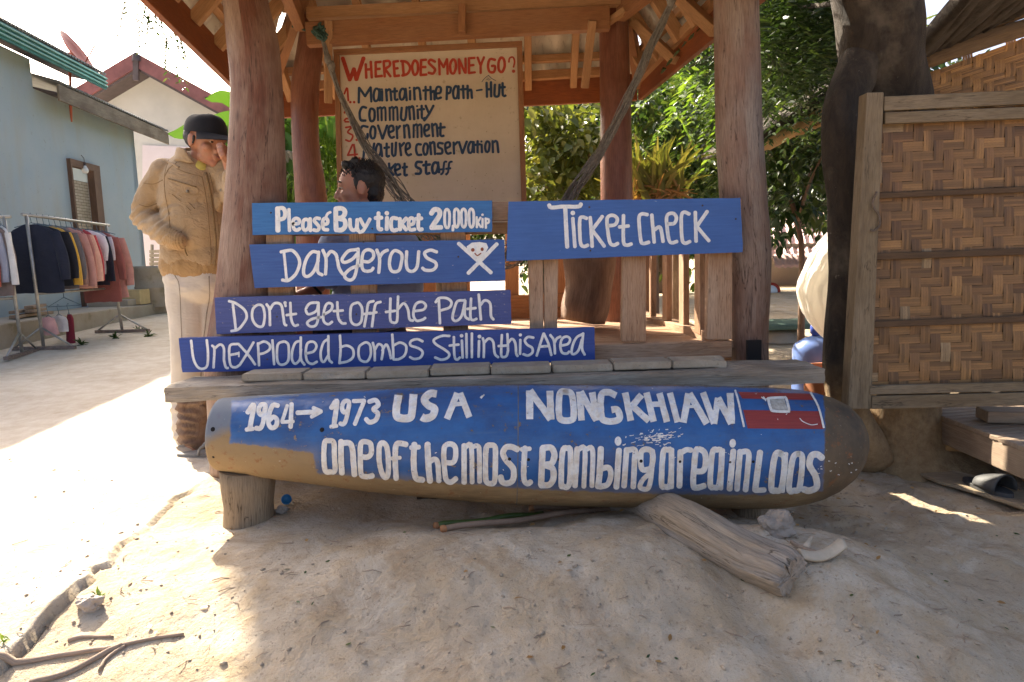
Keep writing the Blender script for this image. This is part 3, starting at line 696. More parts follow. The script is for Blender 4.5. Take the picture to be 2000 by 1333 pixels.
def plank_from_px(c4, Y, tk, name, mat, parent=None, bev=.004, n=40, dy=(0, 0, 0, 0)):
    tl, tr, br_q, bl = [P(*p, Y+e) for p, e in zip(c4, dy)]; d = Vector((0, tk, 0)); b = MB(); L = (tr-tl).length; u0 = random.uniform(0, 20); v0 = random.uniform(0, 20); h = (tl-bl).length
    rows = 6; vs = []; fs = []; uv = []
    for i in range(n+1):
        for j in range(rows+1):
            p = (tl.lerp(tr, i/n)).lerp(bl.lerp(br_q, i/n), j/rows)
            if j in (0, rows): p += (tl-bl).normalized()*.0016*mnoise.noise(Vector((i*.55, j*9.1, L*7)))
            if i in (0, n): p += (tr-tl).normalized()*.002*mnoise.noise(Vector((j*1.1, i*3.3, L*3)))
            p += Vector((0, 1, 0))*.0012*mnoise.noise(Vector((i*.3, j*.6, L)))
            vs.append(p)
    N = rows+1
    for i in range(n):
        for j in range(rows):
            fs.append((i*N+j, i*N+j+1, (i+1)*N+j+1, (i+1)*N+j)); uv.append([(u0+i/n*L, v0-j/rows*h), (u0+i/n*L, v0-(j+1)/rows*h), (u0+(i+1)/n*L, v0-(j+1)/rows*h), (u0+(i+1)/n*L, v0-j/rows*h)])
    m = len(vs); bk = [v+d for v in vs]; vs2 = vs+bk
    for i in range(n):
        for j in (0, rows):
            a_, c_ = i*N+j, (i+1)*N+j; f = (a_, c_, c_+m, a_+m) if j == 0 else (c_, a_, a_+m, c_+m)
            fs.append(f); uv.append([(u0+i/n*L, v0+.1), (u0+(i+1)/n*L, v0+.1), (u0+(i+1)/n*L, v0+.1+tk), (u0+i/n*L, v0+.1+tk)])
    for j in range(rows):
        for i in (0, n):
            a_, c_ = i*N+j, i*N+j+1; f = (c_, a_, a_+m, c_+m) if i == 0 else (a_, c_, c_+m, a_+m); fs.append(f); uv.append([(u0, v0), (u0+.05, v0), (u0+.05, v0+tk), (u0, v0+tk)])
    fs.append((m+n*N, m+n*N+rows, m+rows, m)); uv.append([(u0, v0), (u0, v0+h), (u0+L, v0+h), (u0+L, v0)])
    b.add(vs2, fs, uv); return b.build(name, mat, parent)
signs = {}
def sign(key, c4, Y, tk, mat, label):
    r_ = thing('painted_sign', P(*c4[3], Y), label, 'sign', 'blue painted plank signs'); plank_from_px(c4, Y, tk, 'board', mat, r_)
    p0, p1, p2 = [P(*p, Y) for p in c4[:3]]; n = (p1-p0).cross(p2-p0).normalized(); n = n if n.y < 0 else -n; signs[key] = (r_, p0, n); return r_
S1 = [(492, 397), (961, 392), (961, 453), (493, 459)]; S2 = [(487, 478), (985, 468), (987, 549), (497, 563)]
S3 = [(419, 582), (997, 567), (999, 633), (423, 653)]; S4 = [(349, 661), (1161, 640), (1162, 706), (356, 728)]; S5 = [(993, 394), (1446, 387), (1451, 493), (989, 510)]
sign('s1', S1, 2.855, .022, M['blue1'], 'bright blue plank sign reading Please Buy ticket 20,000 kip')
sign('s2', S2, 2.850, .024, M['blue2'], 'blue plank sign reading Dangerous with a white skull and crossed bones')
sign('s3', S3, 2.835, .030, M['blue3'], 'worn violet blue plank sign reading Do not get off the path')
sign('s4', S4, 2.800, .030, M['blue4'], 'long deep blue plank sign warning of unexploded bombs in this area')
sign('s5', S5, 2.855, .024, M['blue5'], 'large blue plank sign reading Ticket check, fixed above bare balusters')
# nail heads
M['nail'] = m_plain('nail_head', (.07, .05, .045), .6, .3, 60, 0)
for key, pts in {'s1': [(529, 416), (727, 447)], 's2': [(710, 473), (895, 502)], 's3': [(541, 619), (696, 614), (600, 605)], 's4': [(522, 702), (898, 690)], 's5': [(1151, 405), (1372, 402), (1153, 490), (1437, 428)]}.items():
    r_, o, n = signs[key]
    for px, py in pts:
        b = MB(); d = ray(px, py); p = CAM+d*((o-CAM).dot(n)/d.dot(n)); b.lathe(p+n*.0005, [(.004, 0), (.0036, .0012), (0, .0016)], 10, n); b.build('nail_head', M['nail'], r_)
# the price board
BDY = 4.08
tb = thing('notice_board', P(660, 420, BDY), 'tall cream notice board headed Where does money go in red, framed in brown wood', 'notice board')
t = NT('cream_board'); v = t.coord(); f = t.noise(v, 2.5, 7, .65); g = t.noise(v, 30, 6, .7); h = t.noise(t.coord('Object', (9, 1, 1)), 12, 4)
col = t.mix(t.ramp(f, [(.36, 0), (.66, 1)]), (.63, .53, .38), (.54, .44, .30)); col = t.mix(t.ramp(g, [(.62, 0), (.70, .6)]), col, (.27, .19, .11)); col = t.mix(t.math('MULTIPLY', t.ramp(h, [(.5, 0), (.7, 1)]), .2), col, (.66, .55, .38))
t.base(col); t.rough(.6); t.bump(g, .1, .002); M['cream'] = t.m
NB_ = [(661, 104), (1014, 88), (1026, 452), (670, 462)]
plank_from_px(NB_, BDY, .015, 'panel', M['cream'], tb)
def fr(a, c, wpx): 
    b = MB(); b.bar(P(*a, BDY-.004), P(*c, BDY-.004), .03, mpx(wpx, BDY), up=(0, 0, 1) if abs(a[1]-c[1]) < 60 else (1, 0, 0)); b.build('frame_strip', M['beam'], tb, .002)
fr((652, 103.5), (1020, 87), 10); fr((665, 458), (1030, 450), 12)
for a, c in (((658, 109), (667, 452)), ((1014.5, 93), (1025, 445))):
    b = MB(); b.bar(P(*a, BDY-.004), P(*c, BDY-.004), mpx(10, BDY), .03, up=(0, 1, 0)); b.build('frame_strip', M['beam'], tb, .002)
p0, p1, p2 = [P(*p, BDY) for p in NB_[:3]]; n = (p1-p0).cross(p2-p0).normalized(); n = n if n.y < 0 else -n; signs['nb'] = (tb, p0, n)
# ------------------------------------------------------------------ hand painted lettering: brush strokes laid on the boards and on the bomb
class Pen:
    thin = 1.0
    def __init__(s, org, sc, surf, seed=0, lift=.0012):
        s.thin = {1: 1.04, 2: .86, 3: .88, 4: .86, 5: .95, 6: .97}.get(seed, 1.0)
        s.o = org; s.k = sc; s.b = MB(); s.surf = surf; s.n = 0; s.seed = seed; s.lift = lift
    def hit(s, x, y):
        px, py = s.o[0]+x/s.k, s.o[1]+y/s.k; d = ray(px, py)
        if s.surf == 'bomb':
            h = BOMB_TREE.ray_cast(CAM, d.normalized())
            return (h[0], h[1]) if h[0] is not None else (None, None)
        _, o, n = s.surf; return CAM+d*((o-CAM).dot(n)/d.dot(n)), n
    def pt(s, x, y, lift):
        p, n = s.hit(x, y)
        return None if p is None else p+n*lift
    def fan(s, pts, lift=None):
        s.n += 1; lift = lift if lift is not None else s.lift+.00007*(s.n % 40); q = [s.pt(x, y, lift) for x, y in pts]
        if any(v is None for v in q): return
        cx = sum(p[0] for p in pts)/len(pts); cy = sum(p[1] for p in pts)/len(pts); c = s.pt(cx, cy, lift); n = len(q)
        s.b.add(q+[c], [(i, (i+1) % n, n) for i in range(n)])
    def disc(s, x, y, rx, ry=None, rot=0):
        ry = ry or rx; pts = []
        for k in range(20):
            a = -2*math.pi*k/20; jj = 1+.05*mnoise.noise(Vector((math.cos(a)*2+x, math.sin(a)*2+y, s.seed)))
            dx, dy = rx*jj*math.cos(a), ry*jj*math.sin(a); pts.append((x+dx*math.cos(rot)-dy*math.sin(rot), y+dx*math.sin(rot)+dy*math.cos(rot)))
        s.fan(pts)
    def poly(s, pts, nsub=10):
        """filled four-sided patch, finely divided so that it follows the surface"""
        a, b_, c, d = [np.array(p, float) for p in pts]; lift = s.lift*.6; m = nsub; vs = []; s.n += 1
        for i in range(m+1):
            for j in range(m+1):
                u, v = i/m, j/m; q = (a*(1-u)+b_*u)*(1-v)+(d*(1-u)+c*u)*v; p = s.pt(q[0], q[1], lift)
                if p is None: return
                vs.append(p)
        s.b.add(vs, [(i*(m+1)+j, i*(m+1)+j+1, (i+1)*(m+1)+j+1, (i+1)*(m+1)+j) for i in range(m) for j in range(m)])
    def st(s, pts, wd, cap='r', jit=.06):
        closed = len(pts) > 3 and tuple(pts[0]) == tuple(pts[-1])
        c = catmull(pts, 2.2*s.k*.9, closed)
        if closed: c.append(c[0])
        n = len(c); s.n += 1; lift = s.lift+.00007*(s.n % 40); L = []; hw = wd/2*s.thin
        A = np.array(c, float)
        for i in range(n):
            if closed: d = A[(i+1) % (n-1)]-A[(i-1) % (n-1)]
            else: d = A[min(i+1, n-1)]-A[max(i-1, 0)]
            d = d/(np.linalg.norm(d)+1e-9); nn = np.array([-d[1], d[0]])
            h = hw*(1+jit*1.6*mnoise.noise(Vector((A[i][0]*.03, A[i][1]*.03, s.seed+s.n)))); h2 = hw*(1+jit*1.6*mnoise.noise(Vector((A[i][0]*.03, A[i][1]*.03, s.seed+s.n+50))))
            L.append((A[i]+nn*h, A[i]-nn*h2, d))
        vs = []
        for a, b_, _ in L:
            p, q = s.pt(a[0], a[1], lift), s.pt(b_[0], b_[1], lift)
            if p is None or q is None: return
            vs += [p, q]
        s.b.add(vs, [(2*i, 2*i+2, 2*i+3, 2*i+1) for i in range(n-1)])
        if wd/s.k > 11.5 and len(pts) > 2:                      # fill the inside of tight turns
            n0 = s.n; s.n = n0-1
            for q in (pts if closed else pts[1:-1]): s.n = n0-1; s.disc(q[0], q[1], hw*.93)
            s.n = n0
        if not closed and cap == 'r':
            for (a, b_, d), sg in ((L[0], -1), (L[-1], 1)):
                c0 = (a+b_)/2; r_ = (a-b_)/2; fan = []
                for k in range(9):
                    th = math.pi*k/8; fan.append(tuple(c0+r_*math.cos(th)+d*sg*np.linalg.norm(r_)*math.sin(th)*.85))
                q = [s.pt(x, y, lift) for x, y in fan]
                if any(v is None for v in q): continue
                s.b.add(q, [tuple(range(9)) if sg > 0 else tuple(range(8, -1, -1))])
    def run(s, txt, wd, cap='r'):
        """compact stroke list: strokes split by '/', points 'x,y', leading '*' closes, '@x,y,r' is a dot, '#w' sets the width"""
        for q in txt.replace('\n', ' ').split('/'):
            q = q.strip()
            if not q: continue
            if q[0] == '#': wd = float(q[1:]); continue
            if q[0] == '@':
                a = [float(z) for z in q[1:].split(',')]; s.disc(a[0], a[1], a[2], a[3] if len(a) > 3 else None); continue
            cl = q[0] == '*'; q = q.lstrip('*')
            pts = [tuple(float(z) for z in p.split(',')) for p in q.split()]
            if cl: pts.append(pts[0])
            s.st(pts, wd, cap)
    def end(s, mat, parent, name='lettering'): return s.b.build(name, mat, parent)

# sign 1: Please Buy ticket 20,000 kip
p = Pen((480, 380), 4, signs['s1'], 1)
p.run('''#38/250,110 252,282/#32/248,112 290,108 308,140 300,185 262,198/#26/338,118 342,285/
#27/372,232 414,226 418,200 394,188 372,202 370,240 380,272 402,280 422,268/
*470,195 450,212 448,262 466,280 490,262 494,212/504,190 506,284/
578,190 552,186 536,206 556,232 574,256 562,282 532,278/602,236 638,228 640,200 620,186 604,204 602,244 612,274 642,276/
#20/628,178 640,152 662,140/
#36/704,112 706,276/704,112 752,110 776,138 758,178 718,188/722,188 770,202 778,244 754,276 706,278/
#29/815,196 818,254 838,280 866,266 872,198/870,262 878,284/#27/894,192 924,246/970,194 936,256 912,288 890,296/
#30/1038,146 1036,252 1048,274 1062,272/1014,186 1062,182/1104,182 1102,274/@1103,148,18/
1180,190 1150,184 1136,210 1138,262 1156,282 1182,276/1204,190 1206,276/1254,188 1216,232/1216,232 1254,276/
#27/1278,238 1310,230 1314,200 1294,184 1276,202 1274,246 1286,276 1322,274/#29/1352,160 1348,250 1360,276 1378,272/1330,192 1374,188/
#38/1450,150 1474,120 1508,124 1516,160 1486,210 1452,258/#34/1450,262 1528,258/
#21/*1574,116 1556,140 1556,230 1570,262 1588,248 1592,150/1620,246 1618,280/
*1644,114 1630,140 1632,230 1648,258 1662,230 1664,140/*1702,114 1686,140 1688,230 1704,258 1720,230 1720,140/*1762,114 1746,140 1748,230 1764,258 1780,230 1780,140/
#17/1804,178 1806,258/1834,182 1812,218/1812,220 1836,256/1850,192 1850,258/@1850,160,10/1874,188 1876,262/1876,192 1898,196 1898,220 1880,228/''', 28)
p.end(M['white'], signs['s1'][0])
# sign 2: Dangerous + skull
p = Pen((480, 460), 3.846, signs['s2'], 2)
p.run('''265,125 300,118 350,115 393,160 405,215 378,288 322,338 275,336/#24/288,128 308,335/#29/
545,130 500,125 455,180 435,260 442,302 475,306 515,265 545,190/548,125 540,265 575,298/
580,112 604,180 600,292/606,160 640,122 676,142 690,190 700,242 724,284 744,300/
838,106 770,120 725,178 742,204 798,182 836,140/845,102 842,200 820,305 790,336 756,326 744,296 790,250 856,226/
882,196 925,198 960,166 955,124 920,108 884,130 872,200 880,254 908,270 944,264 958,246/
985,110 1006,178 1000,280/1004,172 1030,130 1066,112/*1122,115 1090,150 1080,220 1100,270 1150,264 1170,200 1170,140/
1210,122 1206,205 1218,258 1255,270 1288,232 1300,122/
1435,125 1390,112 1345,130 1362,170 1422,202 1430,236 1400,262 1350,262 1328,246/
#34/1600,62 1842,280/1886,66 1672,284/''', 29)
p.fan([(1660, 84), (1698, 56), (1758, 50), (1808, 60), (1822, 92), (1802, 130), (1772, 172), (1742, 188), (1704, 152), (1668, 118)][::-1], lift=.0042)
p.end(M['white'], signs['s2'][0])
M['rustpaint'] = m_plain('rust_red_paint', (.26, .07, .03), .7, .3, 40, 0)
p = Pen((480, 460), 3.846, signs['s2'], 2, lift=.0048); p.disc(1706, 110, 14); p.disc(1776, 105, 12, 14); p.run('1722,136 1740,152 1766,136/', 11); p.end(M['rustpaint'], signs['s2'][0], 'skull_face')
# sign 3: Don't get off the Path
p = Pen((410, 560), 3.333, signs['s3'], 3)
p.run('''125,95 170,110 225,152 240,200 210,254 178,282 140,290/150,112 170,285/
*312,120 280,150 278,212 308,256 345,256 357,190 345,130/370,116 388,150 392,252/390,152 420,110 464,120 478,190 486,244 498,252/
@490,106,11/#18/490,112 494,128/#20/524,106 530,210 550,254 574,250/500,186 562,178/
705,105 652,110 626,148 642,180 692,160 706,118/708,106 706,200 690,252 655,260 634,236 668,210 724,200/
744,182 790,152 796,116 766,110 746,148 740,220 770,246 796,230/830,102 836,200 860,238 884,240/806,160 866,156/
*956,106 920,130 918,220 950,250 985,228 992,150 975,112/1066,95 1032,110 1020,182 1006,260/1000,180 1046,172/
1112,100 1080,115 1066,182 1056,260/1040,176 1086,168/1176,78 1174,208 1190,234 1218,226 1222,150/1226,64 1222,150/1222,150 1262,110 1290,150 1300,212 1322,222/1146,166 1206,158/
1334,160 1390,150 1406,122 1380,100 1340,116 1325,182 1345,222 1385,216 1402,204/
1490,76 1498,240/1470,102 1492,76 1540,76 1572,100 1560,136 1502,156/
1660,90 1612,96 1590,150 1580,206 1602,224 1638,192 1660,104/1662,92 1660,188 1688,214/1700,78 1696,198 1714,218 1736,210/1676,146 1730,140/
1750,52 1764,215/1760,122 1790,90 1824,110 1830,190 1846,214/''', 20)
p.end(M['white'], signs['s3'][0])
# sign 4: Unexploded bombs Still in this Area
p = Pen((340, 630), 4.762, signs['s4'], 4)
p.run('''160,170 180,330 220,414 270,432 310,398 316,280 305,165/355,216 376,250 368,420/376,244 430,206 464,240 466,350 484,418 502,424/
590,200 522,216 515,320 530,402 572,418 612,396/530,302 602,288/#18/604,278 604,318/#28/600,200 690,300 755,392/740,186 680,290 612,396/
782,194 792,400/784,200 840,178 888,206 890,250 842,284 798,294/916,166 932,390/*1012,180 965,212 960,340 985,390 1036,386 1066,340 1066,220 1046,186/
1180,172 1130,190 1100,270 1100,350 1130,384 1172,340 1182,250/1180,138 1180,330 1214,394/1226,290 1298,270 1326,220 1296,180 1242,196 1226,280 1240,360 1286,386 1330,366/
1424,160 1390,190 1366,270 1370,346 1396,366 1434,310/1436,126 1440,330 1470,374/1544,122 1550,250 1540,380/1546,232 1610,216 1664,250 1666,320 1620,360 1550,376/
*1770,190 1722,230 1720,320 1750,360 1800,360 1830,300 1826,220 1802,190/1850,190 1866,260 1868,354/1866,260 1904,202 1944,236 1932,344/1938,262 1972,206 1998,248 2018,334/''', 28)
p.o = (750, 630)
p.run('''78,112 86,240 88,340/86,216 150,188 206,220 196,300 142,340 90,344/360,176 310,156 252,174 250,214 320,240 360,276 340,326 282,340 242,322/
610,126 540,126 466,160 480,200 560,250 606,290 592,330 532,346 476,326/650,136 656,310 680,346 706,326/610,216 694,206/
725,168 732,328/@722,124,17/766,106 770,326/818,102 818,324/885,172 880,320/@888,132,18/920,146 930,200 928,324/930,190 976,150 1016,182 1030,288 1062,324/
1096,116 1090,298 1110,322 1140,310 1154,260/1066,220 1152,214/1148,108 1154,262/1156,188 1190,154 1220,190 1230,290 1242,314/1268,162 1265,294/@1268,117,15/
1390,142 1340,136 1310,166 1330,206 1376,236 1380,280 1340,308 1296,296/1484,104 1456,190 1420,310/1486,104 1530,200 1556,304/1452,226 1526,220/
1546,118 1580,170 1590,290/1586,190 1606,152 1640,132/1650,216 1710,200 1730,156 1700,132 1656,152 1640,220 1656,280 1700,290 1722,272/
1840,112 1790,142 1756,210 1745,286 1776,292 1812,252 1840,160/1852,102 1842,240 1866,300/''', 28)
p.end(M['white'], signs['s4'][0])
# sign 5: Ticket check
p = Pen((980, 380), 4.1667, signs['s5'], 5)
p.run('''#34/386,88 402,108 500,100 622,100 644,80/#36/516,112 532,428/#31/578,196 595,426/@578,152,19/
690,196 656,186 634,212 640,390 665,424 700,414/720,188 736,424/818,180 736,290/736,290 834,422/868,256 922,246 940,202 910,172 866,182 856,232 876,380 906,414 944,400/
990,172 990,380 1016,414 1054,404/956,266 1030,258/1184,166 1140,160 1116,196 1130,370 1150,400 1196,390/1220,168 1240,390/1236,292 1288,270 1312,384/
1354,242 1402,236 1420,192 1396,156 1350,166 1340,222 1360,370 1386,394 1424,384/1524,160 1482,146 1460,186 1466,360 1490,398 1530,384/
1574,146 1580,382/1670,140 1586,262/1586,262 1684,378/''', 31)
p.end(M['white'], signs['s5'][0])
# bomb lettering
p = Pen((400, 740), 3.571, 'bomb', 6)
p.run('''#36/300,236 342,188 316,344/#30/292,356 336,350/#34/*422,186 392,186 376,222 392,254 416,236/420,212 408,306 388,346 360,346/
510,190 478,186 452,240 446,310 466,344 498,330 504,288 480,268 456,288/#26/576,190 540,300/540,304 618,300/#32/606,180 600,338/
#34/648,240 796,232/#28/758,206 812,230/812,232 746,268/
#36/884,206 922,162 902,326/#30/882,336 920,330/#32/*1006,166 974,162 958,206 972,238 1000,218/1008,186 986,288 966,320 946,314/#30/1038,160 1112,158/1112,160 1048,318/
#34/1148,164 1190,154 1212,186 1178,216 1208,246 1194,290 1152,306 1126,284/''', 34)
p.run('''#56/1350,118 1336,250 1370,278 1430,274 1446,240 1456,112/#54/1618,112 1572,108 1532,150 1562,190 1602,214 1588,262 1540,280 1512,268/#46/1762,104 1690,284/1780,104 1846,272/#30/1736,184 1816,176/#9/1926,142 1950,116/#7/1920,136 1938,122/''', 50, 'f')
p.o = (600, 840); p.k = 4.348
p.run('''#46/*188,92 152,106 144,240 158,344 196,352 238,340 234,230 228,108/#50/290,98 290,240 298,362/300,112 360,112 386,160 396,280 404,376/
#46/460,226 518,228 546,190 540,120 492,100 456,122 454,240 460,370 500,392 556,386/*646,110 616,140 614,260 640,370 674,398 692,330 682,160/
#48/842,124 792,114 756,132 750,280 758,408/#34/722,240 790,234/#52/912,122 906,280 924,400 982,420/#42/884,150 950,146/
#54/1024,122 1030,280 1044,428/#46/1040,266 1086,246 1110,282 1120,428/1180,276 1240,272 1262,222 1256,142 1210,120 1166,150 1164,280 1180,410 1220,438 1264,408/
#48/1334,132 1334,440/#42/1346,142 1394,142 1402,438/1402,144 1450,138 1462,200 1464,438/#48/*1560,130 1522,150 1514,300 1520,430 1560,454 1592,430 1598,280 1596,150/
#52/1784,166 1742,146 1690,148 1662,200 1692,260 1750,330 1748,420 1700,452 1656,438 1644,398/#48/1850,152 1840,300 1842,420 1872,456 1898,440/#40/1822,166 1890,160/''', 48)
p.o = (1010, 744); p.k = 3.226
p.run('''#46/78,64 80,244/#44/80,64 212,246/206,66 214,246/#42/*306,72 268,90 264,218 286,250 336,250 356,224 346,96/#43/392,72 406,252/398,72 500,252/472,76 504,252/
#43/624,96 572,76 530,96 530,220 556,254 624,254 646,230 630,184 594,186/#42/680,78 716,254/784,92 726,160/720,156 830,256/814,78 860,260/896,82 944,262/#34/850,152 916,150/
#40/962,80 1010,264/#44/1080,84 1046,266/1084,84 1194,274/#20/1076,166 1130,166/#42/1170,78 1240,272/#40/1240,274 1264,112/#44/1264,112 1350,272/1350,274 1342,82/
#13/1372,62 1392,130 1428,294/1846,76 1896,170 1930,300/''', 48, 'f')
p.o = (1040, 840); p.k = 3.333
p.run('''#42/66,118 56,352/66,118 120,116 142,160 126,214 82,226/82,226 130,250 136,310 110,352 56,356/#38/*226,120 196,140 186,340 200,364 240,344 246,140/
290,122 276,360/#33/298,126 340,128 334,364/350,124 390,132 386,360/#42/444,122 436,280 426,364/#38/440,254 490,242 510,280 490,348 440,366/
#40/562,132 546,368/@556,74,22,30/#38/612,128 596,364/616,132 666,132 664,200 656,370/*742,126 706,150 710,248 746,258 776,238 780,150/#33/782,136 772,300 750,380 700,372 716,326 762,282/
#38/*880,130 850,150 840,350 860,368 896,348 904,150/#30/908,128 906,372/#40/962,142 956,364/#36/962,152 1000,130 1030,132/
#40/1050,268 1106,266 1126,220 1120,150 1082,126 1060,150 1046,350 1070,374 1116,362/#38/*1200,130 1170,150 1156,350 1180,372 1214,350 1230,150/#30/1238,132 1226,380/
#40/1306,138 1282,382/@1302,88,21,28/#38/1350,140 1330,384/1356,144 1404,148 1400,250 1386,388/#42/1480,146 1448,388/#34/1450,392 1508,388/
#42/*1616,156 1576,172 1552,368 1580,392 1620,372 1640,200/#30/1648,156 1628,396/#40/*1730,156 1692,190 1668,378 1700,392 1736,370 1754,190/#26/1738,380 1774,390/
#44/1880,182 1850,158 1812,172 1802,230 1840,300 1846,368 1802,392 1764,384/''', 40)
p.end(M['bombwhite'], bomb)
# flaked white paint scratches
p = Pen((1010, 740), 3.226, 'bomb', 9)
for i in range(90):
    x = random.gauss(850, 75); y = random.gauss(372, 20)+(x-850)*-.04; L = random.uniform(4, 34)
    p.st([(x, y), (x+L*.5, y-random.uniform(-2, 5)), (x+L, y-random.uniform(0, 9))], random.uniform(2, 8), 'f', .5)
for i in range(13):
    x = random.uniform(1880, 2130); y = random.uniform(520, 610); p.st([(x, y), (x+random.uniform(2, 9), y+random.uniform(-5, 5)), (x+random.uniform(6, 14), y+random.uniform(-6, 6))], random.uniform(2, 6), 'f', .6)
for i in range(26):
    x = random.uniform(-1800, 1900); y = random.uniform(60, 640); p.st([(x, y), (x+random.uniform(2, 8), y+random.uniform(-5, 5)), (x+random.uniform(4, 14), y+random.uniform(-6, 8))], random.uniform(1.5, 4), 'f', .6)
p.run('#5/1780,252 1800,272 1850,292 1890,288/#8/1540,120 1560,132 1582,128/1552,118 1566,142/', 5); p.end(M['bombwhite'], bomb, 'paint_scratches')
# flag
M['flagred'] = m_paint('flag_red', (.30, .045, .038), (.24, .035, .032), .64, (.16, .10, .07), .45)
p = Pen((1010, 740), 3.226, 'bomb', 10)
p.poly([(1392, 84), (1856, 96), (1882, 136), (1418, 126)], 24); p.poly([(1424, 198), (1906, 206), (1932, 318), (1452, 314)], 24); p.end(M['flagred'], bomb, 'flag_red_bands')
p = Pen((1010, 740), 3.226, 'bomb', 11, .0022); p.run('*1590,126 1676,122 1694,128 1712,200 1700,210 1614,206 1598,194 1582,134/', 16); p.end(M['bombwhite'], bomb, 'flag_disc')
M['scuffed'] = m_plain('scuffed_paint', (.42, .40, .35), .8, .35, 60, .2)
p = Pen((1010, 740), 3.226, 'bomb', 12, .0017); p.poly([(1586, 126), (1682, 124), (1706, 204), (1606, 200)], 10); p.end(M['scuffed'], bomb, 'flag_disc_centre')
# notice board lettering
p = Pen((645, 80), 5.128, signs['nb'], 13)
p.run('''#40/126,176 196,392/196,392 238,284/238,284 262,388/262,388 334,176/#27/355,236 362,372/406,212 416,370/358,290 412,286/
455,216 456,360/455,218 506,212/456,286 496,282/456,360 518,354/536,210 546,360/536,208 590,206 596,250 546,286/550,286 604,358/635,212 646,356/636,212 680,206/640,282 676,276/646,356 690,350/
725,206 736,350/710,206 766,216 800,270 776,330 722,350/*846,200 822,250 830,320 850,344 876,310 876,230/910,196 906,346/910,196 960,192/906,266 954,264/906,346 964,340/
1050,212 1006,192 986,220 1020,256 1050,290 1030,330 986,322/#25/1090,186 1096,340/1090,190 1136,268/1136,268 1170,186/1170,186 1176,334/#27/*1226,190 1202,240 1210,318 1240,326 1260,260 1250,202/
#25/1290,186 1296,330/1290,188 1350,322/1355,180 1356,324/1390,176 1390,326/1390,178 1446,174/1390,250 1436,246/1390,326 1450,318/1476,170 1506,250/1540,166 1506,250/1506,250 1506,324/
#27/1650,192 1600,186 1580,250 1596,310 1640,312 1650,256 1620,254/*1710,170 1686,220 1690,294 1720,314 1746,260 1740,190/#18/1790,214 1796,176 1830,166 1846,210 1836,264/@1836,306,17/
#19/142,532 170,476 182,600/@202,616,13/@240,616,13/144,724 160,688 188,690/142,800 162,780 188,784/150,812 190,812/''', 27)
p.o = (645, 220)
p.run('#19/156,152 216,146 176,198 226,234 200,288 156,276/@266,276,13/224,322 176,430/176,430 272,420/238,322 250,464/@292,460,12/', 19)
M['red'] = m_plain('red_sign_paint', (.42, .045, .02), .55, .2, 40, .15); p.end(M['red'], tb, 'red_lettering')
p = Pen((645, 80), 5.128, signs['nb'], 14)
p.run('''290,472 286,620/292,474 350,556/350,556 404,468/405,468 412,610/*456,482 436,540 446,602 480,588 490,502/496,486 496,600/520,506 520,600/@518,488,11/560,488 568,600/565,504 600,490 612,598/
646,478 650,588 676,588/626,510 670,506/*720,482 696,530 706,588 736,578 750,502/756,482 766,598/800,504 800,590/@796,472,11/840,472 846,590/845,484 890,478 906,590/956,462 956,590/932,500 984,496/1004,462 1010,590/1010,522 1040,506 1046,590/
1066,530 1104,520 1106,472 1072,466 1056,520 1070,578 1110,570/1170,462 1166,588/1170,464 1206,472 1200,520 1172,530/*1256,456 1232,510 1240,574 1270,568 1280,482/1286,456 1286,580/1330,452 1336,576/1310,490 1360,486/1376,452 1378,578/1378,512 1410,492 1420,574/
#18/1466,500 1520,492/#25/1566,422 1570,564/1610,416 1612,560/1570,490 1610,486/1650,442 1646,548 1676,560 1690,540 1696,442/1726,426 1730,548 1756,550/1706,470 1750,466/#6/1518,414 1550,376 1586,348/1586,348 1620,380 1658,400/#2.5/1556,396 1590,360/1566,398 1604,366/1580,398 1616,376/1596,398 1560,384/1612,396 1570,370/
#26/360,672 322,666 296,720 306,794 354,800/*406,682 392,740 406,804 440,790 442,702/#22/475,672 480,798/480,684 510,672 516,798/518,682 550,672 556,798/594,670 598,796/598,680 628,668 634,796/636,680 668,668 676,796/#25/716,672 710,778 740,798 756,770 766,666/790,662 800,788/800,672 830,662 842,788/876,692 880,780/@870,656,11/916,652 920,774 946,776/892,690 940,686/956,652 986,720/1034,652 986,740 942,800/''', 25)
p.o = (645, 220)
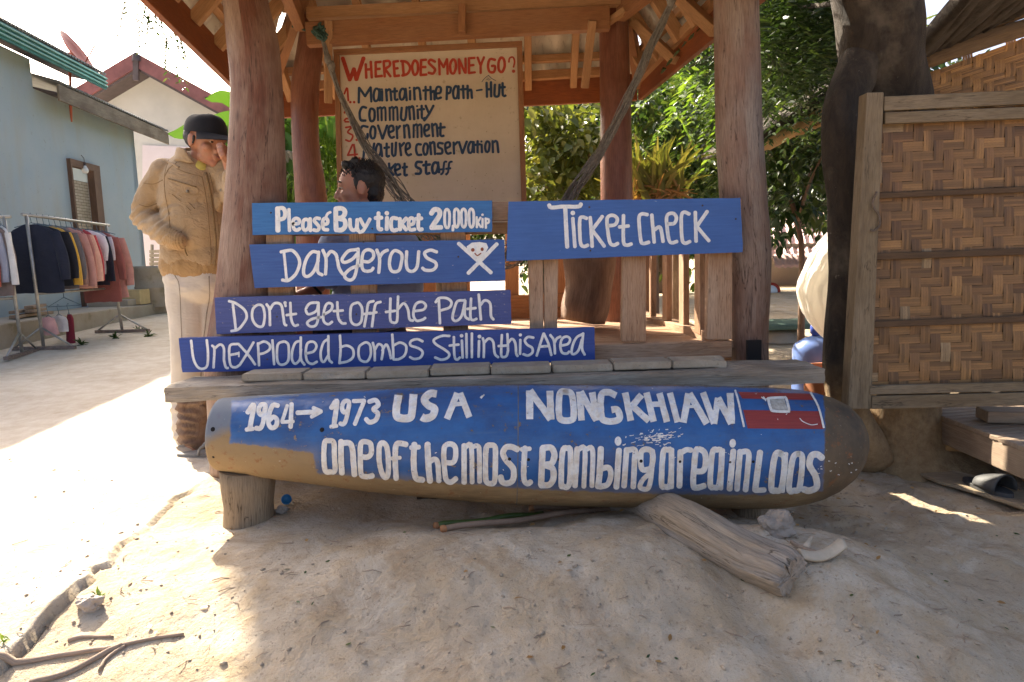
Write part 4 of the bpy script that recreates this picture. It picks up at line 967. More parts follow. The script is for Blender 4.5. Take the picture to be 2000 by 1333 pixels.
p.run('''376,146 322,140 302,200 322,258 370,258 374,216/*420,142 402,200 416,258 446,248 450,162/480,132 524,264/526,264 570,132/596,200 634,180 626,136 592,146 586,210 610,254 640,246/666,142 672,260/670,172 700,138/740,132 746,254/745,142 780,132 796,254/#22/836,126 836,250/840,136 870,126 876,250/878,136 910,126 916,246/#25/950,186 984,170 986,128 952,132 942,190 960,238 994,230/1020,116 1030,240/1030,132 1064,122 1076,240/1106,112 1106,232 1136,234/1086,156 1148,150/
332,458 346,330/346,324 420,438/420,440 440,312/*480,316 456,376 466,438 500,420 506,342/506,322 520,440/566,312 566,438 590,436/542,356 590,350/620,312 622,420 650,430 660,302/696,312 710,430/706,342 740,306/760,376 798,350 790,308 762,322 756,390 780,428 810,420/
908,322 872,322 860,370 876,424 914,424/*950,312 932,370 946,424 970,410 976,332/1000,302 1010,420/1010,312 1040,302 1050,420/1128,312 1086,308 1082,346 1120,370 1118,410 1072,414/1160,360 1198,340 1194,302 1156,312 1156,380 1176,414 1208,406/1236,302 1240,414/1240,332 1274,298/1290,298 1324,408/1326,408 1368,292/*1406,296 1382,350 1392,404 1420,394 1430,312/1436,296 1440,400/1476,288 1476,400/1452,326 1500,320/1516,324 1520,400/@1515,292,11/*1570,292 1552,340 1562,394 1586,388 1596,312/1626,288 1630,400/1630,302 1668,292 1684,400/
332,522 430,516/382,522 386,640/452,560 456,638/@452,530,11/548,524 506,528 496,580 516,634 558,630/590,512 600,634/654,518 602,574/602,576 634,628/656,580 698,560 690,522 656,532 652,590 670,628 704,620/746,512 746,628 770,626/726,552 770,546/#28/918,498 870,498 858,540 904,570 900,612 856,614/960,492 962,608 994,608/932,530 998,522/*1046,502 1022,550 1032,608 1064,598 1080,522/1080,502 1090,600/#22/1164,494 1142,502 1130,600 1110,620/1106,572 1140,568/1218,494 1192,506 1180,600 1160,620/1160,566 1204,560/''', 25)
M['navy'] = m_plain('navy_sign_paint', (.020, .050, .105), .55, .25, 40, .15); p.end(M['navy'], tb, 'blue_lettering')
p = Pen((645, 220), 5.128, signs['nb'], 15)
for i in range(60): p.disc(random.uniform(300, 1900), random.uniform(60, 860), random.uniform(1.5, 4.5))
M['stain'] = m_plain('stain', (.20, .14, .08), .8, .3, 60, 0); p.end(M['stain'], tb, 'stain_specks')
# ------------------------------------------------------------------ people
def m_skin(name, c, red):
    t = NT(name); v = t.coord(); f = t.noise(v, 22, 5); g = t.noise(v, 260, 3)
    t.base(t.mix(t.ramp(f, [(.35, 0), (.68, 1)]), c, red)); t.rough(.5); t.b.inputs['Subsurface Weight'].default_value = .12; t.b.inputs['Subsurface Radius'].default_value = (.008, .003, .0015)
    t.b.inputs['Subsurface Scale'].default_value = .5; t.bump(g, .12, .001); return t.m
M['skin1'] = m_skin('tanned_skin', (.36, .175, .10), (.42, .17, .10)); M['skin2'] = m_skin('light_skin', (.44, .225, .14), (.48, .20, .125))
M['lip'] = m_plain('lip', (.27, .085, .065), .45, .1, 60, .05); M['hairm'] = m_plain('black_hair', (.012, .010, .009), .42, .4, 140, .5, 0, .5)
M['eye'] = m_plain('eye', (.03, .018, .012), .12, .1, 30, 0, 0, .6); M['white_eye'] = m_plain('eye_white', (.42, .36, .30), .3, .05, 20, 0)
M['blackcap'] = m_cloth('black_cap_cloth', (.018, .019, .024), 700, .12); M['yellow'] = m_cloth('yellow_shirt', (.62, .52, .12), 600)
def m_jacket(name, c1, c2):
    t = NT(name); v = t.coord(); f = t.noise(v, 7, 7, .62); g = t.noise(t.coord('Object', (1, 1, 1.5), (0, .4, 0)), 13, 5, .55, 1.2); w_ = t.noise(v, 420, 2)
    t.base(t.mix(t.ramp(f, [(.35, 0), (.68, 1)]), c1, c2)); t.rough(.82); t.b.inputs['Specular IOR Level'].default_value = .2; t.b.inputs['Sheen Weight'].default_value = .2
    n1 = t.bump(g, .6, .02); n2 = t.bump(t.noise(t.coord('Object', (1, 1, 1.8), (0, .5, 0)), 34, 5, .62, 1.0), .28, .006, n1); t.bump(w_, .15, .001, n2); return t.m
M['jacket'] = m_jacket('khaki_canvas', (.43, .30, .17), (.35, .235, .125)); M['jackrib'] = m_jacket('khaki_rib', (.40, .25, .115), (.33, .20, .085))
M['trouser'] = m_cloth('pale_trouser_cloth', (.56, .49, .41), 420, .3, .08); M['shirtblue'] = m_jacket('blue_shirt_cloth', (.40, .50, .70), (.33, .42, .62))
M['stitch'] = m_plain('jacket_seam', (.25, .16, .075), .85, .2, 80, .3); M['brass'] = m_plain('dull_metal', (.30, .27, .22), .4, .2, 50, .1, .8)
def head_prims(C, face, up, s):
    """head about point C (centre of skull); face = unit facing direction; s = size (chin to crown = 2.3 s)"""
    F = Vector(face).normalized(); U = Vector(up); U = (U-F*U.dot(F)).normalized(); Sd = F.cross(U); C = Vector(C)
    m = Matrix((Sd, F, U)).transposed()
    L = lambda x, y, z: C+Sd*x*s+F*y*s+U*z*s
    pr = [('e', L(0, -.10, .18), (.76*s, .92*s, .86*s), m), ('e', L(0, .30, -.22), (.60*s, .52*s, .80*s), m), ('c', L(-.30, .22, -.72), .26*s, L(0, .58, -.94), .21*s), ('c', L(.30, .22, -.72), .26*s, L(0, .58, -.94), .21*s),
          ('e', L(0, .58, -.98), (.24*s, .20*s, .18*s), m), ('c', L(-.34, .74, .12), .12*s, L(.34, .74, .12), .12*s),
          ('c', L(0, .78, .02), .095*s, L(0, .95, -.33), .12*s), ('c', L(-.14, .84, -.38), .09*s, L(.14, .84, -.38), .09*s), ('e', L(.40, .56, -.26), (.24*s, .22*s, .22*s), m), ('e', L(-.40, .56, -.26), (.24*s, .22*s, .22*s), m),
          ('c', L(-.17, .80, -.60), .075*s, L(.17, .80, -.60), .075*s), ('c', L(-.13, .79, -.70), .085*s, L(.13, .79, -.70), .085*s),
          ('c', L(0, -.22, -.55), .46*s, L(0, -.42, -1.45), .50*s)]
    for sg in (-1, 1):
        pr += [('e', L(sg*.78, -.06, -.06), (.09*s, .19*s, .30*s), m), ('c', L(sg*.80, -.16, .12), .05*s, L(sg*.80, -.10, -.32), .05*s)]
    return pr, L, m
def face_bits(L, m, s, parent, skin, gaze=0):
    for sg in (-1, 1):
        b = MB(); b.ell(L(sg*.31, .70, .0), (.125*s, .09*s, .055*s), 14, 10, m); b.build('eye_white', M['white_eye'], parent)
        b = MB(); b.ell(L(sg*.31+gaze, .775, -.005), (.075*s, .045*s, .055*s), 12, 8, m); b.build('iris', M['eye'], parent)
        b = MB(); b.tube([L(sg*.13, .83, .22), L(sg*.30, .83, .27), L(sg*.50, .70, .20)], [.028*s, .038*s, .018*s], 6); b.build('eyebrow', M['hairm'], parent)
        b = MB(); b.tube([L(sg*.15, .79, .05), L(sg*.31, .79, .085), L(sg*.47, .68, .03)], [.028*s, .036*s, .025*s], 6); b.build('eyelid', skin, parent)
    b = MB(); b.tube([L(-.22, .79, -.655), L(-.1, .875, -.64), L(0, .885, -.65), L(.1, .875, -.64), L(.22, .79, -.655)], [.02*s, .045*s, .045*s, .045*s, .02*s], 8); b.build('lips', M['lip'], parent)
def fingers(base, dirs, palm, lens, r): pass

def disp_wrinkle(amp, sc, zs=2.5, seed=0):
    def f(c):
        q = Vector((c.x*sc+seed, c.y*sc, c.z*sc*zs)); n = mnoise.noise(q+Vector((mnoise.noise(q*.6)*1.2, 0, 0)))
        r_ = 1-abs(mnoise.noise(q*1.3+Vector((5, 2, seed))))*2
        return amp*(n*.8+r_*.6)
    return f

# --- man standing behind the post
MY = 3.50
def Q(px, py, dy=0.0): return P(px, py, MY+dy)
mm = MY/FPX
man = thing('person', Q(370, 872), 'man standing behind the post, black cap, khaki jacket, pale trousers, hand at his nose', 'person')
hs = .1085; HC = Q(403, 275, -.01)
hp, HL, hm = head_prims(HC, (.90, -.44, -.22), (.16, -.10, 1), hs)
sh_r, el_r, wr_r = Q(318, 332, .02), Q(280, 424, .03), Q(340, 470, -.13)
sh_l, el_l, wr_l = Q(444, 338, .03), Q(474, 398, -.10), Q(449, 328, -.13)
body = hp+[('c', Q(392, 322, .03), .062, Q(383, 345, .05), .085), ('e', Q(380, 390, .04), (.155, .105, .19)), ('e', Q(382, 470, .03), (.14, .10, .17)), ('e', Q(385, 545, .03), (.145, .105, .12)),
    ('c', Q(330, 335, .04), .058, sh_r, .055), ('c', sh_r, .054, el_r, .042), ('c', el_r, .042, wr_r, .030), ('c', wr_r, .032, Q(362, 480, -.03), .034),
    ('c', Q(430, 335, .04), .058, sh_l, .055), ('c', sh_l, .05, el_l, .042), ('c', el_l, .042, wr_l, .028)]
for (x0, x1, x2, dy) in ((362, 368, 362, .0), (408, 408, 400, .06)):
    body += [('c', Q(x0, 570, .03+dy), .078, Q(x1, 690, dy), .055), ('c', Q(x1, 690, dy), .052, Q(x2, 850, dy+.03), .034), ('c', Q(x2, 862, dy+.03), .034, Q(x2+26, 872, dy-.12), .030)]
# hand at the nose: palm, four curled fingers, thumb
pc = Q(449, 306, -.15); body += [('c', wr_l, .028, Q(446, 312, -.15), .030), ('e', pc, (.030, .036, .040))]
for k, (dx, dz, dyk) in enumerate([(-3, -8, -.005), (-3, -1, -.018), (-2, 6, -.026), (0, 12, -.03)]):
    k0 = Q(446+dx, 300+dz*.9, -.155+dyk); k1 = Q(438+dx*1.2, 291+dz*1.0, -.185+dyk); k2 = Q(429+dx+k*1.6, 293+dz*1.05, -.185+dyk); k3 = Q(430+dx+k*1.8, 299+dz*1.0, -.165+dyk)
    body += [('c', k0, .0115, k1, .0108), ('c', k1, .0108, k2, .0098), ('c', k2, .0098, k3, .0085)]
body += [('c', Q(447, 318, -.17), .012, Q(437, 312, -.195), .011), ('c', Q(437, 312, -.195), .011, Q(431, 304, -.20), .009)]
mk('body', blob(body, .0052, 2), M['skin1'], man)
face_bits(HL, hm, hs, man, M['skin1'], .03)
# hair below the cap
b = [('e', HL(0, -.30, .12), (.80*hs, .76*hs, .66*hs), hm), ('c', HL(.78, .12, .10), .07*hs, HL(.80, .10, -.18), .05*hs), ('c', HL(-.78, .12, .10), .07*hs, HL(-.80, .10, -.18), .05*hs)]
mk('hair', blob(b, .006, 1, disp_wrinkle(.003, 60, 1)), M['hairm'], man)
# cap: crown, brim, button
b = MB(); cp = []
def capf(u, v):
    a = 2*math.pi*u; h = v; r_ = math.cos(h*math.pi/2*.98)**.55; front_ = max(0, math.cos(a))
    return HL(.88*r_*math.sin(a), -.06+1.0*r_*math.cos(a), .30+(.80+.10*front_)*math.sin(h*math.pi/2)+.02*math.sin(6*a)*r_)
b.grid(capf, 41, 14); b.build('cap_crown', M['blackcap'], man)
b = MB()
def brim(u, v, o=0):
    a = (u-.5)*2.35; rr = .97+.82*v*(math.cos(a*1.25) if abs(a) < 1.25 else 0)**.8
    return HL(.93*rr*math.sin(a)*(1-.10*v), -.06+1.02*rr*math.cos(a), .34-.16*v-.20*v*math.sin(a)**2+o)
n_ = 21; b.grid(lambda u, v: brim(u, v, .03), n_, 8); b.grid(lambda u, v: brim(1-u, v, -.01), n_, 8); b.tube([brim(i/20, 1, .01) for i in range(21)], .025*hs, 6); b.build('cap_brim', M['blackcap'], man)
b = MB(); b.ell(HL(0, -.06, 1.12), (.05*hs,)*3, 10, 6); b.build('cap_button', M['blackcap'], man)
# shirt, jacket
mk('shirt', blob([('c', Q(390, 318, .03), .052, Q(391, 334, -.012), .050)], .007, 2), M['yellow'], man)
jk = [('e', Q(377, 385, .035), (.172, .135, .225), Matrix.Rotation(.03, 3, 'Y')), ('e', Q(382, 440, .025), (.165, .145, .20)), ('c', Q(362, 500, .03), .118, Q(402, 500, .03), .118), ('c', Q(352, 460, .03), .10, Q(412, 460, .03), .11),
      ('c', Q(345, 343, .04), .080, Q(322, 338, .02), .070), ('c', Q(322, 338, .02), .070, Q(297, 380, .03), .068), ('c', Q(297, 380, .03), .068, el_r, .062), ('c', el_r, .062, Q(312, 450, -.06), .056), ('c', Q(312, 450, -.06), .060, Q(337, 466, -.115), .048),
      ('c', Q(420, 345, .04), .08, sh_l, .078), ('c', sh_l, .076, el_l, .066), ('c', el_l, .066, Q(455, 348, -.13), .050)]
def jdisp(c):
    px, py = proj(c); sl = 1.0 if px < 330 or py > 455 else .55
    q = Vector((c.x*10+c.z*3, c.y*9, c.z*12-c.x*4)); f = mnoise.noise(q+Vector((mnoise.noise(q*.5)*1.5, 0, 0)))
    e = 0
    if px < 335 and 395 < py < 485: e = .0042*math.sin((px*.55+py*.85)*.42+3*mnoise.noise(c*9))
    q2 = Vector((c.x*30-c.z*22, c.y*24, c.z*46+c.x*18)); return sl*.006*f+.0012*(1-2*abs(mnoise.noise(c*26+Vector((3, 1, 7)))))+sl*.0010*(1-2*abs(mnoise.noise(q2)))+e
mk('jacket', blob(jk, .0085, 2, jdisp), M['jacket'], man)
mk('jacket_hem', blob([('c', Q(356, 518, .03), .110, Q(404, 518, .03), .108), ('c', Q(372, 518, .03), .122, Q(390, 518, .03), .122)], .008, 2, lambda c: .0022*math.sin(math.atan2(c.y-MY, c.x-Q(382, 518).x)*70)), M['jackrib'], man)
mk('jacket_cuff', blob([('c', Q(334, 464, -.11), .052, Q(347, 472, -.14), .043)], .005, 1, lambda c: .0015*math.sin(c.x*500)), M['jackrib'], man)
# surface details projected on the jacket
_jo = bpy.data.objects['jacket']; JT = BVHTree.FromPolygons([tuple(v.co) for v in _jo.data.vertices], [tuple(p.vertices) for p in _jo.data.polygons])
def onj(px, py, lift=.002):
    d = ray(px, py).normalized(); h = JT.ray_cast(CAM, d)
    return h[0]-d*lift if h[0] else None
def seam(pts, r_, name, mat, parent=man, lift=.001):
    q = [onj(x, y, lift) for x, y in catmull(pts, 4)]; q = [v for v in q if v]
    if len(q) > 2: b = MB(); b.tube(q, r_, 6); b.build(name, mat, parent)
seam([(402, 338), (410, 375), (416, 420), (421, 470), (420, 505), (417, 532)], .006, 'zip_placket', M['stitch'])
for pts in ([(409, 338), (418, 378), (424, 425), (429, 475), (428, 530)], [(394, 345), (403, 390), (408, 440), (412, 500), (410, 530)], [(330, 312), (322, 340), (322, 375), (330, 420), (332, 460)], [(272, 400), (288, 404), (306, 398)], [(280, 358), (300, 360), (318, 352)], [(345, 318), (330, 330), (322, 345)], [(345, 330), (365, 338), (392, 345)]):
    seam(pts, .0022, 'jacket_seam', M['stitch'], man, .0)
def flap(pts, name, mat, th=.006):
    """stitched cloth patch lying on the jacket"""
    q = [onj(x, y, th) for x, y in pts]
    if any(v is None for v in q): return
    b = MB(); n = len(q); c = sum(q, Vector())/n; d = (CAM-c).normalized(); b.add(q+[c+d*.004], [(i, (i+1) % n, n) for i in range(n)], None, True); b.add(q+[v-d*th*2.2 for v in q], [(i, i+n, (i+1) % n+n, (i+1) % n) for i in range(n)]); b.build(name, mat, man)
flap(catmull([(327, 350), (350, 356), (384, 366), (383, 380), (366, 378), (352, 376), (340, 364)], 4, True), 'pocket_flap', M['jacket'])
flap(catmull([(330, 372), (352, 380), (382, 384), (384, 412), (368, 416), (345, 405), (332, 390)], 5, True), 'chest_pocket', M['jacket'], .003)
flap(catmull([(424, 358), (436, 356), (443, 368), (436, 376), (424, 374)], 4, True), 'pocket_flap', M['jacket']); flap(catmull([(418, 378), (440, 380), (440, 412), (422, 412)], 4, True), 'chest_pocket', M['jacket'], .003)
seam([(328, 349), (352, 357), (384, 366)], .0035, 'pocket_zip', M['stitch'], man, .004); seam([(336, 380), (356, 396), (372, 412)], .002, 'jacket_seam', M['stitch'], man, .003); seam([(350, 382), (368, 396), (380, 408)], .002, 'jacket_seam', M['stitch'], man, .003)
seam([(353, 452), (358, 470), (362, 492), (366, 500)], .003, 'jacket_seam', M['stitch'], man, .001)
for px, py in ((366, 374), (361, 472), (432, 372)):
    h = onj(px, py, .008)
    if h: b = MB(); b.ell(h, (.0075, .0075, .0075), 12, 8); b.build('snap_button', M['brass'], man)
# collar: open stand-up collar with thickness
b = MB(); cc_ = Q(385, 322, .03); ring = []
for k in range(25):
    a = R(-35+k*10.6); ring.append((a, 1))
def colr(u, v):
    g = R(26+24*v); a = R(-48)+g+u*(2*math.pi-2*g); x = math.cos(a); y = math.sin(a); r_ = .100-.020*v+.026*max(0, math.cos(a-R(-48)))*v
    return Q(384, 316, .02)+Vector((x*r_*1.1, y*r_*1.0, .080*v*(.8+.3*max(0, y))-.02*max(0, math.cos(a-R(-48)))+.010*mnoise.noise(Vector((a*2, v*2, 1)))))
b.grid(colr, 44, 7); co = b.build('jacket_collar', M['jacket'], man); so = co.modifiers.new('s', 'SOLIDIFY'); so.thickness = .012
seam([(318, 312), (336, 320), (350, 328)], .006, 'shoulder_strap', M['jacket'], man, .0)
# trousers: bunched over the ankles
tr = [('c', Q(362, 545, .03), .108, Q(402, 545, .03), .108), ('e', Q(383, 560, .03), (.135, .115, .10))]
for (x0, x1, x2, dy) in ((363, 368, 366, .0), (405, 404, 394, .06)):
    tr += [('c', Q(x0, 560, .03+dy), .100, Q(x1, 680, dy), .084), ('c', Q(x1, 680, dy), .084, Q(x2, 790, dy+.03), .076), ('c', Q(x2, 790, dy+.03), .076, Q(x2+3, 846, dy+.01), .074)]
def tdisp(c):
    px, py = proj(c); b_ = ss(770, 800, py)
    q = Vector((c.x*8, c.y*8, c.z*26)); f = 1-2*abs(mnoise.noise(q+Vector((mnoise.noise(c*6)*2, 0, 0)))); return float(b_)*(.004*math.sin(py*.30+5*mnoise.noise(c*9)+px*.05)+.007*f)+.0028*f*float(ss(620, 550, py)+.15)+.007*mnoise.noise(c*8)
mk('trousers', blob(tr, .0085, 2, tdisp), M['trouser'], man)
_to = bpy.data.objects['trousers']; JT = BVHTree.FromPolygons([tuple(v.co) for v in _to.data.vertices], [tuple(p.vertices) for p in _to.data.polygons])
M['tseam'] = m_plain('trouser_seam', (.30, .25, .20), .9, .2, 80, .2)
seam([(341, 538), (350, 560), (354, 640), (358, 720)], .0022, 'trouser_seam', M['tseam'], man, .0); seam([(408, 540), (409, 580), (404, 610)], .003, 'trouser_seam', M['tseam'], man, .0); seam([(404, 610), (396, 680), (392, 740)], .003, 'trouser_seam', M['tseam'], man, .0)
M['rubber'] = m_plain('grey_rubber', (.23, .22, .20), .7, .2, 40, .2)
def flip_flop(c, ang, L, name, label, mat, parent=None, strap=True):
    r_ = parent or thing(name, c, label, 'flip-flop'); c = Vector(c); f = Vector((math.cos(ang), math.sin(ang), 0)); s_ = Vector((-math.sin(ang), math.cos(ang), 0)); out = []
    for k in range(28):
        a = 2*math.pi*k/28; x = math.cos(a); y = math.sin(a); out.append(c+f*x*L/2+s_*y*L*(.175+.035*x))
    b = MB(); b.prism(out, (0, 0, .018)); b.build('sole', mat, r_, .003)
    if strap:
        for sg in (-1, 1):
            b = MB(); b.tube(catmull([tuple(c+f*L*.30+Vector((0, 0, .018))), tuple(c+f*L*.18+s_*sg*L*.08+Vector((0, 0, .055))), tuple(c-f*L*.02+s_*sg*L*.16+Vector((0, 0, .045))), tuple(c-f*L*.08+s_*sg*L*.175+Vector((0, 0, .01)))], .01), .007, 8); b.build('strap', mat, r_)
    return r_
g = PG(392, 893); flip_flop(g+Vector((.02, 0, .0)), R(12), .25, 'flip_flop', 'grey flip-flop on the bright ground beside the bomb tail', M['rubber'])

# --- young man seated in the hut, seen in profile
SY = 3.24
def Q2(px, py, dy=0.0): return P(px, py, SY+dy)
sit = thing('person', Q2(715, 640), 'seated man in profile behind the signs, short black hair and light blue shirt', 'person')
hs2 = .112; HC2 = Q2(702, 368)
hp, HL2, hm2 = head_prims(HC2, (-.975, -.22, -.02), (.03, .0, 1), hs2)
bd = hp+[('c', Q2(722, 430, .02), .065, Q2(724, 460, .03), .09), ('e', Q2(722, 505, .04), (.17, .11, .19)), ('e', Q2(725, 590, .06), (.16, .13, .17)),
     ('c', Q2(655, 478, .0), .058, Q2(640, 540, -.03), .046), ('c', Q2(640, 540, -.03), .042, Q2(606, 572, -.06), .034), ('c', Q2(606, 572, -.06), .032, Q2(580, 584, -.07), .034),
     ('c', Q2(788, 482, .05), .058, Q2(800, 560, .06), .046), ('c', Q2(800, 560, .06), .042, Q2(745, 600, -.06), .034), ('c', Q2(735, 600, -.07), .034, Q2(712, 604, -.07), .030),
     ('c', Q2(700, 650, .06), .085, Q2(590, 640, .0), .062), ('c', Q2(590, 640, .0), .058, Q2(600, 690, .25), .045), ('c', Q2(745, 655, .08), .085, Q2(640, 655, .22), .06), ('c', Q2(640, 655, .22), .055, Q2(560, 668, .30), .045)]
for k in range(4):
    a0 = Q2(574, 577+k*5, -.085+.006*k); bd += [('c', a0, .011, Q2(560, 583+k*5, -.09), .010), ('c', Q2(560, 583+k*5, -.09), .010, Q2(552, 592+k*4.5, -.085), .009)]
    bd += [('c', Q2(708, 600+k*4, -.085), .011, Q2(694, 604+k*4, -.09), .010), ('c', Q2(694, 604+k*4, -.09), .010, Q2(688, 611+k*3, -.085), .009)]
bd += [('c', Q2(582, 578, -.09), .012, Q2(570, 572, -.11), .010), ('c', Q2(716, 597, -.09), .012, Q2(705, 593, -.11), .010)]
mk('body', blob(bd, .0055, 2), M['skin2'], sit)
face_bits(HL2, hm2, hs2, sit, M['skin2'])
hb = [('e', HL2(0, -.24, .34), (.84*hs2, .86*hs2, .80*hs2), hm2), ('e', HL2(0, -.52, -.16), (.70*hs2, .50*hs2, .62*hs2), hm2), ('c', HL2(-.35, .48, .93), .18*hs2, HL2(.35, .48, .93), .18*hs2), ('c', HL2(-.3, .1, 1.05), .2*hs2, HL2(.3, .1, 1.05), .2*hs2),
      ('c', HL2(.76, .14, .20), .10*hs2, HL2(.78, .12, -.10), .05*hs2), ('c', HL2(-.76, .14, .20), .10*hs2, HL2(-.78, .12, -.10), .05*hs2)]
mk('hair', blob(hb, .006, 1, lambda c: .008*abs(mnoise.noise(c*70))-.003), M['hairm'], sit)
b = MB()
for i in range(300):
    a = random.uniform(-.8, .8); y = random.uniform(-.7, .72); zt = .34+.80*math.sqrt(max(0, 1-(a/.84)**2-((y+.24)/.95)**2)) if (a/.84)**2+((y+.24)/.95)**2 < 1 else None
    if zt is None: continue
    p0 = HL2(a, y, zt-.05); p1 = HL2(a*1.05+random.uniform(-.05, .05), y+random.uniform(-.05, .12), zt+random.uniform(.05, .11)); b.tube([p0, p0.lerp(p1, .5), p1], [.0028, .0022, .0006], 4, False)
b.build('hair_tuft', M['hairm'], sit)
st = [('e', Q2(722, 508, .04), (.205, .135, .205)), ('e', Q2(725, 590, .06), (.19, .15, .18)), ('c', Q2(680, 470, .02), .07, Q2(655, 482, .0), .078), ('c', Q2(655, 482, .0), .078, Q2(640, 535, -.03), .072), ('c', Q2(765, 470, .05), .07, Q2(790, 486, .05), .08), ('c', Q2(790, 486, .05), .078, Q2(800, 560, .06), .068), ('c', Q2(800, 560, .06), .066, Q2(768, 585, .0), .055),
      ('c', Q2(722, 445, .03), .078, Q2(724, 470, .03), .12)]
mk('shirt', blob(st, .0085, 2, disp_wrinkle(.007, 9, 1.6, 4)), M['shirtblue'], sit)
M['shorts'] = m_cloth('dark_shorts', (.05, .055, .07)); mk('shorts', blob([('c', Q2(715, 645, .06), .125, Q2(640, 645, .02), .09), ('c', Q2(745, 655, .1), .125, Q2(680, 655, .2), .09)], .01, 2), M['shorts'], sit)
b = MB(); wq = Q2(618, 566, -.055); dd = (Q2(606, 572, -.06)-Q2(640, 540, -.03)).normalized(); x_ = dd.orthogonal().normalized(); y_ = dd.cross(x_); b.tube([wq+x_*.037*math.cos(2*math.pi*k/20)+y_*.037*math.sin(2*math.pi*k/20) for k in range(21)], .006, 6, False); b.build('watch_strap', M['blackcap'], sit)

# ------------------------------------------------------------------ hammock
M['net'] = m_plain('hammock_cord', (.20, .18, .15), .85, .35, 60, .3); M['netgreen'] = m_plain('green_rope', (.05, .10, .075), .85, .3, 60, .3)
ham = thing('hammock', P(900, 500, 3.8), 'dark cord net hammock slung between two posts inside the hut', 'hammock')
HP = [(628, 66, 3.95, 5), (640, 112, 3.94, 8), (660, 170, 3.94, 9), (690, 240, 3.93, 12), (715, 285, 3.92, 16), (745, 330, 3.90, 22), (790, 390, 3.92, 34), (850, 465, 3.86, 50), (930, 500, 3.8, 56), (1020, 490, 3.74, 54), (1070, 440, 3.68, 36), (1112, 384, 3.62, 24), (1160, 315, 3.56, 20), (1212, 225, 3.48, 17), (1262, 110, 3.40, 14), (1290, 50, 3.36, 13), (1322, -20, 3.32, 11), (1390, -170, 3.15, 7)]
hc = catmull([tuple(P(x, y, Y))+(wd*Y/FPX,) for x, y, Y, wd in HP], .03)
b = MB(); hn = len(hc); hc = np.array(hc)
for k in range(26):
    ph = random.uniform(0, 6.28); off = random.uniform(-1, 1); od = random.uniform(-1, 1); pth = []
    for i, (x, y, z, wd) in enumerate(hc):
        T = Vector(hc[min(i+1, hn-1)][:3])-Vector(hc[max(i-1, 0)][:3]); T.normalize(); N = T.cross(Vector((0, 1, 0))).normalized(); a = off+.35*math.sin(i*.55+ph)+.25*math.sin(i*.21+ph*2)
        pth.append(Vector((x, y, z))+N*a*wd*.42+Vector((0, 1, 0))*(od+.4*math.cos(i*.5+ph))*wd*.25)
    b.tube(pth, .0030, 5)
nt_ = b.build('net', M['net'], ham)
b = MB()
for k in range(16):
    c0 = P(627+random.uniform(-7, 9), 64+random.uniform(-9, 9), 3.94); pts = [c0+Vector((random.uniform(-.035, .035), random.uniform(-.03, .03), random.uniform(-.025, .025))) for _ in range(5)]; b.tube(catmull([tuple(p) for p in pts], .01), .0055, 6)
b.tube([P(572, 52, 4.1), P(600, 60, 4.0), P(628, 66, 3.94), P(650, 58, 3.95)], .008, 6); b.build('knot', M['netgreen'], ham)
for (px, py, Y) in ((640, 115, 3.94), (648, 130, 3.94), (1310, 0, 3.33)):
    b = MB(); b.ell(P(px, py, Y), (.02, .02, .032), 10, 8); b.build('wrapped_loop', M['net'], ham)
# ------------------------------------------------------------------ left side: houses, porch, clothes
t = NT('blue_grey_render'); v = t.coord(); f = t.noise(v, .7, 7, .6); g = t.noise(v, 14, 6, .7); h = t.noise(t.coord('Object', (1, 1, .25)), 2.2, 5)
col = t.mix(t.ramp(f, [(.35, 0), (.65, 1)]), (.33, .425, .50), (.42, .48, .51)); col = t.mix(t.math('MULTIPLY', t.ramp(h, [(.47, 0), (.66, 1)]), .5), col, (.40, .39, .34)); col = t.mix(t.ramp(g, [(.62, 0), (.69, .5)]), col, (.24, .25, .25))
t.base(col); t.rough(.92); t.bump(g, .2, .004); M['wallblue'] = t.m
M['teal'] = m_plain('teal_metal', (.045, .20, .19), .55, .25, 5, .15, .2); M['soffit'] = m_plain('dark_soffit', (.10, .075, .075), .8, .2, 5, .2)
M['oldfascia'] = m_wood('old_fascia', (.34, .29, .22), (.22, .17, .12), (.15, .11, .08), .85)
def m_corr(name, c, period, axis, amp=.5):
    t = NT(name); v = t.coord(); f = t.noise(v, 1.2, 6, .65); col = t.mix(t.ramp(f, [(.35, 0), (.7, 1)]), c, tuple(x*.6 for x in c)); t.base(col); t.rough(.6); return t.m
M['tin'] = m_corr('roof_tin', (.30, .30, .29), .1, 0); M['redroof'] = m_plain('red_metal_roof', (.23, .085, .08), .6, .3, 3, .2)
HV = (P(890, 510, 10)-CAM); HV.z = 0; HV.normalize()             # the left house runs along this direction
HS = Vector((HV.y, -HV.x, 0))                                     # towards the yard
W0 = Vector((-6.2, 7.2, 0))
def HP_(u, s_, z): p = W0+HV*u+HS*s_; p.z = z; return p           # along, towards the yard, height
def uof(px, s_):                                                  # where a picture column meets a plane parallel to the wall
    d = ray(px, 510); d.z = 0; o = W0+HS*s_
    # CAM.xy + d*k = o + HV*u
    A = np.array([[d.x, -HV.x], [d.y, -HV.y]]); k, u = np.linalg.solve(A, [o.x, o.y]); return float(u)
def zof(px, py, s_):
    d = ray(px, py); o = W0+HS*s_; k = (o-CAM).dot(HS)/d.dot(HS); return (CAM+d*k).z
house = thing('house', HP_(0, 0, 0), 'blue grey rendered house with teal edged tin roof and a bamboo screened doorway', 'house')
uA, uB = uof(101, 0), uof(284, 0); zt1 = zof(60, 128, 0); zt2 = zof(110, 205, 0)+.1; zg = .15
du0, du1 = uof(150, 0), uof(206, 0); dzt, dzb = zof(176, 322, 0), .48
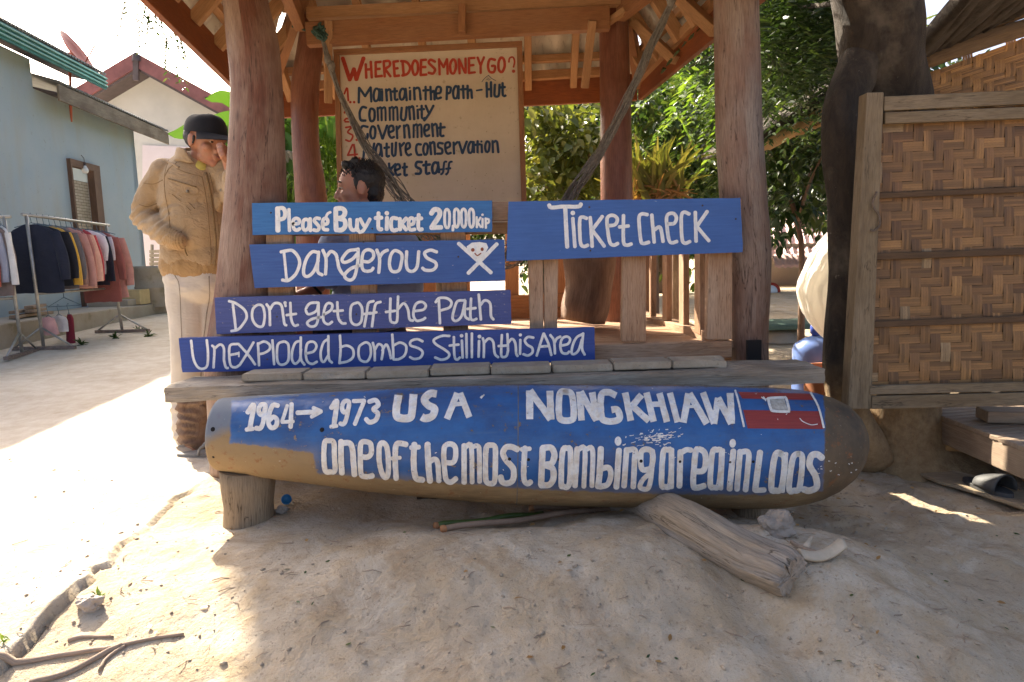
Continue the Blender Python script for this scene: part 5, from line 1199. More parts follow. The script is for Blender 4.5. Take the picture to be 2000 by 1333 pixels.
def wall(u0, u1, z0, z1, th=.16):
    b = MB(); p = [HP_(u0, 0, z0), HP_(u1, 0, z0), HP_(u1, 0, z1), HP_(u0, 0, z1)]; b.prism(p, -HS*th); return b
def addw(name, u0, u1, z0, z1): wall(u0, u1, z0, z1).build(name, M['wallblue'], house)
addw('wall', uA-4.2, uA, -.2, zt1+.08); addw('wall', uA, du0, -.2, zt2); addw('wall', du0, du1, dzt, zt2); addw('wall', du1, uB, -.2, zt2); addw('wall', du0, du1, -.2, dzb)
b = MB(); b.prism([HP_(uB, 0, -.2), HP_(uB, -4, -.2), HP_(uB, -4, zt2), HP_(uB, 0, zt2)], -HV*.16); b.build('wall', M['wallblue'], house)
b = MB(); b.prism([HP_(uA, -.16, zt2-.1), HP_(uA, -6, zt2-.1), HP_(uA, -6, zt1+1.2), HP_(uA, -.16, zt1+.08)], -HV*.16); b.build('wall', M['wallblue'], house)
# doorway: frame + bamboo screen
M['brownframe'] = m_wood('door_frame_wood', (.22, .13, .085), (.15, .085, .055), None, .7)
b = MB()
for u, w_ in ((du0+.02, .04), (du1-.10, .20)): b.bar(HP_(u, .005, dzb), HP_(u, .005, dzt), w_, .1, up=HS)
b.bar(HP_(du0, .006, dzt-.05), HP_(du1, .006, dzt-.05), .1, .1); b.build('door_frame', M['brownframe'], house)
def m_weave(name, c1, c2, sx, sy):
    t = NT(name); br = t.n('ShaderNodeTexBrick'); br.offset = .5; br.inputs['Scale'].default_value = 1; br.inputs['Brick Width'].default_value = sx; br.inputs['Row Height'].default_value = sy; br.inputs['Mortar Size'].default_value = sy*.08
    br.inputs['Color1'].default_value = tuple(c1)+(1,); br.inputs['Color2'].default_value = tuple(c2)+(1,); br.inputs['Mortar'].default_value = (.10, .07, .04, 1); br.inputs['Bias'].default_value = 0
    t.l(t.coord('UV'), br.inputs['Vector']); n = t.noise(t.coord('UV', (3, 40, 1)), 4, 5); t.base(t.mix(t.ramp(n, [(.45, 0), (.7, .6)]), br.outputs[0], tuple(x*.5 for x in c1))); t.rough(.7); t.bump(br.outputs['Fac'], -.5, .006); return t.m
M['screen'] = m_weave('split_bamboo_screen', (.52, .45, .35), (.42, .35, .26), .14, .045)
b = MB(); q0, q1 = du0+.04, du1-.20; Lw = q1-q0; hh = dzt-.28-dzb
b.add([HP_(q0, -.05, dzb), HP_(q1, -.05, dzb), HP_(q1, -.05, dzb+hh), HP_(q0, -.05, dzb+hh)], [(0, 1, 2, 3)], [[(0, 0), (Lw, 0), (Lw, hh), (0, hh)]]); b.prism([HP_(q0, -.055, dzb), HP_(q1, -.055, dzb), HP_(q1, -.055, dzb+hh), HP_(q0, -.055, dzb+hh)], -HS*.02); b.build('door_screen', M['screen'], house)
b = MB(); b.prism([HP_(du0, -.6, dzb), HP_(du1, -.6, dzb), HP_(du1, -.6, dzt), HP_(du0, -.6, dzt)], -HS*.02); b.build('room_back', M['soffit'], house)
M['bulb'] = m_plain('white_bulb', (.75, .76, .74), .2, .03, 20, 0)
bl = thing('light_bulb', (0, 0, 0), 'unlit white bulb hanging from a wire at the top of the bamboo doorway', 'light bulb'); bu = uof(179, .02)
b = MB(); bp = HP_(bu, .06, zof(179, 334, .06)); b.lathe(bp, [(0, -.07), (.035, -.06), (.048, -.03), (.045, 0), (.03, .03), (.02, .05)], 16); b.build('glass_bulb', M['bulb'], bl)
b = MB(); b.lathe(bp, [(.02, .05), (.021, .09), (.008, .095), (0, .096)], 12); b.tube([bp+Vector((0, 0, .09)), bp+Vector((0, 0, .16)), HP_(bu-.05, .05, bp.z+.20)], .005, 6); b.build('socket', M['soffit'], bl)
# main roof with teal eave
se = .36; z1 = zof(122, 118, se)+.0; ue = uof(243, se); u00 = uA-4.6
def eave(u0, u1, z, s_, rise, depth, tm, fm, fh, lab, period=.075):
    n = int((u1-u0)/period*6)
    b = MB(); b.grid(lambda a, c: HP_(u0+(u1-u0)*a, s_-depth*c, z+fh*.5+.03+rise*c+.016*math.sin((u1-u0)*a/period*2*math.pi)), n, 2, False); o = b.build('tin_roof', tm, house); so = o.modifiers.new('s', 'SOLIDIFY'); so.thickness = .006
    b = MB(); b.bar(HP_(u0, s_-.03, z), HP_(u1, s_-.03, z), .03, fh); b.build('fascia_board', fm, house, .003)
    b = MB(); b.prism([HP_(u0, s_-.05, z-.02), HP_(u1, s_-.05, z-.02), HP_(u1, -.2, z+.1), HP_(u0, -.2, z+.1)], Vector((0, 0, .02))); b.build('soffit', M['soffit'], house)
eave(u00, ue, z1, se, 1.7, 4.2, M['tin'], M['teal'], .20, 'main')
b = MB()
for k in (-.055, .0, .06): b.tube([HP_(u00, se-.005, z1+k), HP_(ue, se-.005, z1+k)], .016, 8)
b.build('gutter_moulding', M['teal'], house)
s2 = .34; z2 = zof(230, 228, s2); u2 = uof(352, s2); um = uof(196, s2)
eave(uA+.02, u2, z2, s2, 1.0, 3.4, M['tin'], M['oldfascia'], .22, 'low')
# gable house beyond
gh = thing('house', (0, 0, 0), 'beige gabled house with red roof edges behind the blue grey house', 'house')
M['beige'] = m_plain('beige_render', (.50, .46, .42), .9, .08, 2, .1); M['pink'] = m_plain('pinkish_render', (.62, .52, .53), .9, .06, 2, .1)
GYd = 17.0
def G_(px, py, d=0): return P(px, py, GYd+d)
b = MB(); b.prism([G_(120, 420), G_(470, 400), G_(470, 232), G_(266, 128), G_(120, 215)][::-1], (0, .2, 0)); b.build('gable_wall', M['beige'], gh)
b = MB(); b.prism([G_(278, 560, -.03), G_(470, 560, -.03), G_(470, 290, -.03), G_(278, 284, -.03)][::-1], (0, .02, 0)); b.build('lower_wall', M['pink'], gh)
for a, c in (((265, 118), (118, 206)), ((265, 118), (478, 234))):
    A_, C_ = G_(*a, -.6), G_(*c, -.6); b = MB(); b.prism([A_+Vector((0, 0, .12)), C_+Vector((0, 0, .12)), C_+Vector((0, 0, -.16)), A_+Vector((0, 0, -.16))][::(1 if c[0] > a[0] else -1)], (0, .06, 0)); b.build('barge_board', M['redroof'], gh)
    b = MB(); b.prism([A_+Vector((0, 0, .18)), C_+Vector((0, 0, .18)), C_+Vector((0, 0, .12)), A_+Vector((0, 0, .12))][::(1 if c[0] > a[0] else -1)], (0, 8, 0)); b.build('roof', M['redroof'], gh)
    b = MB(); b.prism([A_+Vector((0, .05, -.16)), C_+Vector((0, .05, -.16)), C_+Vector((0, .05, -.22)), A_+Vector((0, .05, -.22))][::(1 if c[0] > a[0] else -1)], (0, .56, 0)); b.build('soffit', M['soffit'], gh)
b = MB(); b.bar(G_(266, 112, -.6), G_(266, 158, -.6), .12, .08, up=(0, 1, 0)); b.lathe(G_(266, 112, -.6), [(.1, -.1), (.08, .05), (0, .12)], 10); b.build('gable_finial', M['soffit'], gh)
# satellite dish
M['orange'] = m_plain('faded_orange_paint', (.50, .12, .07), .55, .15, 6, .05)
dish = thing('satellite_dish', (0, 0, 0), 'faded orange satellite dish tilted up above the teal edged roof', 'satellite dish')
dc = P(151, 101, 10.5); b = MB(); ax = Vector((.86, .10, .50)).normalized(); b.lathe(dc, [(0, -.075), (.12, -.065), (.22, -.04), (.315, 0), (.32, .006), (.22, -.03), (.12, -.055), (0, -.064)], 32, ax); b.build('reflector', M['orange'], dish)
b = MB(); b.bar(dc-ax*.06, dc-ax*.16, .07, .07); b.tube([dc-ax*.14, dc-ax*.16+Vector((0, 0, -.35)), dc+Vector((-.2, 0, -1.0))], .02, 8); b.tube([dc-Vector((0, 0, .30)), dc+ax*.30-Vector((0, 0, .05))], .01, 6); b.build('mount_arm', M['orange'], dish)
# porch slab, steps, block, barrel
t = NT('stained_concrete'); v = t.coord(); f = t.noise(v, 2.6, 7, .65); g = t.noise(v, 22, 6, .7)
col = t.mix(t.ramp(f, [(.35, 0), (.66, 1)]), (.42, .38, .32), (.34, .29, .22)); col = t.mix(t.ramp(f, [(.58, 0), (.68, .6)]), col, (.16, .15, .08)); col = t.mix(t.ramp(g, [(.62, 0), (.7, .5)]), col, (.22, .19, .15)); t.base(col); t.rough(.92); t.bump(g, .4, .005); M['conc'] = t.m
ps = .78; pz = .47
def slab(name, label, u0, u1, s0, s1, z0, z1, cat):
    b = MB(); b.prism([HP_(u0, s1, z0), HP_(u1, s1, z0), HP_(u1, s1, z1), HP_(u0, s1, z1)], HS*(s0-s1)); return tag(b.build(name, M['conc'], None, .012), label, cat)
slab('porch_slab', 'long stained concrete porch ledge along the blue grey house', -4, uof(248, ps)+.1, .0, ps, 0, pz, 'porch')
slab('concrete_block', 'mossy low concrete block at the end of the porch', uof(252, ps), uof(344, ps), .05, ps, 0, .46, 'block')
slab('concrete_block', 'pale concrete step resting on the mossy low block', uof(248, ps)+.12, uof(300, ps), .1, ps-.10, .462, .56, 'block')
M['yellowblk'] = m_plain('yellowish_block', (.55, .44, .24), .85, .15, 8, .2)
b = MB(); cpt = HP_(uof(238, .45), .45, .585); b.box(cpt, (.62, .3, .23)); tag(b.build('yellow_block', M['yellowblk'], None, .01), 'yellowish block lying on the porch below the clothes', 'block')
b = MB(); c_ = P(306, 592, 11.2); c_.z = zof(300, 598, .2); r_ = .29; b.lathe(Vector((c_.x, c_.y, .40)), [(r_, 0), (r_, .28), (r_*1.04, .29), (r_*1.04, .33), (r_, .34), (r_, .60), (r_*1.04, .61), (r_*1.04, .66), (r_*.85, .66), (r_*.85, .5), (0, .5)], 32)
tag(b.build('water_tank', M['conc']), 'round grey concrete water ring beyond the end of the porch', 'water tank')
M['fw'] = m_wood('firewood', (.46, .35, .25), (.32, .22, .15))
for i in range(5):
    a = HP_(uof(14, .5)+.1*i, .50-.06*(i % 3), pz+.03+.045*(i//2)); c = a+HV*random.uniform(.5, .75)+HS*random.uniform(-.2, .05); b = MB(); b.bar(a, c, .10, .035)
    tag(b.build('firewood_board', M['fw'], None, .004), ['split board lowest at the front of the stack on the porch', 'split board second in the stack on the porch', 'split board in the middle of the stack on the porch', 'split board near the top of the stack on the porch', 'split board on top of the stack on the porch'][i], 'board', 'split boards stacked on the porch')
# clothes racks
M['pipe'] = m_plain('galvanised_pipe', (.40, .39, .36), .45, .25, 14, .1, .7); M['pipewood'] = m_plain('rusty_foot', (.22, .17, .14), .8, .3, 30, .3)
def rack(label, ft, tp, ft2, tp2, lo=.42, spread=.34):
    r_ = thing('clothes_rack', ft, label, 'clothes rack', 'pipe clothes racks by the porch')
    d = (Vector(tp2)-Vector(tp)).normalized(); pr = Vector((d.y, -d.x, 0)).normalized()
    for f_, t_ in ((ft, tp), (ft2, tp2)):
        b = MB(); b.tube([f_, t_], .017, 10); b.build('post', M['pipe'], r_)
        b = MB(); b.bar(Vector(f_)-pr*spread+Vector((0, 0, .02)), Vector(f_)+pr*spread+Vector((0, 0, .02)), .035, .035); b.build('foot', M['pipewood'], r_)
        for sg in (-1, 1):
            b = MB(); b.tube([Vector(f_)+pr*sg*spread*.9+Vector((0, 0, .035)), Vector(f_)+(Vector(t_)-Vector(f_))*.17], .011, 8); b.build('brace', M['pipe'], r_)
    b = MB(); b.tube([Vector(tp)-d*.06, Vector(tp2)+d*.06], .016, 10); b.build('top_bar', M['pipe'], r_)
    b = MB(); b.tube([Vector(ft).lerp(Vector(tp), lo), Vector(ft2).lerp(Vector(tp2), lo)], .013, 8); b.build('lower_bar', M['pipe'], r_); return r_
def gp(px, py, Y): p = P(px, py, Y); p.z = gz(p.x, p.y); return p
RY0, RY1 = 7.1, 8.4
f1, f2 = gp(86, 684, RY0), gp(240, 657, RY1); t1, t2 = P(51, 420, RY0), P(207, 440, RY1)
rack('pipe clothes rack full of hanging jackets before the blue grey wall', f1, t1, f2, t2)
g1 = gp(44, 694, 6.75); h1 = P(8, 424, 6.75)
rack('pipe clothes rack cut by the left edge of the photo', g1, h1, g1+Vector((-1.35, -.3, 0)), h1+Vector((-1.35, -.3, 0)))
GD = (t2-t1).normalized()
M['hanger'] = m_plain('hanger_wire', (.10, .16, .20), .5, .3, 30, 0)
def garment(label, p, color, wdt=.50, L=.62, sleeves=True, dirv=None, slv=.55, name='hanging_garment', cat='garment', grp='clothes hanging on the racks'):
    """a garment on a hanger: soft double-walled cloth with folds, hanging across the bar"""
    d = dirv or GD; ang_ = random.uniform(-.32, .32); d = Matrix.Rotation(ang_, 3, 'Z') @ Vector((d.x, d.y, 0)); X = Vector((d.y, -d.x, 0)).normalized(); Yv = Vector((d.x, d.y, 0)).normalized(); L *= random.uniform(.85, 1.1); o = Vector(p)-Vector((0, 0, .09)); sd = random.uniform(0, 99)
    r_ = thing(name, p, label, cat, grp)
    mat = m_cloth('cloth', color, 500, .3)
    def tubeish(cf, n, m, nm):
        b = MB(); vs = []
        for i in range(n):
            cx, cz, wx, wy = cf(i/(n-1))
            for k in range(m):
                a = 2*math.pi*k/m; x = wx*math.cos(a); y = wy*math.sin(a)*(1+.5*mnoise.noise(Vector((math.cos(a)*2.6+sd, i*.12, 3))))
                y += .022*mnoise.noise(Vector((x*13+sd, cz*3.1, 1)))*min(1, i/(n*.35))
                vs.append(o+X*(cx+x)+Yv*y+Vector((0, 0, cz-.012*mnoise.noise(Vector((x*10, sd, 1)))*(i == n-1))))
        fs = [(i*m+k, i*m+(k+1) % m, (i+1)*m+(k+1) % m, (i+1)*m+k) for i in range(n-1) for k in range(m)]
        b.add(vs, fs, None, True); return b
    b = tubeish(lambda t_: (.01*math.sin(t_*4+sd), -L*t_-.0, wdt*(.16+.30*min(1, (t_/.12)**.7)+.05*t_+.02*math.sin(t_*9+sd)),   .022+.016*t_), 16, 22, 'x'); b.build('cloth_body', mat, r_)
    if sleeves:
        for sg in (-1, 1):
            Ls = slv*random.uniform(.9, 1.05)
            b = tubeish(lambda t_: (sg*(wdt*.40+.15*t_*Ls+.03*math.sin(t_*3)), -.07-Ls*t_, .072-.025*t_, .024), 10, 12, 'x'); b.build('sleeve', mat, r_)
    b = MB(); pk = Vector(p); b.tube(catmull([tuple(pk+Vector((0, 0, .02))+Yv*.012), tuple(pk+Vector((0, 0, .03))), tuple(pk-Yv*.015+Vector((0, 0, .005))), tuple(pk-Vector((0, 0, .05)))], .01)+[tuple(pk-Vector((0, 0, .07)))], .003, 5)
    b.tube([pk-Vector((0, 0, .07)), pk-Vector((0, 0, .115))+X*wdt*.34], .004, 5); b.tube([pk-Vector((0, 0, .07)), pk-Vector((0, 0, .115))-X*wdt*.34], .004, 5); b.build('hanger', M['hanger'], r_); return r_
GL = [('navy long sleeved jacket at the near end of the rack', (.025, .03, .05), .52, .66), ('black zip jacket with pale chest mark, second on the rack', (.018, .02, .028), .52, .70), ('mustard yellow long sleeved top on the rack', (.66, .40, .07), .46, .60), ('charcoal grey cardigan beside the mustard top', (.13, .125, .14), .48, .62), ('brown knitted top on the rack', (.28, .17, .14), .46, .60),
      ('salmon pink long top on the rack', (.50, .27, .235), .46, .64), ('pale peach blouse on the rack', (.66, .40, .32), .46, .62), ('dusty rose sweater on the rack', (.48, .22, .19), .46, .70), ('bright red trimmed cardigan on the rack', (.45, .07, .08), .44, .60), ('white short sleeved shirt on the rack', (.70, .68, .70), .44, .46), ('dark navy coat near the far end of the rack', (.02, .022, .035), .48, .74), ('lilac tee shirt near the far end of the rack', (.58, .52, .60), .44, .45), ('brick red long dress at the far end of the rack', (.33, .115, .10), .46, .86), ('dusty pink long robe at the far end of the rack', (.52, .27, .24), .44, .84)]
for i, (lb, c, wd, L) in enumerate(GL):
    garment(lb, t1+(t2-t1)*(.045+.068*i)-Vector((0, 0, .005)), c, wd, L, True, None, .30 if 'tee' in lb or 'short' in lb else .55)
D2 = Vector((-.976, -.217, 0))
for i, (lb, c, wd, L, k) in enumerate([('white crumpled shirt at the left edge of the photo', (.68, .66, .62), .46, .5, .03), ('taupe jacket hanging at the left edge of the photo', (.20, .15, .13), .5, .68, .10), ('grey blue tee shirt at the left edge of the photo', (.33, .34, .40), .46, .55, .16), ('rust red top at the left edge of the photo', (.45, .12, .08), .48, .52, .22)]):
    garment(lb, h1+D2*k*1.2, c, wd, L, True, Vector((.5, .85, 0)).normalized(), .5)
# small things drying on the lower bar
lb0, lb1 = f1.lerp(t1, .42), f2.lerp(t2, .42)
for (k, lab, col_, L, wd) in ((.10, 'small pink cloth drying under the rack', (.62, .36, .34), .22, .16), (.22, 'small white cloth drying under the rack', (.66, .64, .62), .20, .17), (.34, 'maroon stocking dangling under the rack', (.22, .03, .05), .42, .09)):
    garment(lab, lb0+(lb1-lb0)*k-Vector((0, 0, .16)), col_, wd, L, False, None, .3, 'hanging_cloth', 'cloth', 'small clothes drying under the rack')
b = MB(); hk = lb0+(lb1-lb0)*.30; X = Vector((GD.y, -GD.x, 0)).normalized(); b.tube([hk, hk-Vector((0, 0, .06))], .004, 5); b.tube([hk-Vector((0, 0, .06)), hk-Vector((0, 0, .15))+X*.19, hk-Vector((0, 0, .16))-X*.19, hk-Vector((0, 0, .06))], .004, 5); tag(b.build('wire_hanger', M['hanger']), 'empty wire hanger on the lower bar of the rack', 'hanger')
# low bamboo fence behind the man
bf_ = thing('bamboo_fence', (0, 0, 0), 'low woven bamboo fence between the house corner and the standing man', 'fence'); b = MB(); 
for k in range(6): b.bar(P(292, 492+k*8, 13.3), P(345, 490+k*8, 13.3), .015, .06)
b.build('bamboo_rails', M['fw'], bf_)
for px in (297, 315, 338): b = MB(); b.tube([P(px, 478, 13.32), P(px, 560, 13.32)], .03, 8); b.build('fence_post', M['fw'], bf_)
# grey tin lean-to seen between the posts
b = MB(); b.grid(lambda a, c: P(535+90*a, 305+a*14+72*c, 9.0)+Vector((0, .05*math.sin(a*60)-.9*(1-c), 0)), 60, 4, False); lt = thing('tin_shed', P(560, 400, 9.5), 'grey corrugated tin lean-to glimpsed between the posts', 'shed')
o = b.build('tin_roof', M['tin'], lt); so = o.modifiers.new('s', 'SOLIDIFY'); so.thickness = .01
for px in (540, 622): b = MB(); b.tube([P(px, 330, 9.3), P(px, 620, 9.3)], .05, 8); b.build('post', M['fw'], lt)
# ------------------------------------------------------------------ right side: bamboo panel, tree, hut, bench ...
def weave(b, C00, C10, C11, C01, nx, ny, bulge=.004, colf=None, slats=4, seed=0):
    """2/2 twill of split bamboo bands on the quad (bottom left, bottom right, top right, top left); one curved patch per float"""
    rr = random.Random(seed); C = [Vector(c) for c in (C00, C10, C11, C01)]; N = (C[1]-C[0]).cross(C[3]-C[0]).normalized(); N = N if N.dot(CAM-C[0]) > 0 else -N
    def at(u, v): u /= nx; v /= ny; return (C[0].lerp(C[1], u)).lerp(C[3].lerp(C[2], u), v)
    rowc = [rr.random() for _ in range(ny)]; colc = [rr.random() for _ in range(nx)]
    def patch(u0, u1, v0, v1, horiz, c):
        for sl in range(slats):
            a, e = sl/slats, (sl+.96)/slats; fk = rr.uniform(.54, 1.2); cc = tuple(x*fk for x in c); b.c = cc+(1,)
            if horiz: p0, p1 = v0+(v1-v0)*a, v0+(v1-v0)*e
            else: p0, p1 = u0+(u1-u0)*a, u0+(u1-u0)*e
            vs = []; uv = []; lo, hi = (u0, u1) if horiz else (v0, v1); jt = rr.uniform(-.06, .06)
            for k in range(5):
                t_ = k/4; w_ = lo-.08+(hi-lo+.16)*t_+jt; bl = bulge*math.sin(math.pi*min(1, max(0, t_)))-.0015+rr.uniform(-.0004, .0004)
                for q in (p0, p1): vs.append((at(w_, q) if horiz else at(q, w_))+N*bl); uv.append((w_*.06+rr.random()*.002, q*.06))
            fs = [(2*k, 2*k+2, 2*k+3, 2*k+1) for k in range(4)]; b.add(vs, fs, [[uv[i] for i in f] for f in fs], True)
    base = colf or (lambda r: (.36, .22, .10))
    for j in range(-1, ny):
        for i in range(-1, nx):
            k = (i+j) % 4
            if k == 0: patch(i, i+2, j+.02, j+.98, True, base(rowc[j]*.6+rr.random()*.4))
            # vertical floats cover the other two cells of each column
            if (i+j) % 4 == 2: patch(i+.02, i+.98, j, j+2, False, base(colc[i]*.6+rr.random()*.4))
def m_bamboo(name):
    t = NT(name); at = t.n('ShaderNodeAttribute', attribute_name='col'); v = t.coord(); n = t.noise(t.coord('UV', (30, 400, 1)), 2, 4); f = t.noise(v, 7, 6)
    col = t.mix(t.ramp(n, [(.4, 0), (.7, .55)]), at.outputs['Color'], (.09, .05, .025)); col = t.mix(t.ramp(f, [(.55, 0), (.72, .45)]), col, (.14, .075, .035)); t.base(col); t.rough(.55); t.bump(n, .3, .002); return t.m
M['bamboo'] = m_bamboo('split_bamboo'); M['bamboo2'] = m_bamboo('split_bamboo_wall')
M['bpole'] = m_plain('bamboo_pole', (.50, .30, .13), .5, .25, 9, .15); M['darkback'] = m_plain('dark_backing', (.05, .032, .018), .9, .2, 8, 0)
PY = 2.62
pan = thing('woven_screen', P(1700, 800, PY), 'woven bamboo panel in a rough timber frame hiding the foot of a tree', 'panel')
def pcol(r): 
    a, c = np.array((.37, .19, .06)), np.array((.17, .078, .026)); q = a*(1-r)+c*r
    return tuple(q*random.uniform(.8, 1.15)) if random.random() > .03 else (.33, .22, .11)
b = MB(); weave(b, P(1694, 764, PY+.012), P(2180, 752, PY+.012), P(2180, 198, PY+.012), P(1706, 222, PY+.012), 24, 29, .0030, pcol, 4, 3); b.build('bamboo_weave', M['bamboo'], pan, color=True)
b = MB(); b.add([P(1694, 764, PY+.022), P(2180, 752, PY+.022), P(2180, 198, PY+.022), P(1706, 222, PY+.022)], [(0, 1, 2, 3)]); b.build('weave_backing', M['darkback'], pan)
def hx(q, Y, tk, name, mat, parent, bev=.004, d=None):
    p = [P(x, y, Y) for x, y in q]; d = Vector(d) if d else Vector((0, tk, 0)); b = MB(); b.hexa([p[0], p[1], p[1]+d, p[0]+d, p[3], p[2], p[2]+d, p[3]+d]); return b.build(name, mat, parent, bev)
hx([(1656, 800), (1702, 800), (1727, 180), (1693, 181)], PY-.03, .06, 'frame_post', M['panelwood'], pan)
M['eavewood0'] = m_wood('dark_batten', (.16, .095, .05), (.09, .05, .026), None, .8, 1, .6)
rl = [(1724, 204, 2190, 182, 26), (1726, 232, 2190, 214, 21), (1716, 383, 2190, 362, 11), (1708, 502, 2190, 485, 13), (1703, 634, 2190, 616, 13), (1696, 762, 2190, 750, 18), (1700, 786, 2190, 774, 26)]
for k, (x0, y0, x1, y1, hgt) in enumerate(rl):
    b = MB(); yy = PY-.012-.002*k if k not in (2, 3, 4) else PY-.002; b.bar(P(x0, y0, yy), P(x1, y1, yy), .022 if k not in (2, 3, 4) else .012, mpx(hgt, PY)); b.build('frame_rail', M['eavewood0'] if k in (2, 3, 4) else M['panelwood'], pan, .003)
b = MB(); b.tube([P(x, y, PY-.04) for x, y in catmull([(1712, 375), (1704, 400), (1716, 420), (1718, 440), (1706, 452), (1700, 450)], 4)], .004, 6); b.build('wire_tie', M['rust'], pan)

M['stumpw'] = m_wood('stump_wood', (.22, .13, .085), (.13, .075, .05), (.28, .19, .13), .75, .5, .8)
# the dark tree
t = NT('dark_bark'); v = t.coord(); f = t.noise(t.coord('Object', (1, 1, .35)), 16, 8, .72, .5); g = t.noise(v, 4, 6, .6); h = t.noise(t.coord('Object', (1, 1, .6)), 46, 5, .7)
col = t.mix(t.ramp(f, [(.36, 0), (.66, 1)]), (.020, .014, .009), (.060, .042, .027)); col = t.mix(t.ramp(g, [(.56, 0), (.70, .6)]), col, (.17, .135, .095)); col = t.mix(t.ramp(h, [(.66, 0), (.72, .5)]), col, (.30, .25, .18))
hgt = t.n('ShaderNodeSeparateXYZ'); t.l(v, hgt.inputs[0]); mud = t.ramp(t.math('ADD', hgt.outputs[2], t.math('MULTIPLY', g, .35)), [(.42, 1), (.72, 0)]); col = t.mix(mud, col, t.mix(t.ramp(t.noise(v, 22, 8, .7), [(.35, 0), (.65, 1)]), (.42, .29, .15), (.25, .155, .075)))
t.base(col); t.rough(.9); n1_ = t.bump(f, 1.0, .02); t.bump(h, .6, .006, n1_); M['bark'] = t.m
M['leafdark'] = m_leaf('dark_leaf', (.020, .042, .012), (.034, .066, .018), (.075, .115, .034), .30)
M['leafmid'] = m_leaf('mid_leaf', (.030, .062, .016), (.052, .095, .024), (.13, .165, .045), .38)
M['leafbright'] = m_leaf('bright_leaf', (.07, .14, .02), (.12, .205, .03), (.20, .28, .05), .5)
M['leafyel'] = m_leaf('yellow_green_leaf', (.085, .115, .028), (.135, .16, .038), (.24, .235, .07), .42)
M['leafdry'] = m_leaf('dry_leaf', (.28, .15, .05), (.36, .21, .08), (.44, .28, .12), .3)
def leaf_mesh(name, pos, dirs, L, Wd, mat, parent=None, fold=.25, droop=0.2):
    """pos (N,3), dirs (N,3): one folded six-point leaf per entry"""
    pos = np.asarray(pos, float); N = len(pos); dirs = np.asarray(dirs, float); dirs = dirs/(np.linalg.norm(dirs, axis=1)[:, None]+1e-9)
    up = np.tile([0, 0, 1.0], (N, 1))+RNG.normal(0, .45, (N, 3)); sd = np.cross(dirs, up); sd /= np.linalg.norm(sd, axis=1)[:, None]+1e-9; nn = np.cross(sd, dirs)
    L = (L*RNG.uniform(.7, 1.25, N))[:, None]; Wd = (Wd*RNG.uniform(.75, 1.2, N))[:, None]; dz = np.array([0, 0, -1.0])*L*droop
    p0 = pos; p1 = pos+dirs*L*.35+sd*Wd*.5+nn*Wd*fold; p2 = pos+dirs*L*.35-sd*Wd*.5+nn*Wd*fold; p3 = pos+dirs*L*.72+sd*Wd*.36+nn*Wd*fold*.7+dz*.4; p4 = pos+dirs*L*.72-sd*Wd*.36+nn*Wd*fold*.7+dz*.4; p5 = pos+dirs*L+dz; pm = pos+dirs*L*.5+dz*.15
    V = np.stack([p0, p1, p3, p5, p4, p2, pm], 1).reshape(-1, 3); o = (np.arange(N)*7)[:, None]
    F = np.concatenate([o+np.array([0, 1, 6, 5]), o+np.array([6, 1, 2, 3]), o+np.array([5, 6, 3, 4])], 0); me = bpy.data.meshes.new(name)
    me.vertices.add(len(V)); me.vertices.foreach_set('co', V.ravel()); me.loops.add(F.size); me.loops.foreach_set('vertex_index', F.ravel()); me.polygons.add(len(F)); me.polygons.foreach_set('loop_start', np.arange(0, F.size, 4)); me.update()
    return mk(name, me, mat, parent)
def clump_pts(cs, n, r):
    """n leaves shared among clump centres cs ((x,y,z,weight) rows), gaussian radius r"""
    cs = np.asarray(cs, float); k = RNG.choice(len(cs), n, p=cs[:, 3]/cs[:, 3].sum()); off = RNG.normal(0, 1, (n, 3)); off /= np.linalg.norm(off, axis=1)[:, None]; off *= (RNG.uniform(0.15, 1, n)**.6*r)[:, None]
    off[:, 2] *= .7; d = off+RNG.normal(0, r*.45, (n, 3)); d[:, 2] -= r*.25; return cs[k, :3]+off, d
def fronds(name, bases, n_leaf, L, mat, parent, leaf=.06, wid=.018, hang=.5):
    """pinnate sprays: rows of leaflets along drooping stalks"""
    P_, D_ = [], []
    for (b0, d0) in bases:
        d0 = np.array(d0, float); d0 /= np.linalg.norm(d0)+1e-9; LL = L*RNG.uniform(.7, 1.25); side = np.cross(d0, [0, 0, 1.0]); side /= np.linalg.norm(side)+1e-9
        for k in range(n_leaf):
            s_ = (k+1)/n_leaf; c = np.array(b0)+d0*LL*s_+np.array([0, 0, -1])*hang*LL*s_*s_
            for sg in (-1, 1): P_.append(c); D_.append(side*sg+d0*.45+np.array([0, 0, -.15]))
    return leaf_mesh(name, P_, D_, leaf, wid, mat, parent, .1, .1)
def limb(b, pts, r0, r1, n=10, jit=.08, step=.08): 
    pp = catmull(pts, step); k = len(pp); b.tube(pp, list(np.linspace(r0, r1, k)), n, True, True, jit, random.random()*9, 4)
TY = 3.12
tree = thing('tree', P(1760, 900, TY), 'big dark trunked tree with a swollen earthy base behind the bamboo panel', 'tree')
b = MB(); pth = [(1668, -330, 2.75, 86), (1690, -180, 2.9, 82), (1712, -20, 3.0, 76), (1722, 110, 3.06, 74), (1742, 230, TY, 70), (1752, 420, TY, 70), (1756, 640, TY, 72), (1752, 760, TY, 72), (1750, 830, TY, 76), (1756, 875, TY, 92), (1766, 912, TY, 122), (1774, 940, TY, 160), (1776, 965, TY, 215)]
pp = catmull([tuple(P(x, y, Y))+(mpx(r_, Y),) for x, y, Y, r_ in pth], .018); b.tube([p[:3] for p in pp], [p[3] for p in pp], 72, True, True, .13, 2, 4.5); b.build('trunk', M['bark'], tree)
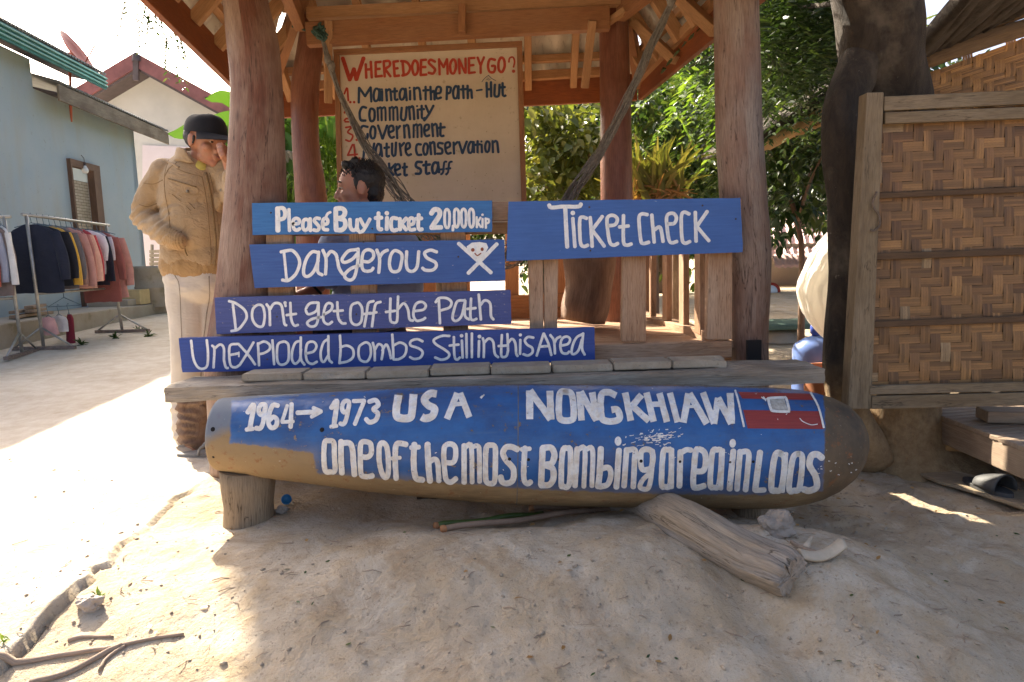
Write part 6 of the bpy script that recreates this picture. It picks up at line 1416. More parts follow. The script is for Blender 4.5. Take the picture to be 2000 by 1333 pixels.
b = MB(); pth = [(1722, 10, 3.10, 30), (1705, 60, 3.06, 36), (1674, 140, 2.99, 39), (1645, 215, 2.92, 34), (1640, 300, 2.9, 31), (1648, 400, 2.9, 29), (1650, 520, 2.9, 31), (1645, 640, 2.9, 33), (1642, 740, 2.92, 32), (1665, 830, 2.97, 40), (1690, 890, 3.05, 52)]
pp = catmull([tuple(P(x, y, Y))+(mpx(r_, Y),) for x, y, Y, r_ in pth], .03); b.tube([p[:3] for p in pp], [p[3] for p in pp], 24, True, True, .13, 5, 4); b.build('side_trunk', M['bark'], tree)
b = MB(); limb(b, [tuple(P(1700, -20, 3.05)), tuple(P(1640, 2, 3.3)), tuple(P(1590, 12, 3.6)), tuple(P(1540, 6, 3.9)), tuple(P(1480, -50, 4.2))], .016, .006); limb(b, [tuple(P(1690, -120, 2.9)), (1.2, 3.4, 3.3), (.6, 3.9, 4.0)], .09, .03); limb(b, [tuple(P(1668, -320, 2.75)), (1.6, 2.4, 3.4), (1.4, 2.0, 4.2)], .12, .04); limb(b, [tuple(P(1690, -160, 2.8)), (2.4, 3.2, 3.6), (3.2, 3.6, 4.2)], .10, .03); b.build('limb', M['bark'], tree)
bs = [];
for _ in range(620):
    c = P(random.uniform(1450, 1660), random.gauss(20, 90), random.uniform(3.6, 5.2)); bs.append((tuple(c), (random.uniform(-1, 1), random.uniform(-1, .6), random.uniform(-.8, .2))))
for _ in range(900):
    bs.append(((random.uniform(.4, 4.2), random.uniform(2.3, 5.4), random.uniform(3.4, 4.9)), (random.uniform(-1, 1), random.uniform(-1, 1), random.uniform(-.6, .3))))
fronds('crown', bs, 11, .34, M['leafdark'], tree, .062, .017)

# right hand bamboo hut: woven wall, eave poles, dark thatch, platform
bh = thing('bamboo_hut', P(1900, 200, 3.6), 'bamboo walled hut with dark thatch eave at the right edge', 'hut')
b = MB(); weave(b, P(1795, 330, 3.5), P(2260, 330, 3.5), P(2260, -20, 3.5), P(1795, 150, 3.5), 22, 19, .005, lambda r: tuple(np.array((.56, .28, .075))*(1-.45*r)), 4, 8); b.build('woven_wall', M['bamboo2'], bh, color=True)
b = MB(); b.add([P(1795, 560, 3.53), P(2260, 560, 3.53), P(2260, -20, 3.53), P(1795, 150, 3.53)], [(0, 1, 2, 3)]); b.build('wall_backing', M['darkback'], bh)
M['eavewood'] = m_wood('eave_timber', (.28, .17, .085), (.13, .075, .04), (.20, .14, .09), .8, 1, .8)
for (a, c, r0) in (((1780, 92), (2120, -52), .034), ((1790, 125), (2120, 20), .040), ((1815, 98), (2120, -20), .028)):
    b = MB(); b.tube([Vector(p) for p in catmull([tuple(P(a[0], a[1], 3.42)), tuple(P((a[0]+c[0])/2, (a[1]+c[1])/2-4, 3.38)), tuple(P(c[0], c[1], 3.35))], .06)], r0, 14, True, True, .2, r0*99, 7); b.build('eave_pole', M['eavewood'], bh)
M['thatch'] = m_plain('smoked_thatch', (.055, .042, .032), .9, .4, 20, .8)
b = MB(); A_, B_, C_, D_ = P(1775, 96, 3.36), P(2200, -90, 3.25), Vector((3.4, 1.9, 2.45)), Vector((1.75, 1.9, 2.33)); b.grid(lambda u, v: (A_.lerp(B_, u)).lerp(D_.lerp(C_, u), v)+Vector((0, 0, .02*mnoise.noise(Vector((u*40, v*6, 1))))), 60, 20); o = b.build('thatch_roof', M['thatch'], bh); so = o.modifiers.new('s', 'SOLIDIFY'); so.thickness = -.07
b = MB()
for i in range(70):
    u = random.random(); p = A_.lerp(B_, u)+Vector((0, 0, .02)); b.tube([p, p+Vector((random.uniform(-.1, .12), random.uniform(-.05, .05), random.uniform(-.10, .06)))], [.003, .001], 4, False)
b.build('thatch_straw', M['eavewood'], bh)
plf = thing('bamboo_platform', P(1900, 850, 3.4), 'low bamboo slat platform in sunlight below the woven panel', 'platform')
F0 = P(1792, 820, 3.22); F1 = P(2060, 930, 2.36); F1.z = F0.z
b = MB(); b.bar(F0, F1, .04, .11); b.build('front_beam', M['fw'], plf, .006)
b = MB(); b.tube([P(1838, 868, 3.0), P(1838, 868, 3.0)+Vector((1.2, .10, -.01))], .036, 14, True, True, .05, 2, 6); b.build('cross_pole', M['bpole'], plf)
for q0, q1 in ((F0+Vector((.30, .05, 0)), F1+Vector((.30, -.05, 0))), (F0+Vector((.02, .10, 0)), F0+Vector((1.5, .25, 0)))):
    b = MB(); b.prism([Vector((q0.x, q0.y, -.3)), Vector((q1.x, q1.y, -.3)), q1, q0], (.02, .02, 0)); b.build('under_deck_shade', M['darkback'], plf)  # dark sheets added under the deck to stand in for its deep shade
d_ = (F1-F0); bk = Vector((1.4, .22, 0)); N_ = 17
for i in range(N_):
    p = F0+d_*(i+.3)/N_+Vector((0, 0, .065)); b = MB(); b.bar(p-bk*.02, p+bk, d_.length/N_*.85, .018); b.build('slat', M['fw'], plf, .003)
for p in (F0+Vector((.05, .05, 0)), F1, F0+bk*.9, F1+bk*.9):
    b = MB(); b.tube([p, Vector((p.x, p.y, gz(p.x, p.y)-.05))], .05, 12); b.build('leg', M['bpole'], plf)
for k in range(3): b = MB(); pp0 = F0+bk*.98+Vector((0, 0, .10+k*.16)); b.bar(pp0, pp0+d_*1.1, .02, .13); b.build('back_slat', M['fw'], plf, .003)
b = MB(); p = F0+d_*.42+bk*.05+Vector((0, 0, .105)); b.bar(p, p+Vector((.45, -.10, 0)), .12, .05); tag(b.build('timber_offcut', M['fw'], None, .006), 'pale timber offcut lying on the bamboo platform', 'timber')
b = MB(); p = PG(1772, 900); b.bar(P(1777, 880, 3.36), P(1772, 780, 3.36), .055, .03, up=(0, 1, 0)); tag(b.build('orange_post', M['orange'], None, .004), 'orange painted upright strip beside the swollen tree base', 'post')

# ground clutter on the right
M['ply'] = m_wood('plywood_sheet', (.50, .39, .26), (.40, .30, .19), None, .85)
q = [(1780, 932), (1818, 924), (1900, 950), (2080, 1010), (2080, 1050), (1985, 1016), (1900, 980), (1830, 958)]; b = MB()
pts = [PG(x, y)+Vector((0, 0, .030)) for x, y in q]; zc = sum(p.z for p in pts)/len(pts)
nrm = Vector((0, 0, 1)); pts = [Vector((p.x, p.y, max(p.z, gz(p.x, p.y)+.02))) for p in pts]; b.prism(pts[::-1], (0, 0, -.014)); tag(b.build('plywood_scrap', M['ply'], None, .003), 'tapering plywood scrap lying on the ground at the right edge', 'board')
M['darkrub'] = m_plain('dark_rubber', (.07, .07, .07), .6, .25, 30, .2)
sp = PG(1958, 992)+Vector((0, 0, .052)); sd_ = thing('slipper', sp, 'dark grey slipper standing on the plywood scrap', 'slipper')
b = MB(); d0 = Vector((.16, -.98, 0)).normalized(); s0 = Vector((d0.y, -d0.x, 0)); out = []
for k in range(24): a = 2*math.pi*k/24; out.append(sp-d0*.075+d0*.115*math.cos(a)+s0*.046*math.sin(a))
b.prism(out[::-1], (0, 0, -.02)); b.build('sole', M['darkrub'], sd_, .003)
b = MB(); b.grid(lambda u, v: sp+d0*(-.10+.11*v)+s0*.05*math.cos(math.pi*u)*(1-.15*(1-v))+Vector((0, 0, .0+.065*math.sin(math.pi*u)*(.55+.45*v))), 17, 8); o = b.build('upper', M['darkrub'], sd_); so = o.modifiers.new('s', 'SOLIDIFY'); so.thickness = .006
M['bottle'] = m_plain('brown_bottle', (.06, .035, .02), .18, .2, 10, 0, 0, .6); bt = thing('bottle', P(1880, 912, 3.4), 'dark brown plastic bottle lying in the shade under the platform', 'bottle')
p0 = PG(1838, 908)+Vector((0, .05, .045)); ax = Vector((1, .02, .04)).normalized(); b = MB(); b.lathe(p0, [(.016, .045), (.017, .07), (.03, .11), (.043, .14), (.044, .19), (.040, .21), (.044, .23), (.044, .30), (.036, .325), (0, .325)], 20, ax); b.build('bottle_body', M['bottle'], bt)
M['yel'] = m_plain('yellow_cap', (.55, .40, .10), .5, .1, 20, 0); b = MB(); b.lathe(p0, [(0, -.005), (.019, -.004), (.019, .05), (.016, .055)], 16, ax); b.build('cap', M['yel'], bt)
# rock, curled bark, chips
def rock(label, c, s, name='rock', seed=0, mat=None, cat='rock'):
    bm = bmesh.new(); bmesh.ops.create_icosphere(bm, subdivisions=4, radius=1)
    for v in bm.verts:
        n = mnoise.fractal(v.co*1.2+Vector((seed*3, seed, 0)), 1, 2, 4); v.co = Vector((v.co.x*s[0], v.co.y*s[1], v.co.z*s[2]))*(1+.45*n)
        v.co += Vector(c)
    me = bpy.data.meshes.new(name); bm.to_mesh(me); bm.free(); return tag(mk(name, me, mat or M['stone']), label, cat)
M['stone'] = m_plain('dusty_stone', (.30, .25, .20), .9, .3, 16, .6)
rock('dusty rock behind the end of the driftwood log', PG(1528, 1058)+Vector((0, .03, .02)), (.052, .042, .042), 'rock', 1)
rock('pale angular stone under the crack on the left', PG(176, 1192)+Vector((0, 0, .018)), (.036, .026, .024), 'stone', 2, m_plain('pale_stone', (.42, .36, .30), .9, .2, 16, .5), 'stone')
M['barkpale'] = m_plain('pale_bark', (.50, .42, .31), .8, .2, 14, .4)
A_ = PG(1562, 1128)+Vector((0, 0, .03)); B_ = PG(1644, 1112)+Vector((0, 0, .035)); b = MB()
b.grid(lambda u, v: A_.lerp(B_, u)+Vector((0, (v-.5)*.055, .022*math.sin(math.pi*u)*-1+.018*math.cos((v-.5)*2.6))), 16, 8); o = b.build('bark_curl', M['barkpale']); so = o.modifiers.new('s', 'SOLIDIFY'); so.thickness = .010; tag(o, 'curled pale piece of bark beside the driftwood end', 'bark')
for k, (px, py, an) in enumerate([(1580, 1078, .9), (1560, 1092, 1.9), (1572, 1100, 2.3)]):
    c = PG(px, py)+Vector((0, 0, .012)); d = Vector((math.cos(an), math.sin(an), .1))*.035; b = MB(); b.bar(c-d, c+d, .018, .010, w2=.006); tag(b.build('wood_chip', M['barkpale'] if k == 0 else M['fw'], None, .002), ['pale broken wood chip above the curled bark', 'thin dark sliver left of the pale wood chip', 'short sliver between the rock and the curled bark'][k], 'wood chip')
# sticks under the bomb
M['green'] = m_plain('green_bamboo', (.10, .15, .035), .4, .3, 9, .1); M['stick'] = m_plain('stick', (.30, .19, .12), .8, .25, 16, .4); M['cut'] = m_plain('cut_end', (.46, .20, .08), .85, .2, 40, .3)
def stick(a, c, r_, mat, label, name='stick', nodes=False, cut=True):
    A_, C_ = PG(*a)+Vector((0, 0, r_*.8)), PG(*c)+Vector((0, 0, r_*.9)); s_ = thing(name, A_, label, 'stick'); b = MB(); pts = [A_.lerp(C_, k/12)+Vector((0, 0, .004*math.sin(k))) for k in range(13)]
    b.tube(pts, [r_*(1+(.14 if nodes and k % 4 == 1 else 0)+.05*math.sin(k*2)) for k in range(13)], 12, True, True, .06, 3, 9); b.build('shaft', mat, s_)
    if cut: b = MB(); d = (C_-A_).normalized(); b.lathe(A_-d*.002, [(0, 0), (r_*1.25, .002), (r_*1.3, .014), (r_, .02)], 12, d); b.build('cut_end', M['cut'], s_)
stick((862, 1044), (1215, 1000), .0105, M['stick'], 'brown stick with a raw orange end lying under the bomb'); stick((848, 1033), (1060, 1008), .010, M['green'], 'green bamboo length behind the brown stick', 'bamboo_stick', True)
stick((1034, 1003), (1190, 996), .011, M['stick'], 'short stick with a round cut end, close below the bomb'); stick((815, 983), (960, 985), .006, M['darkback'], 'thin dark rod in the shadow below the bomb', 'rod', False, False)
M['blueplastic'] = m_plain('blue_plastic', (.03, .20, .42), .35, .1, 20, 0); b = MB(); c = PG(560, 984)+Vector((0, 0, .022)); b.lathe(c, [(0, -.008), (.019, -.008), (.020, .006), (.017, .010), (.016, .002), (0, .002)], 20, Vector((.25, -.75, .5)).normalized()); tag(b.build('bottletop', M['blueplastic']), 'blue bottle cap beside the short upright log', 'bottle cap')
rock('round brown pebble touching the blue bottle cap', PG(553, 999)+Vector((0, -.01, .012)), (.024, .018, .017), 'pebble', 4, M['stone'], 'pebble')
# gnarled stump under the left end of the plank
b = MB(); SG = 3.36; c0, c1 = P(381, 864, SG), P(380, 770, SG); pp = [c0.lerp(c1, k/44)+Vector((.008*math.sin(k*.5), 0, 0)) for k in range(45)]
nv0 = len(b.v); b.tube(pp, [mpx(31, SG)*(1+.03*math.sin(k*1.1)) for k in range(45)], 40, True, True, .12, 6, 5)
for q in range(nv0, len(b.v)):
    p = Vector(b.v[q]); d = Vector((p.x-c0.x, p.y-c0.y, 0)); f = math.sin((p.z+.30*(p.x-c0.x)+.03*mnoise.noise(p*9))*6.283/.042); b.v[q] = tuple(p+d*(.13*f+.10*mnoise.noise(p*22)))
tag(b.build('gnarled_stump', M['stumpw']), 'gnarled layered brown stump below the left end of the plank', 'stump')
# roots in the lower left
M['rootm'] = m_wood('root', (.47, .36, .27), (.36, .26, .19), None, .9, 1, .6); rt = thing('tree_roots', PG(200, 1290), 'bare pale tree roots running over the ground at the lower left', 'roots')
def root(pts, r0, r1):
    q = [PG(x, y)+Vector((0, 0, (r0+r1)*.25)) for x, y in catmull(pts, 18)]; b = MB(); n = len(q); b.tube(q, [r0+(r1-r0)*i/(n-1) for i in range(n)], 12, True, True, .14, r0*300, 14); b.build('root', M['rootm'], rt)
root([(-60, 1316), (30, 1303), (110, 1288), (170, 1280), (225, 1276), (290, 1264), (360, 1252)], .0105, .004); root([(60, 1340), (130, 1322), (170, 1304), (215, 1282), (240, 1274)], .009, .007); root([(196, 1320), (206, 1300), (228, 1284), (246, 1276)], .005, .005); root([(134, 1256), (160, 1250), (190, 1251), (222, 1254)], .007, .003)
# sprigs
def sprig(label, px, py, n, L, mat): 
    c = PG(px, py); leaf_mesh_o = leaf_mesh('sprig', np.array([tuple(c)]*n)+RNG.normal(0, .006, (n, 3)), RNG.normal(0, 1, (n, 3))+[0, 0, .8], L, L*.22, mat); tag(leaf_mesh_o, label, 'weed')
sprig('tiny green weed at the crack above the pale stone', 190, 1168, 14, .03, M['leafbright']); sprig('tiny green weed at the lower left edge', 6, 1278, 12, .03, M['leafbright'])
for k, (px, py) in enumerate([(272, 640), (160, 668), (225, 655), (292, 650)]): sprig(['small weed at the foot of the mossy block', 'small weed by the near foot of the clothes rack', 'small weed between the feet of the clothes rack', 'small weed at the end of the concrete porch'][k], px, py+8, 22, .10, M['leafmid'])
# pebbles, twigs and fallen leaf bits
b = MB(); bt_ = MB()
for i in range(1500):
    px = random.uniform(-50, 2050); py = random.uniform(900, 1340); 
    if random.random() < .3: px = random.gauss(1600, 160); py = random.gauss(1010, 60)
    if py < 700: continue
    c = PG(px, py); s_ = .0013+.0065*random.random()**5
    b.ell(c+Vector((0, 0, s_*.25)), (s_*random.uniform(.8, 2.0), s_*random.uniform(.6, 1.1), s_*.6), 5, 3, Matrix.Rotation(random.uniform(0, 6), 3, 'Z') @ Matrix.Rotation(random.uniform(-.4, .4), 3, 'X'))
M['grit'] = m_plain('dusty_grit', (.40, .32, .23), .95, .35, 60, .4); tag(b.build('gravel', M['grit']), kind='stuff')
for i in range(300):
    px = random.uniform(0, 2000); py = random.uniform(930, 1330)
    if random.random() < .45: px = random.gauss(1560, 190); py = random.gauss(1010, 50)
    c = PG(px, py); a = random.uniform(0, 6.3); d = Vector((math.cos(a), math.sin(a), 0))*random.uniform(.008, .03); bt_.tube([c-d+Vector((0, 0, .002)), c+Vector((d.y*.3, -d.x*.3, .004)), c+d+Vector((0, 0, .002))], random.uniform(.0005, .0017), 4)
tag(bt_.build('litter', M['fw']), kind='stuff')
n = 46; o_ = leaf_mesh('dry_leaves', [tuple(PG(*((random.uniform(20, 1980), random.uniform(960, 1325)) if k % 2 else (random.gauss(1600, 150), random.gauss(1015, 45))))+Vector((0, 0, .004))) for k in range(70)], np.c_[RNG.normal(0, 1, (70, 2)), RNG.uniform(0, .4, 70)], .022, .011, M['leafdry'], None, .12, .1); tag(o_, kind='stuff'); n = 26; pc_ = [tuple(PG(random.uniform(520, 1980), random.uniform(1040, 1325))+Vector((0, 0, .004))) for _ in range(n)]; o = leaf_mesh('fallen_leaves', pc_, np.c_[RNG.normal(0, 1, (n, 2)), np.zeros(n)], .018, .008, M['leafmid'], None, .02, 0); tag(o, kind='stuff')

# things behind: stump, sack, jug, bucket, bench, pink house
b = MB(); pth = [(1150, 500, 3.7, 52), (1150, 530, 3.7, 50), (1148, 565, 3.7, 48), (1142, 600, 3.7, 50), (1138, 627, 3.7, 44)]; pp = catmull([tuple(P(x, y, Y))+(mpx(r_, Y),) for x, y, Y, r_ in pth], .025); b.tube([p[:3] for p in pp], [p[3] for p in pp], 28, True, True, .22, 3, 3)
tag(b.build('stump_seat', M['stumpw']), 'smooth brown tree stump standing on the hut floor', 'stump')
t = NT('sack_plastic'); v = t.coord(); f = t.noise(v, 5, 6); t.base(t.mix(t.ramp(f, [(.35, 0), (.7, 1)]), (.88, .86, .82), (.80, .76, .68))); t.rough(.5); n1_ = t.bump(t.noise(t.coord('Object', (2.2, 2.2, .7)), 6, 5, .5, .6), .6, .04); t.bump(t.noise(v, 240, 2), .2, .001, n1_); tr_ = t.n('ShaderNodeBsdfTranslucent'); tr_.inputs[0].default_value = (.85, .80, .70, 1); mx_ = t.n('ShaderNodeMixShader'); mx_.inputs[0].default_value = .5; t.l(t.b.outputs[0], mx_.inputs[1]); t.l(tr_.outputs[0], mx_.inputs[2]); t.l(mx_.outputs[0], t.out.inputs[0]); M['sack'] = t.m
SL = [(1640, 425), (1626, 445), (1600, 474), (1576, 514), (1558, 556), (1562, 598), (1582, 634), (1602, 656), (1622, 668)]; sp2 = catmull(SL, 5); ns = len(sp2); b = MB(); vs = []; ms = 120
for i, (lx, py) in enumerate(sp2):
    v_ = i/(ns-1); rx = 1690; c = P((lx+rx)/2, py, 3.62); hw = mpx((rx-lx)/2, 3.62); dp = .05+.11*math.sin(math.pi*min(1, v_*.9+.05))
    for k in range(ms):
        a = 2*math.pi*k/ms; tw = a+.5*v_
        fo = 1-.085*abs(math.sin(tw*5.5+1.3*mnoise.noise(Vector((a*1.2, v_*2, 3)))))-.05*abs(math.sin(tw*13+2*mnoise.noise(Vector((a*2, v_*3.5, 7)))))*(.4+v_)+.05*mnoise.noise(Vector((math.cos(a)*3, math.sin(a)*3, v_*7)))
        vs.append(c+Vector((hw*math.cos(a)*fo, dp*math.sin(a)*fo, .012*mnoise.noise(Vector((a*3, v_*9, 1))))))
b.add(vs, [(i*ms+k, i*ms+(k+1) % ms, (i+1)*ms+(k+1) % ms, (i+1)*ms+k) for i in range(ns-1) for k in range(ms)], None, True)
tag(b.build('sack', M['sack']), 'bulging white plastic sack hanging beside the dark tree', 'sack')
M['jug'] = m_plain('blue_jug_plastic', (.15, .24, .54), .25, .12, 5, 0, 0, .5); M['jugcap'] = m_plain('jug_cap', (.05, .09, .40), .35, .1, 20, 0)
jp = P(1592, 760, 3.75); jg = thing('water_jug', jp, 'translucent blue water jug with a dark blue cap behind the plank end', 'water jug')
r_ = mpx(44, 3.75); zt = P(1592, 672, 3.75).z-jp.z; b = MB(); b.lathe(jp, [(0, -.1), (r_*.95, -.1), (r_, -.06), (r_, zt*.35), (r_*.93, zt*.4), (r_, zt*.46), (r_, zt*.86), (r_*.9, zt), (r_*.5, zt+.03), (r_*.2, zt+.045)], 28); b.build('jug_body', M['jug'], jg)
b = MB(); b.lathe(jp+Vector((0, 0, zt+.04)), [(r_*.2, 0), (r_*.2, .015), (r_*.26, .018), (r_*.26, .06), (r_*.22, .066), (0, .066)], 18); b.build('jug_cap', M['jugcap'], jg)
M['clay'] = m_plain('orange_clay', (.42, .17, .08), .7, .2, 8, .1); bp = P(1616, 800, 3.45); zt = P(1616, 716, 3.45).z-bp.z; b = MB(); b.lathe(bp, [(0, -.2), (.10, -.2), (.115, zt*.5), (.12, zt-.01), (.128, zt), (.105, zt), (.10, zt*.4), (0, zt*.35)], 26); tag(b.build('clay_pot', M['clay']), 'orange clay pot half hidden behind the dark trunk', 'pot')
M['greenpaint'] = m_plain('green_paint', (.10, .16, .12), .6, .2, 10, .1); bn = thing('stone_bench', P(1530, 690, 6.4), 'small garden table with green top and curved concrete foot beyond the post', 'table')
tp = P(1515, 634, 6.4); b = MB(); b.box(tp, (.85, .55, .05)); b.build('table_top', M['greenpaint'], bn, .01)
b = MB(); b.lathe(Vector((tp.x, tp.y, gz(tp.x, tp.y))), [(.26, 0), (.24, .06), (.13, .16), (.12, tp.z-.25-.1), (.22, tp.z-.25+.02), (0, tp.z-.25+.03)], 20); b.build('table_foot', M['conc'], bn)
ph = thing('house', P(1540, 600, 15), 'pink tiled house with a curved awning beyond the post', 'house'); M['pinktile'] = m_plain('pink_tiles', (.62, .42, .38), .8, .12, 3, .2); M['greywall'] = m_plain('grey_plaster', (.42, .38, .35), .9, .1, 3, .1)
b = MB(); b.prism([P(1440, 640, 15), P(1760, 640, 15), P(1760, 470, 15), P(1440, 480, 15)], (0, 3, 0)); b.build('wall', M['greywall'], ph)
b = MB(); b.grid(lambda u, v: P(1430, 505, 14.5).lerp(P(1780, 495, 14.5), u)+(P(1430, 400, 18)-P(1430, 505, 14.5))*v+Vector((0, 0, .03*math.sin(u*150)+.05*(v*8 % 1))), 120, 33, False); b.build('tiled_roof', M['pinktile'], ph)
b = MB(); b.grid(lambda u, v: P(1500, 498, 13.4).lerp(P(1700, 492, 13.4), u)+Vector((0, -.35*math.sin(v*1.57), -.25*(1-math.cos(v*1.57))+.015*math.sin(u*110))), 90, 8, False); b.build('awning', M['pinktile'], ph)
M['orangedoor'] = m_plain('orange_door', (.50, .19, .07), .6, .15, 8, .1); hx([(1562, 640), (1592, 640), (1592, 560), (1562, 562)], 14.9, .08, 'door', M['orangedoor'], ph)
sg = thing('no_entry_sign', P(1508, 580, 13), 'small round red and white sign beyond the right post', 'sign'); b = MB(); b.lathe(P(1506, 570, 12), [(.16, 0), (.16, .02), (0, .02)], 24, (0, -1, 0)); b.build('sign_disc', M['red'], sg); b = MB(); b.lathe(P(1506, 570, 11.97), [(.11, 0), (.11, .01), (0, .01)], 24, (0, -1, 0)); b.build('sign_centre', M['bulb'], sg); b = MB(); b.tube([P(1506, 570, 12.05), P(1506, 640, 12.05)], .03, 8); b.build('sign_post', M['pipe'], sg)
# bamboo eave of the neighbouring roof
sh = thing('thatch_shelter', P(1560, 260, 5.0), 'sunlit bamboo pole eave with thin thatch between the right post and the dark tree', 'shelter')
b = MB(); b.tube([P(1455, 305, 4.3), P(1500, 283, 4.3), P(1560, 250, 4.3), P(1640, 200, 4.3), P(1800, 100, 4.3)], .036, 12, True, True, .04, 3, 8); b.build('eave_pole', M['bpole'], sh)
b = MB(); b.tube([P(1552, 262, 4.5), P(1640, 222, 4.5), P(1800, 130, 4.55)], .028, 10); b.build('rafter_pole', M['bpole'], sh)
b = MB(); a0, a1 = P(1450, 300, 4.3)+Vector((0, 0, .06)), P(1800, 92, 4.3)+Vector((0, 0, .06)); b.grid(lambda u, v: a0.lerp(a1, u)+Vector((.1*v, 1.3*v, .12*v+.02*mnoise.noise(Vector((u*40, v*10, 0))))), 60, 6); o = b.build('thatch', M['thatch'], sh); so = o.modifiers.new('s', 'SOLIDIFY'); so.thickness = .05
for px in (1640, 1790): b = MB(); b.tube([P(px, 210, 4.9), P(px, 640, 4.9)], .05, 10); b.build('post', M['bpole'], sh)

# ------------------------------------------------------------------ vegetation behind the hut
def tree_of(name, label, cat, trunk, r0, r1, clumps, n, rad, L, Wd, mat, tm=None, grp=None, droop=.2):
    r_ = thing(name, trunk[0], label, cat, grp); b = MB(); limb(b, [tuple(p) for p in trunk], r0, r1)
    for c in clumps[::max(1, len(clumps)//7)]: limb(b, [tuple(Vector(trunk[-2])), tuple((Vector(trunk[-1])+Vector(c[:3]))/2+Vector((0, 0, -.1))), tuple(c[:3])], r1*.7, r1*.2, 7)
    b.build('trunk', tm or M['stumpw'], r_); p_, d_ = clump_pts(clumps, n, rad); leaf_mesh('crown', p_, d_, L, Wd, mat, r_, .2, droop); return r_
def pxclumps(x0, x1, y0, y1, Y0, Y1, n):
    out = []
    for _ in range(n): Y = random.uniform(Y0, Y1); out.append(tuple(P(random.uniform(x0, x1), random.uniform(y0, y1), Y))+(random.uniform(.4, 1),))
    return out
def gpt(px, Y): p = P(px, 500, Y); p.z = gz(p.x, p.y); return p
tree_of('shrub', 'olive leaved bush right behind the notice board', 'bush', [gpt(1090, 6.6), P(1090, 480, 6.6), P(1095, 380, 6.6)], .05, .03, pxclumps(1010, 1185, 190, 430, 6.0, 7.2, 26), 2600, .36, .105, .062, M['leafyel'])
tree_of('shrub', 'dense dark green bush behind the yellow spiky plant', 'bush', [gpt(1320, 7.4), P(1320, 470, 7.4), P(1320, 380, 7.4)], .06, .03, pxclumps(1200, 1440, 180, 430, 6.6, 8.2, 34), 4200, .42, .12, .055, M['leafmid'])
tree_of('tree', 'dark leafy tree beyond the right post', 'tree', [gpt(1450, 8.8), P(1450, 400, 8.8), P(1460, 250, 8.8)], .12, .06, pxclumps(1330, 1660, -60, 330, 7.6, 10, 46), 7500, .55, .13, .055, M['leafdark'])
tree_of('tree', 'slender young tree with forking stems beside the white sack', 'tree', [gpt(1568, 5.4), P(1566, 500, 5.4), P(1558, 440, 5.4), P(1545, 390, 5.4)], .030, .018, pxclumps(1500, 1630, 270, 440, 5.0, 5.8, 16), 620, .24, .11, .045, M['leafdark'])
fr_ = thing('tree', gpt(1370, 6.2), 'feathery leaved tree with bright green sprays under the right roof edge', 'tree'); b = MB(); limb(b, [tuple(gpt(1450, 6.4)), tuple(P(1448, 300, 6.3)), tuple(P(1430, 120, 6.0)), tuple(P(1400, 20, 5.8))], .07, .03); b.build('trunk', M['stumpw'], fr_)
bs = [(tuple(P(random.gauss(1400, 60), random.gauss(150, 70), random.uniform(5.2, 6.6))), (random.uniform(-1, .6), random.uniform(-1, .3), random.uniform(-.9, -.1))) for _ in range(46)]; fronds('crown', bs, 13, .42, M['leafbright'], fr_, .075, .024)
bs = [(tuple(P(random.uniform(1440, 1670), random.gauss(140, 90), random.uniform(5.4, 7.5))), (random.uniform(-1, .6), random.uniform(-1, .3), random.uniform(-.9, .1))) for _ in range(300)]; fronds('crown', bs, 12, .42, M['leafmid'], fr_, .07, .02)
# yellow spiky plant perched on a stump
sp_ = thing('spiky_plant', gpt(1262, 5.0), 'yellow green strap leaved plant with dry orange base behind the right back post', 'plant'); c0 = P(1262, 372, 4.95)
def straps(name, n, L, mat, lo, hi, wd, cx=0):
    b = MB()
    for k in range(n):
        a = random.uniform(-1.25, 1.35); e = random.uniform(lo, hi); d = Vector((math.sin(a), random.uniform(-.5, .5), e)).normalized(); Lk = L*random.uniform(.6, 1.1); s_ = d.cross(Vector((0, 1, .2))).normalized(); vs = []
        o = c0+Vector((random.uniform(-.12, .22)+cx, random.uniform(-.1, .1), random.uniform(-.14, .05)))
        for i in range(6):
            t_ = i/5; c = o+d*Lk*t_+Vector((0, 0, -.30*Lk*t_*t_)); ww = wd*(1-.75*t_**2); vs += [c-s_*ww, c+Vector((0, -.006, .0)), c+s_*ww]
        b.add(vs, [(3*i+j, 3*i+j+1, 3*i+j+4, 3*i+j+3) for i in range(5) for j in (0, 1)], None, True)
    return b.build(name, mat, sp_)
M['leafstrap'] = m_leaf('strap_leaf', (.12, .135, .03), (.20, .19, .045), (.31, .27, .09), .3); straps('leaf_fan', 85, .56, M['leafstrap'], .3, 2.4, .0145, .04); straps('dry_base', 120, .26, M['leafdry'], -.9, .8, .008)
b = MB(); limb(b, [tuple(gpt(1262, 5.05)), tuple(P(1262, 480, 5.05)), tuple(P(1262, 390, 5.05))], .10, .08); b.build('stem', M['stumpw'], sp_)
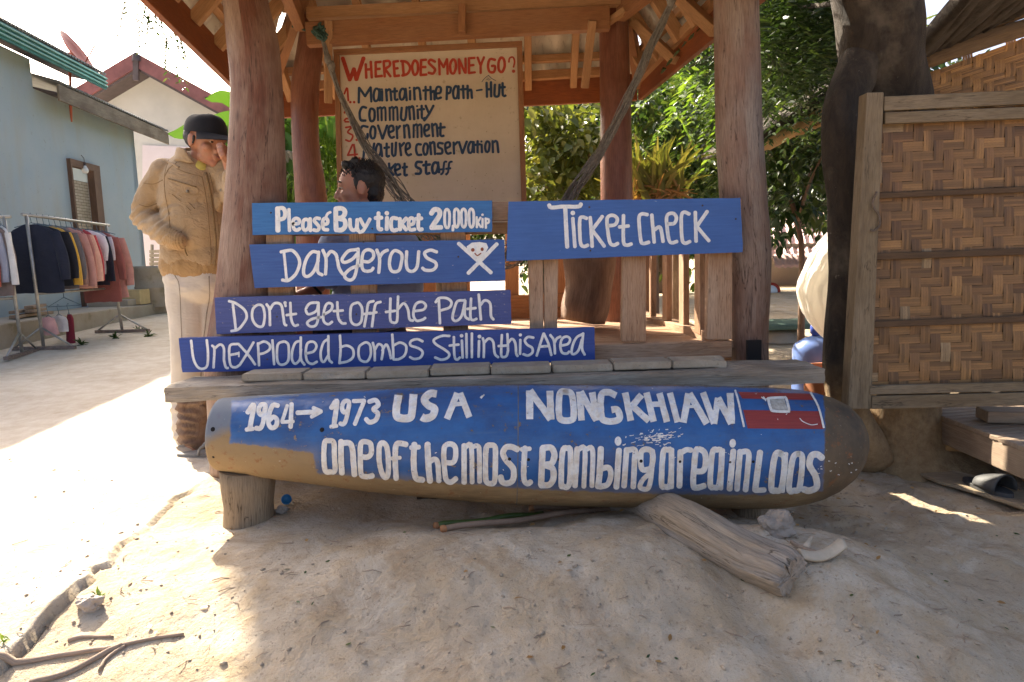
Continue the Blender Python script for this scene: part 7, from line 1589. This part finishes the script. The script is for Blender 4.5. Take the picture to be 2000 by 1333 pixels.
# left of the board: bright bamboo-like leaves and the banana plant
tree_of('bamboo_clump', 'bright willowy leaved clump seen left of the notice board', 'bush', [gpt(620, 9), P(620, 420, 9), P(625, 300, 9)], .06, .03, pxclumps(535, 700, 190, 470, 8.2, 9.6, 30), 3600, .5, .20, .035, M['leafbright'], None, None, .6)
bn_ = thing('banana_plant', gpt(500, 8.4), 'banana plant with large backlit leaves behind the cap and the left post', 'banana plant'); b = MB(); limb(b, [tuple(gpt(500, 8.4)), tuple(P(498, 420, 8.4)), tuple(P(495, 280, 8.4))], .11, .07); b.build('stem', M['leafyel'], bn_)
M['banana'] = m_leaf('banana_leaf', (.05, .12, .02), (.07, .16, .025), (.10, .19, .035), .28)
def bleaf(pts, wd, Y):
    q = catmull([tuple(P(x, y, Y+dy)) for x, y, dy in pts], .05); n = len(q); b = MB(); vs = []
    for i, c in enumerate(q):
        t_ = i/(n-1); ww = wd*math.sin(math.pi*min(1, .08+.92*t_))**.6; T = (Vector(q[min(i+1, n-1)])-Vector(q[max(0, i-1)])).normalized(); s_ = T.cross(Vector((.1, 1, .5))).normalized(); c = Vector(c)
        for k in range(-3, 4): vs.append(c+s_*ww*k/3+Vector((0, .25*ww*abs(k)/3, -.35*ww*(k/3)**2+.01*math.sin(i*1.3+k))))
    b.add(vs, [(7*i+j, 7*i+j+1, 7*i+j+8, 7*i+j+7) for i in range(n-1) for j in range(6)], None, True); b.build('leaf', M['banana'], bn_)
bleaf([(495, 290, 0), (455, 232, 0), (400, 245, -.1), (328, 262, -.2)], .13, 8.4); bleaf([(497, 280, 0), (470, 205, 0), (440, 186, -.1), (400, 192, -.2)], .11, 8.4); bleaf([(497, 280, 0), (560, 225, 0), (620, 225, -.1), (680, 260, -.2)], .22, 8.4); bleaf([(497, 285, 0), (540, 270, 0), (570, 300, -.2), (590, 350, -.3)], .20, 8.4); bleaf([(497, 280, 0), (470, 255, -.2), (430, 262, -.3), (395, 300, -.4)], .12, 8.4)
# backdrop trees far behind
bd_ = [(560, 720, 170, 500, 12.5, 'bright'), (740, 980, 150, 520, 13.5, 'mid'), (960, 1180, 140, 520, 12.5, 'dark'), (1150, 1420, 120, 520, 13, 'mid'), (1380, 1560, 60, 440, 12.5, 'dark'), (1560, 1800, 60, 420, 13, 'mid'), (1760, 2060, 60, 560, 12, 'dark')]
lbs = ['pale green tree far behind the left back post', 'broad green tree far behind the notice board', 'dark green tree far behind the gap beside the notice board', 'broad green tree far behind the spiky plant', 'dark green tree far behind the right front post', 'green tree far above the pink house', 'dark green tree far behind the bamboo panel']
for (x0, x1, y0, y1, Y, k), lb in zip(bd_, lbs):
    cx = (x0+x1)/2; tree_of('tree', lb, 'tree', [gpt(cx, Y), P(cx, (y0+y1)/2+60, Y), P(cx, y0+120, Y)], .16, .06, pxclumps(x0, x1, y0, y1, Y-1, Y+1.5, 34), 3400, .85, .24, .10, M['leaf'+k], None, 'trees far behind the hut')
# tall tree whose crown hangs over the yard from the left, above the frame: its unseen leaves are shaped to shade the foreground
tt = thing('tree', (-9.2, 6.6, .2), 'tall tree whose leafy sprays hang in the sky above the roofs, its unseen crown shaped to shade the foreground', 'tree')
b = MB(); limb(b, [(-9.2, 5.4, 0), (-9.0, 5.5, 2.5), (-8.2, 5.7, 4.6), (-6.8, 6.2, 6.0), (-5.0, 6.9, 6.9), (-3.6, 7.2, 7.3)], .24, .06, 14, .08, .15)
b.build('trunk', M['bark'], tt)
def shade_pt(x, y, z0, z): k = (z-z0)/TOSUN.z; return Vector((x, y, z0))+TOSUN*k
def edge_x(y): return -.83+.34*np.clip(2.1-y, -.25, 2)
cl = []
for _ in range(170):
    yy = random.uniform(.2, 2.5); c = shade_pt(edge_x(yy)+random.uniform(0, 1.5), yy, 0, random.uniform(4.8, 5.7)); cl.append(tuple(c)+(1,))
p_, d_ = clump_pts(cl, 15000, .34); k_ = p_[:, 2]/TOSUN.z; sx_, sy_ = p_[:, 0]-TOSUN.x*k_, p_[:, 1]-TOSUN.y*k_
kp = (sx_ > edge_x(sy_)+.03*np.sin(sy_*9)+.02*np.sin(sy_*23)) & (p_[:, 2] > 1.35+.42*p_[:, 1]); p_, d_ = p_[kp], d_[kp]; d_[:, 0] = np.abs(d_[:, 0]); leaf_mesh('crown', p_, d_, .16, .085, M['leafmid'], tt)
b = MB(); limb(b, [(-9.0, 5.6, 3.6), (-7.6, 6.6, 5.0), (-6.2, 7.2, 5.5), (-5.0, 7.6, 5.5), (-4.0, 7.6, 5.4)], .10, .03); b.build('limb', M['bark'], tt)
bs = [(tuple(P(x+random.gauss(0, 16), y+random.gauss(-6, 14), 6.0)), (random.uniform(-.5, .5), random.uniform(-.3, .3), -1)) for x, y in [(265, -20), (285, 5), (300, 10), (330, 40), (325, 60), (335, 20), (310, -10), (340, 70), (280, -30), (318, 30)] for _ in range(3)]
for q in range(0, len(bs), 3): fronds('hanging_foliage', bs[q:q+3], 9, .22, M['leafmid'], tt, .05, .016)
# small pieces belong to the part they sit on
SUB = {'nail_head': 'board', 'skull_face': 'board', 'bolt_hole': 'casing', 'weld_seam': 'casing', 'flag_disc': 'flag_red_bands', 'flag_disc_centre': 'flag_red_bands', 'cap_brim': 'cap_crown', 'cap_button': 'cap_crown', 'pocket_flap': 'jacket', 'chest_pocket': 'jacket', 'pocket_zip': 'jacket', 'zip_placket': 'jacket', 'jacket_seam': 'jacket', 'trouser_seam': 'trousers',
       'snap_button': 'jacket', 'jacket_collar': 'jacket', 'jacket_cuff': 'jacket', 'jacket_hem': 'jacket', 'shoulder_strap': 'jacket', 'eye_white': 'body', 'iris': 'body', 'eyebrow': 'body', 'eyelid': 'body', 'lips': 'body', 'hair_tuft': 'hair', 'door_screen': 'door_frame', 'gutter_moulding': 'fascia_board', 'sleeve': 'cloth_body', 'mortise_notch': 'trunk_post', 'brace': 'post', 'jug_cap': 'jug_body', 'awning': 'wall', 'thatch_straw': 'thatch_roof', 'stain_specks': 'panel'}
for o in list(COL.objects):
    k_ = o.name.split('.')[0]; p_ = o.parent
    if k_ in SUB and p_ is not None and p_.parent is None:
        sib = [c for c in p_.children if c.name.split('.')[0] == SUB[k_]]
        if sib: o.parent = sib[0]
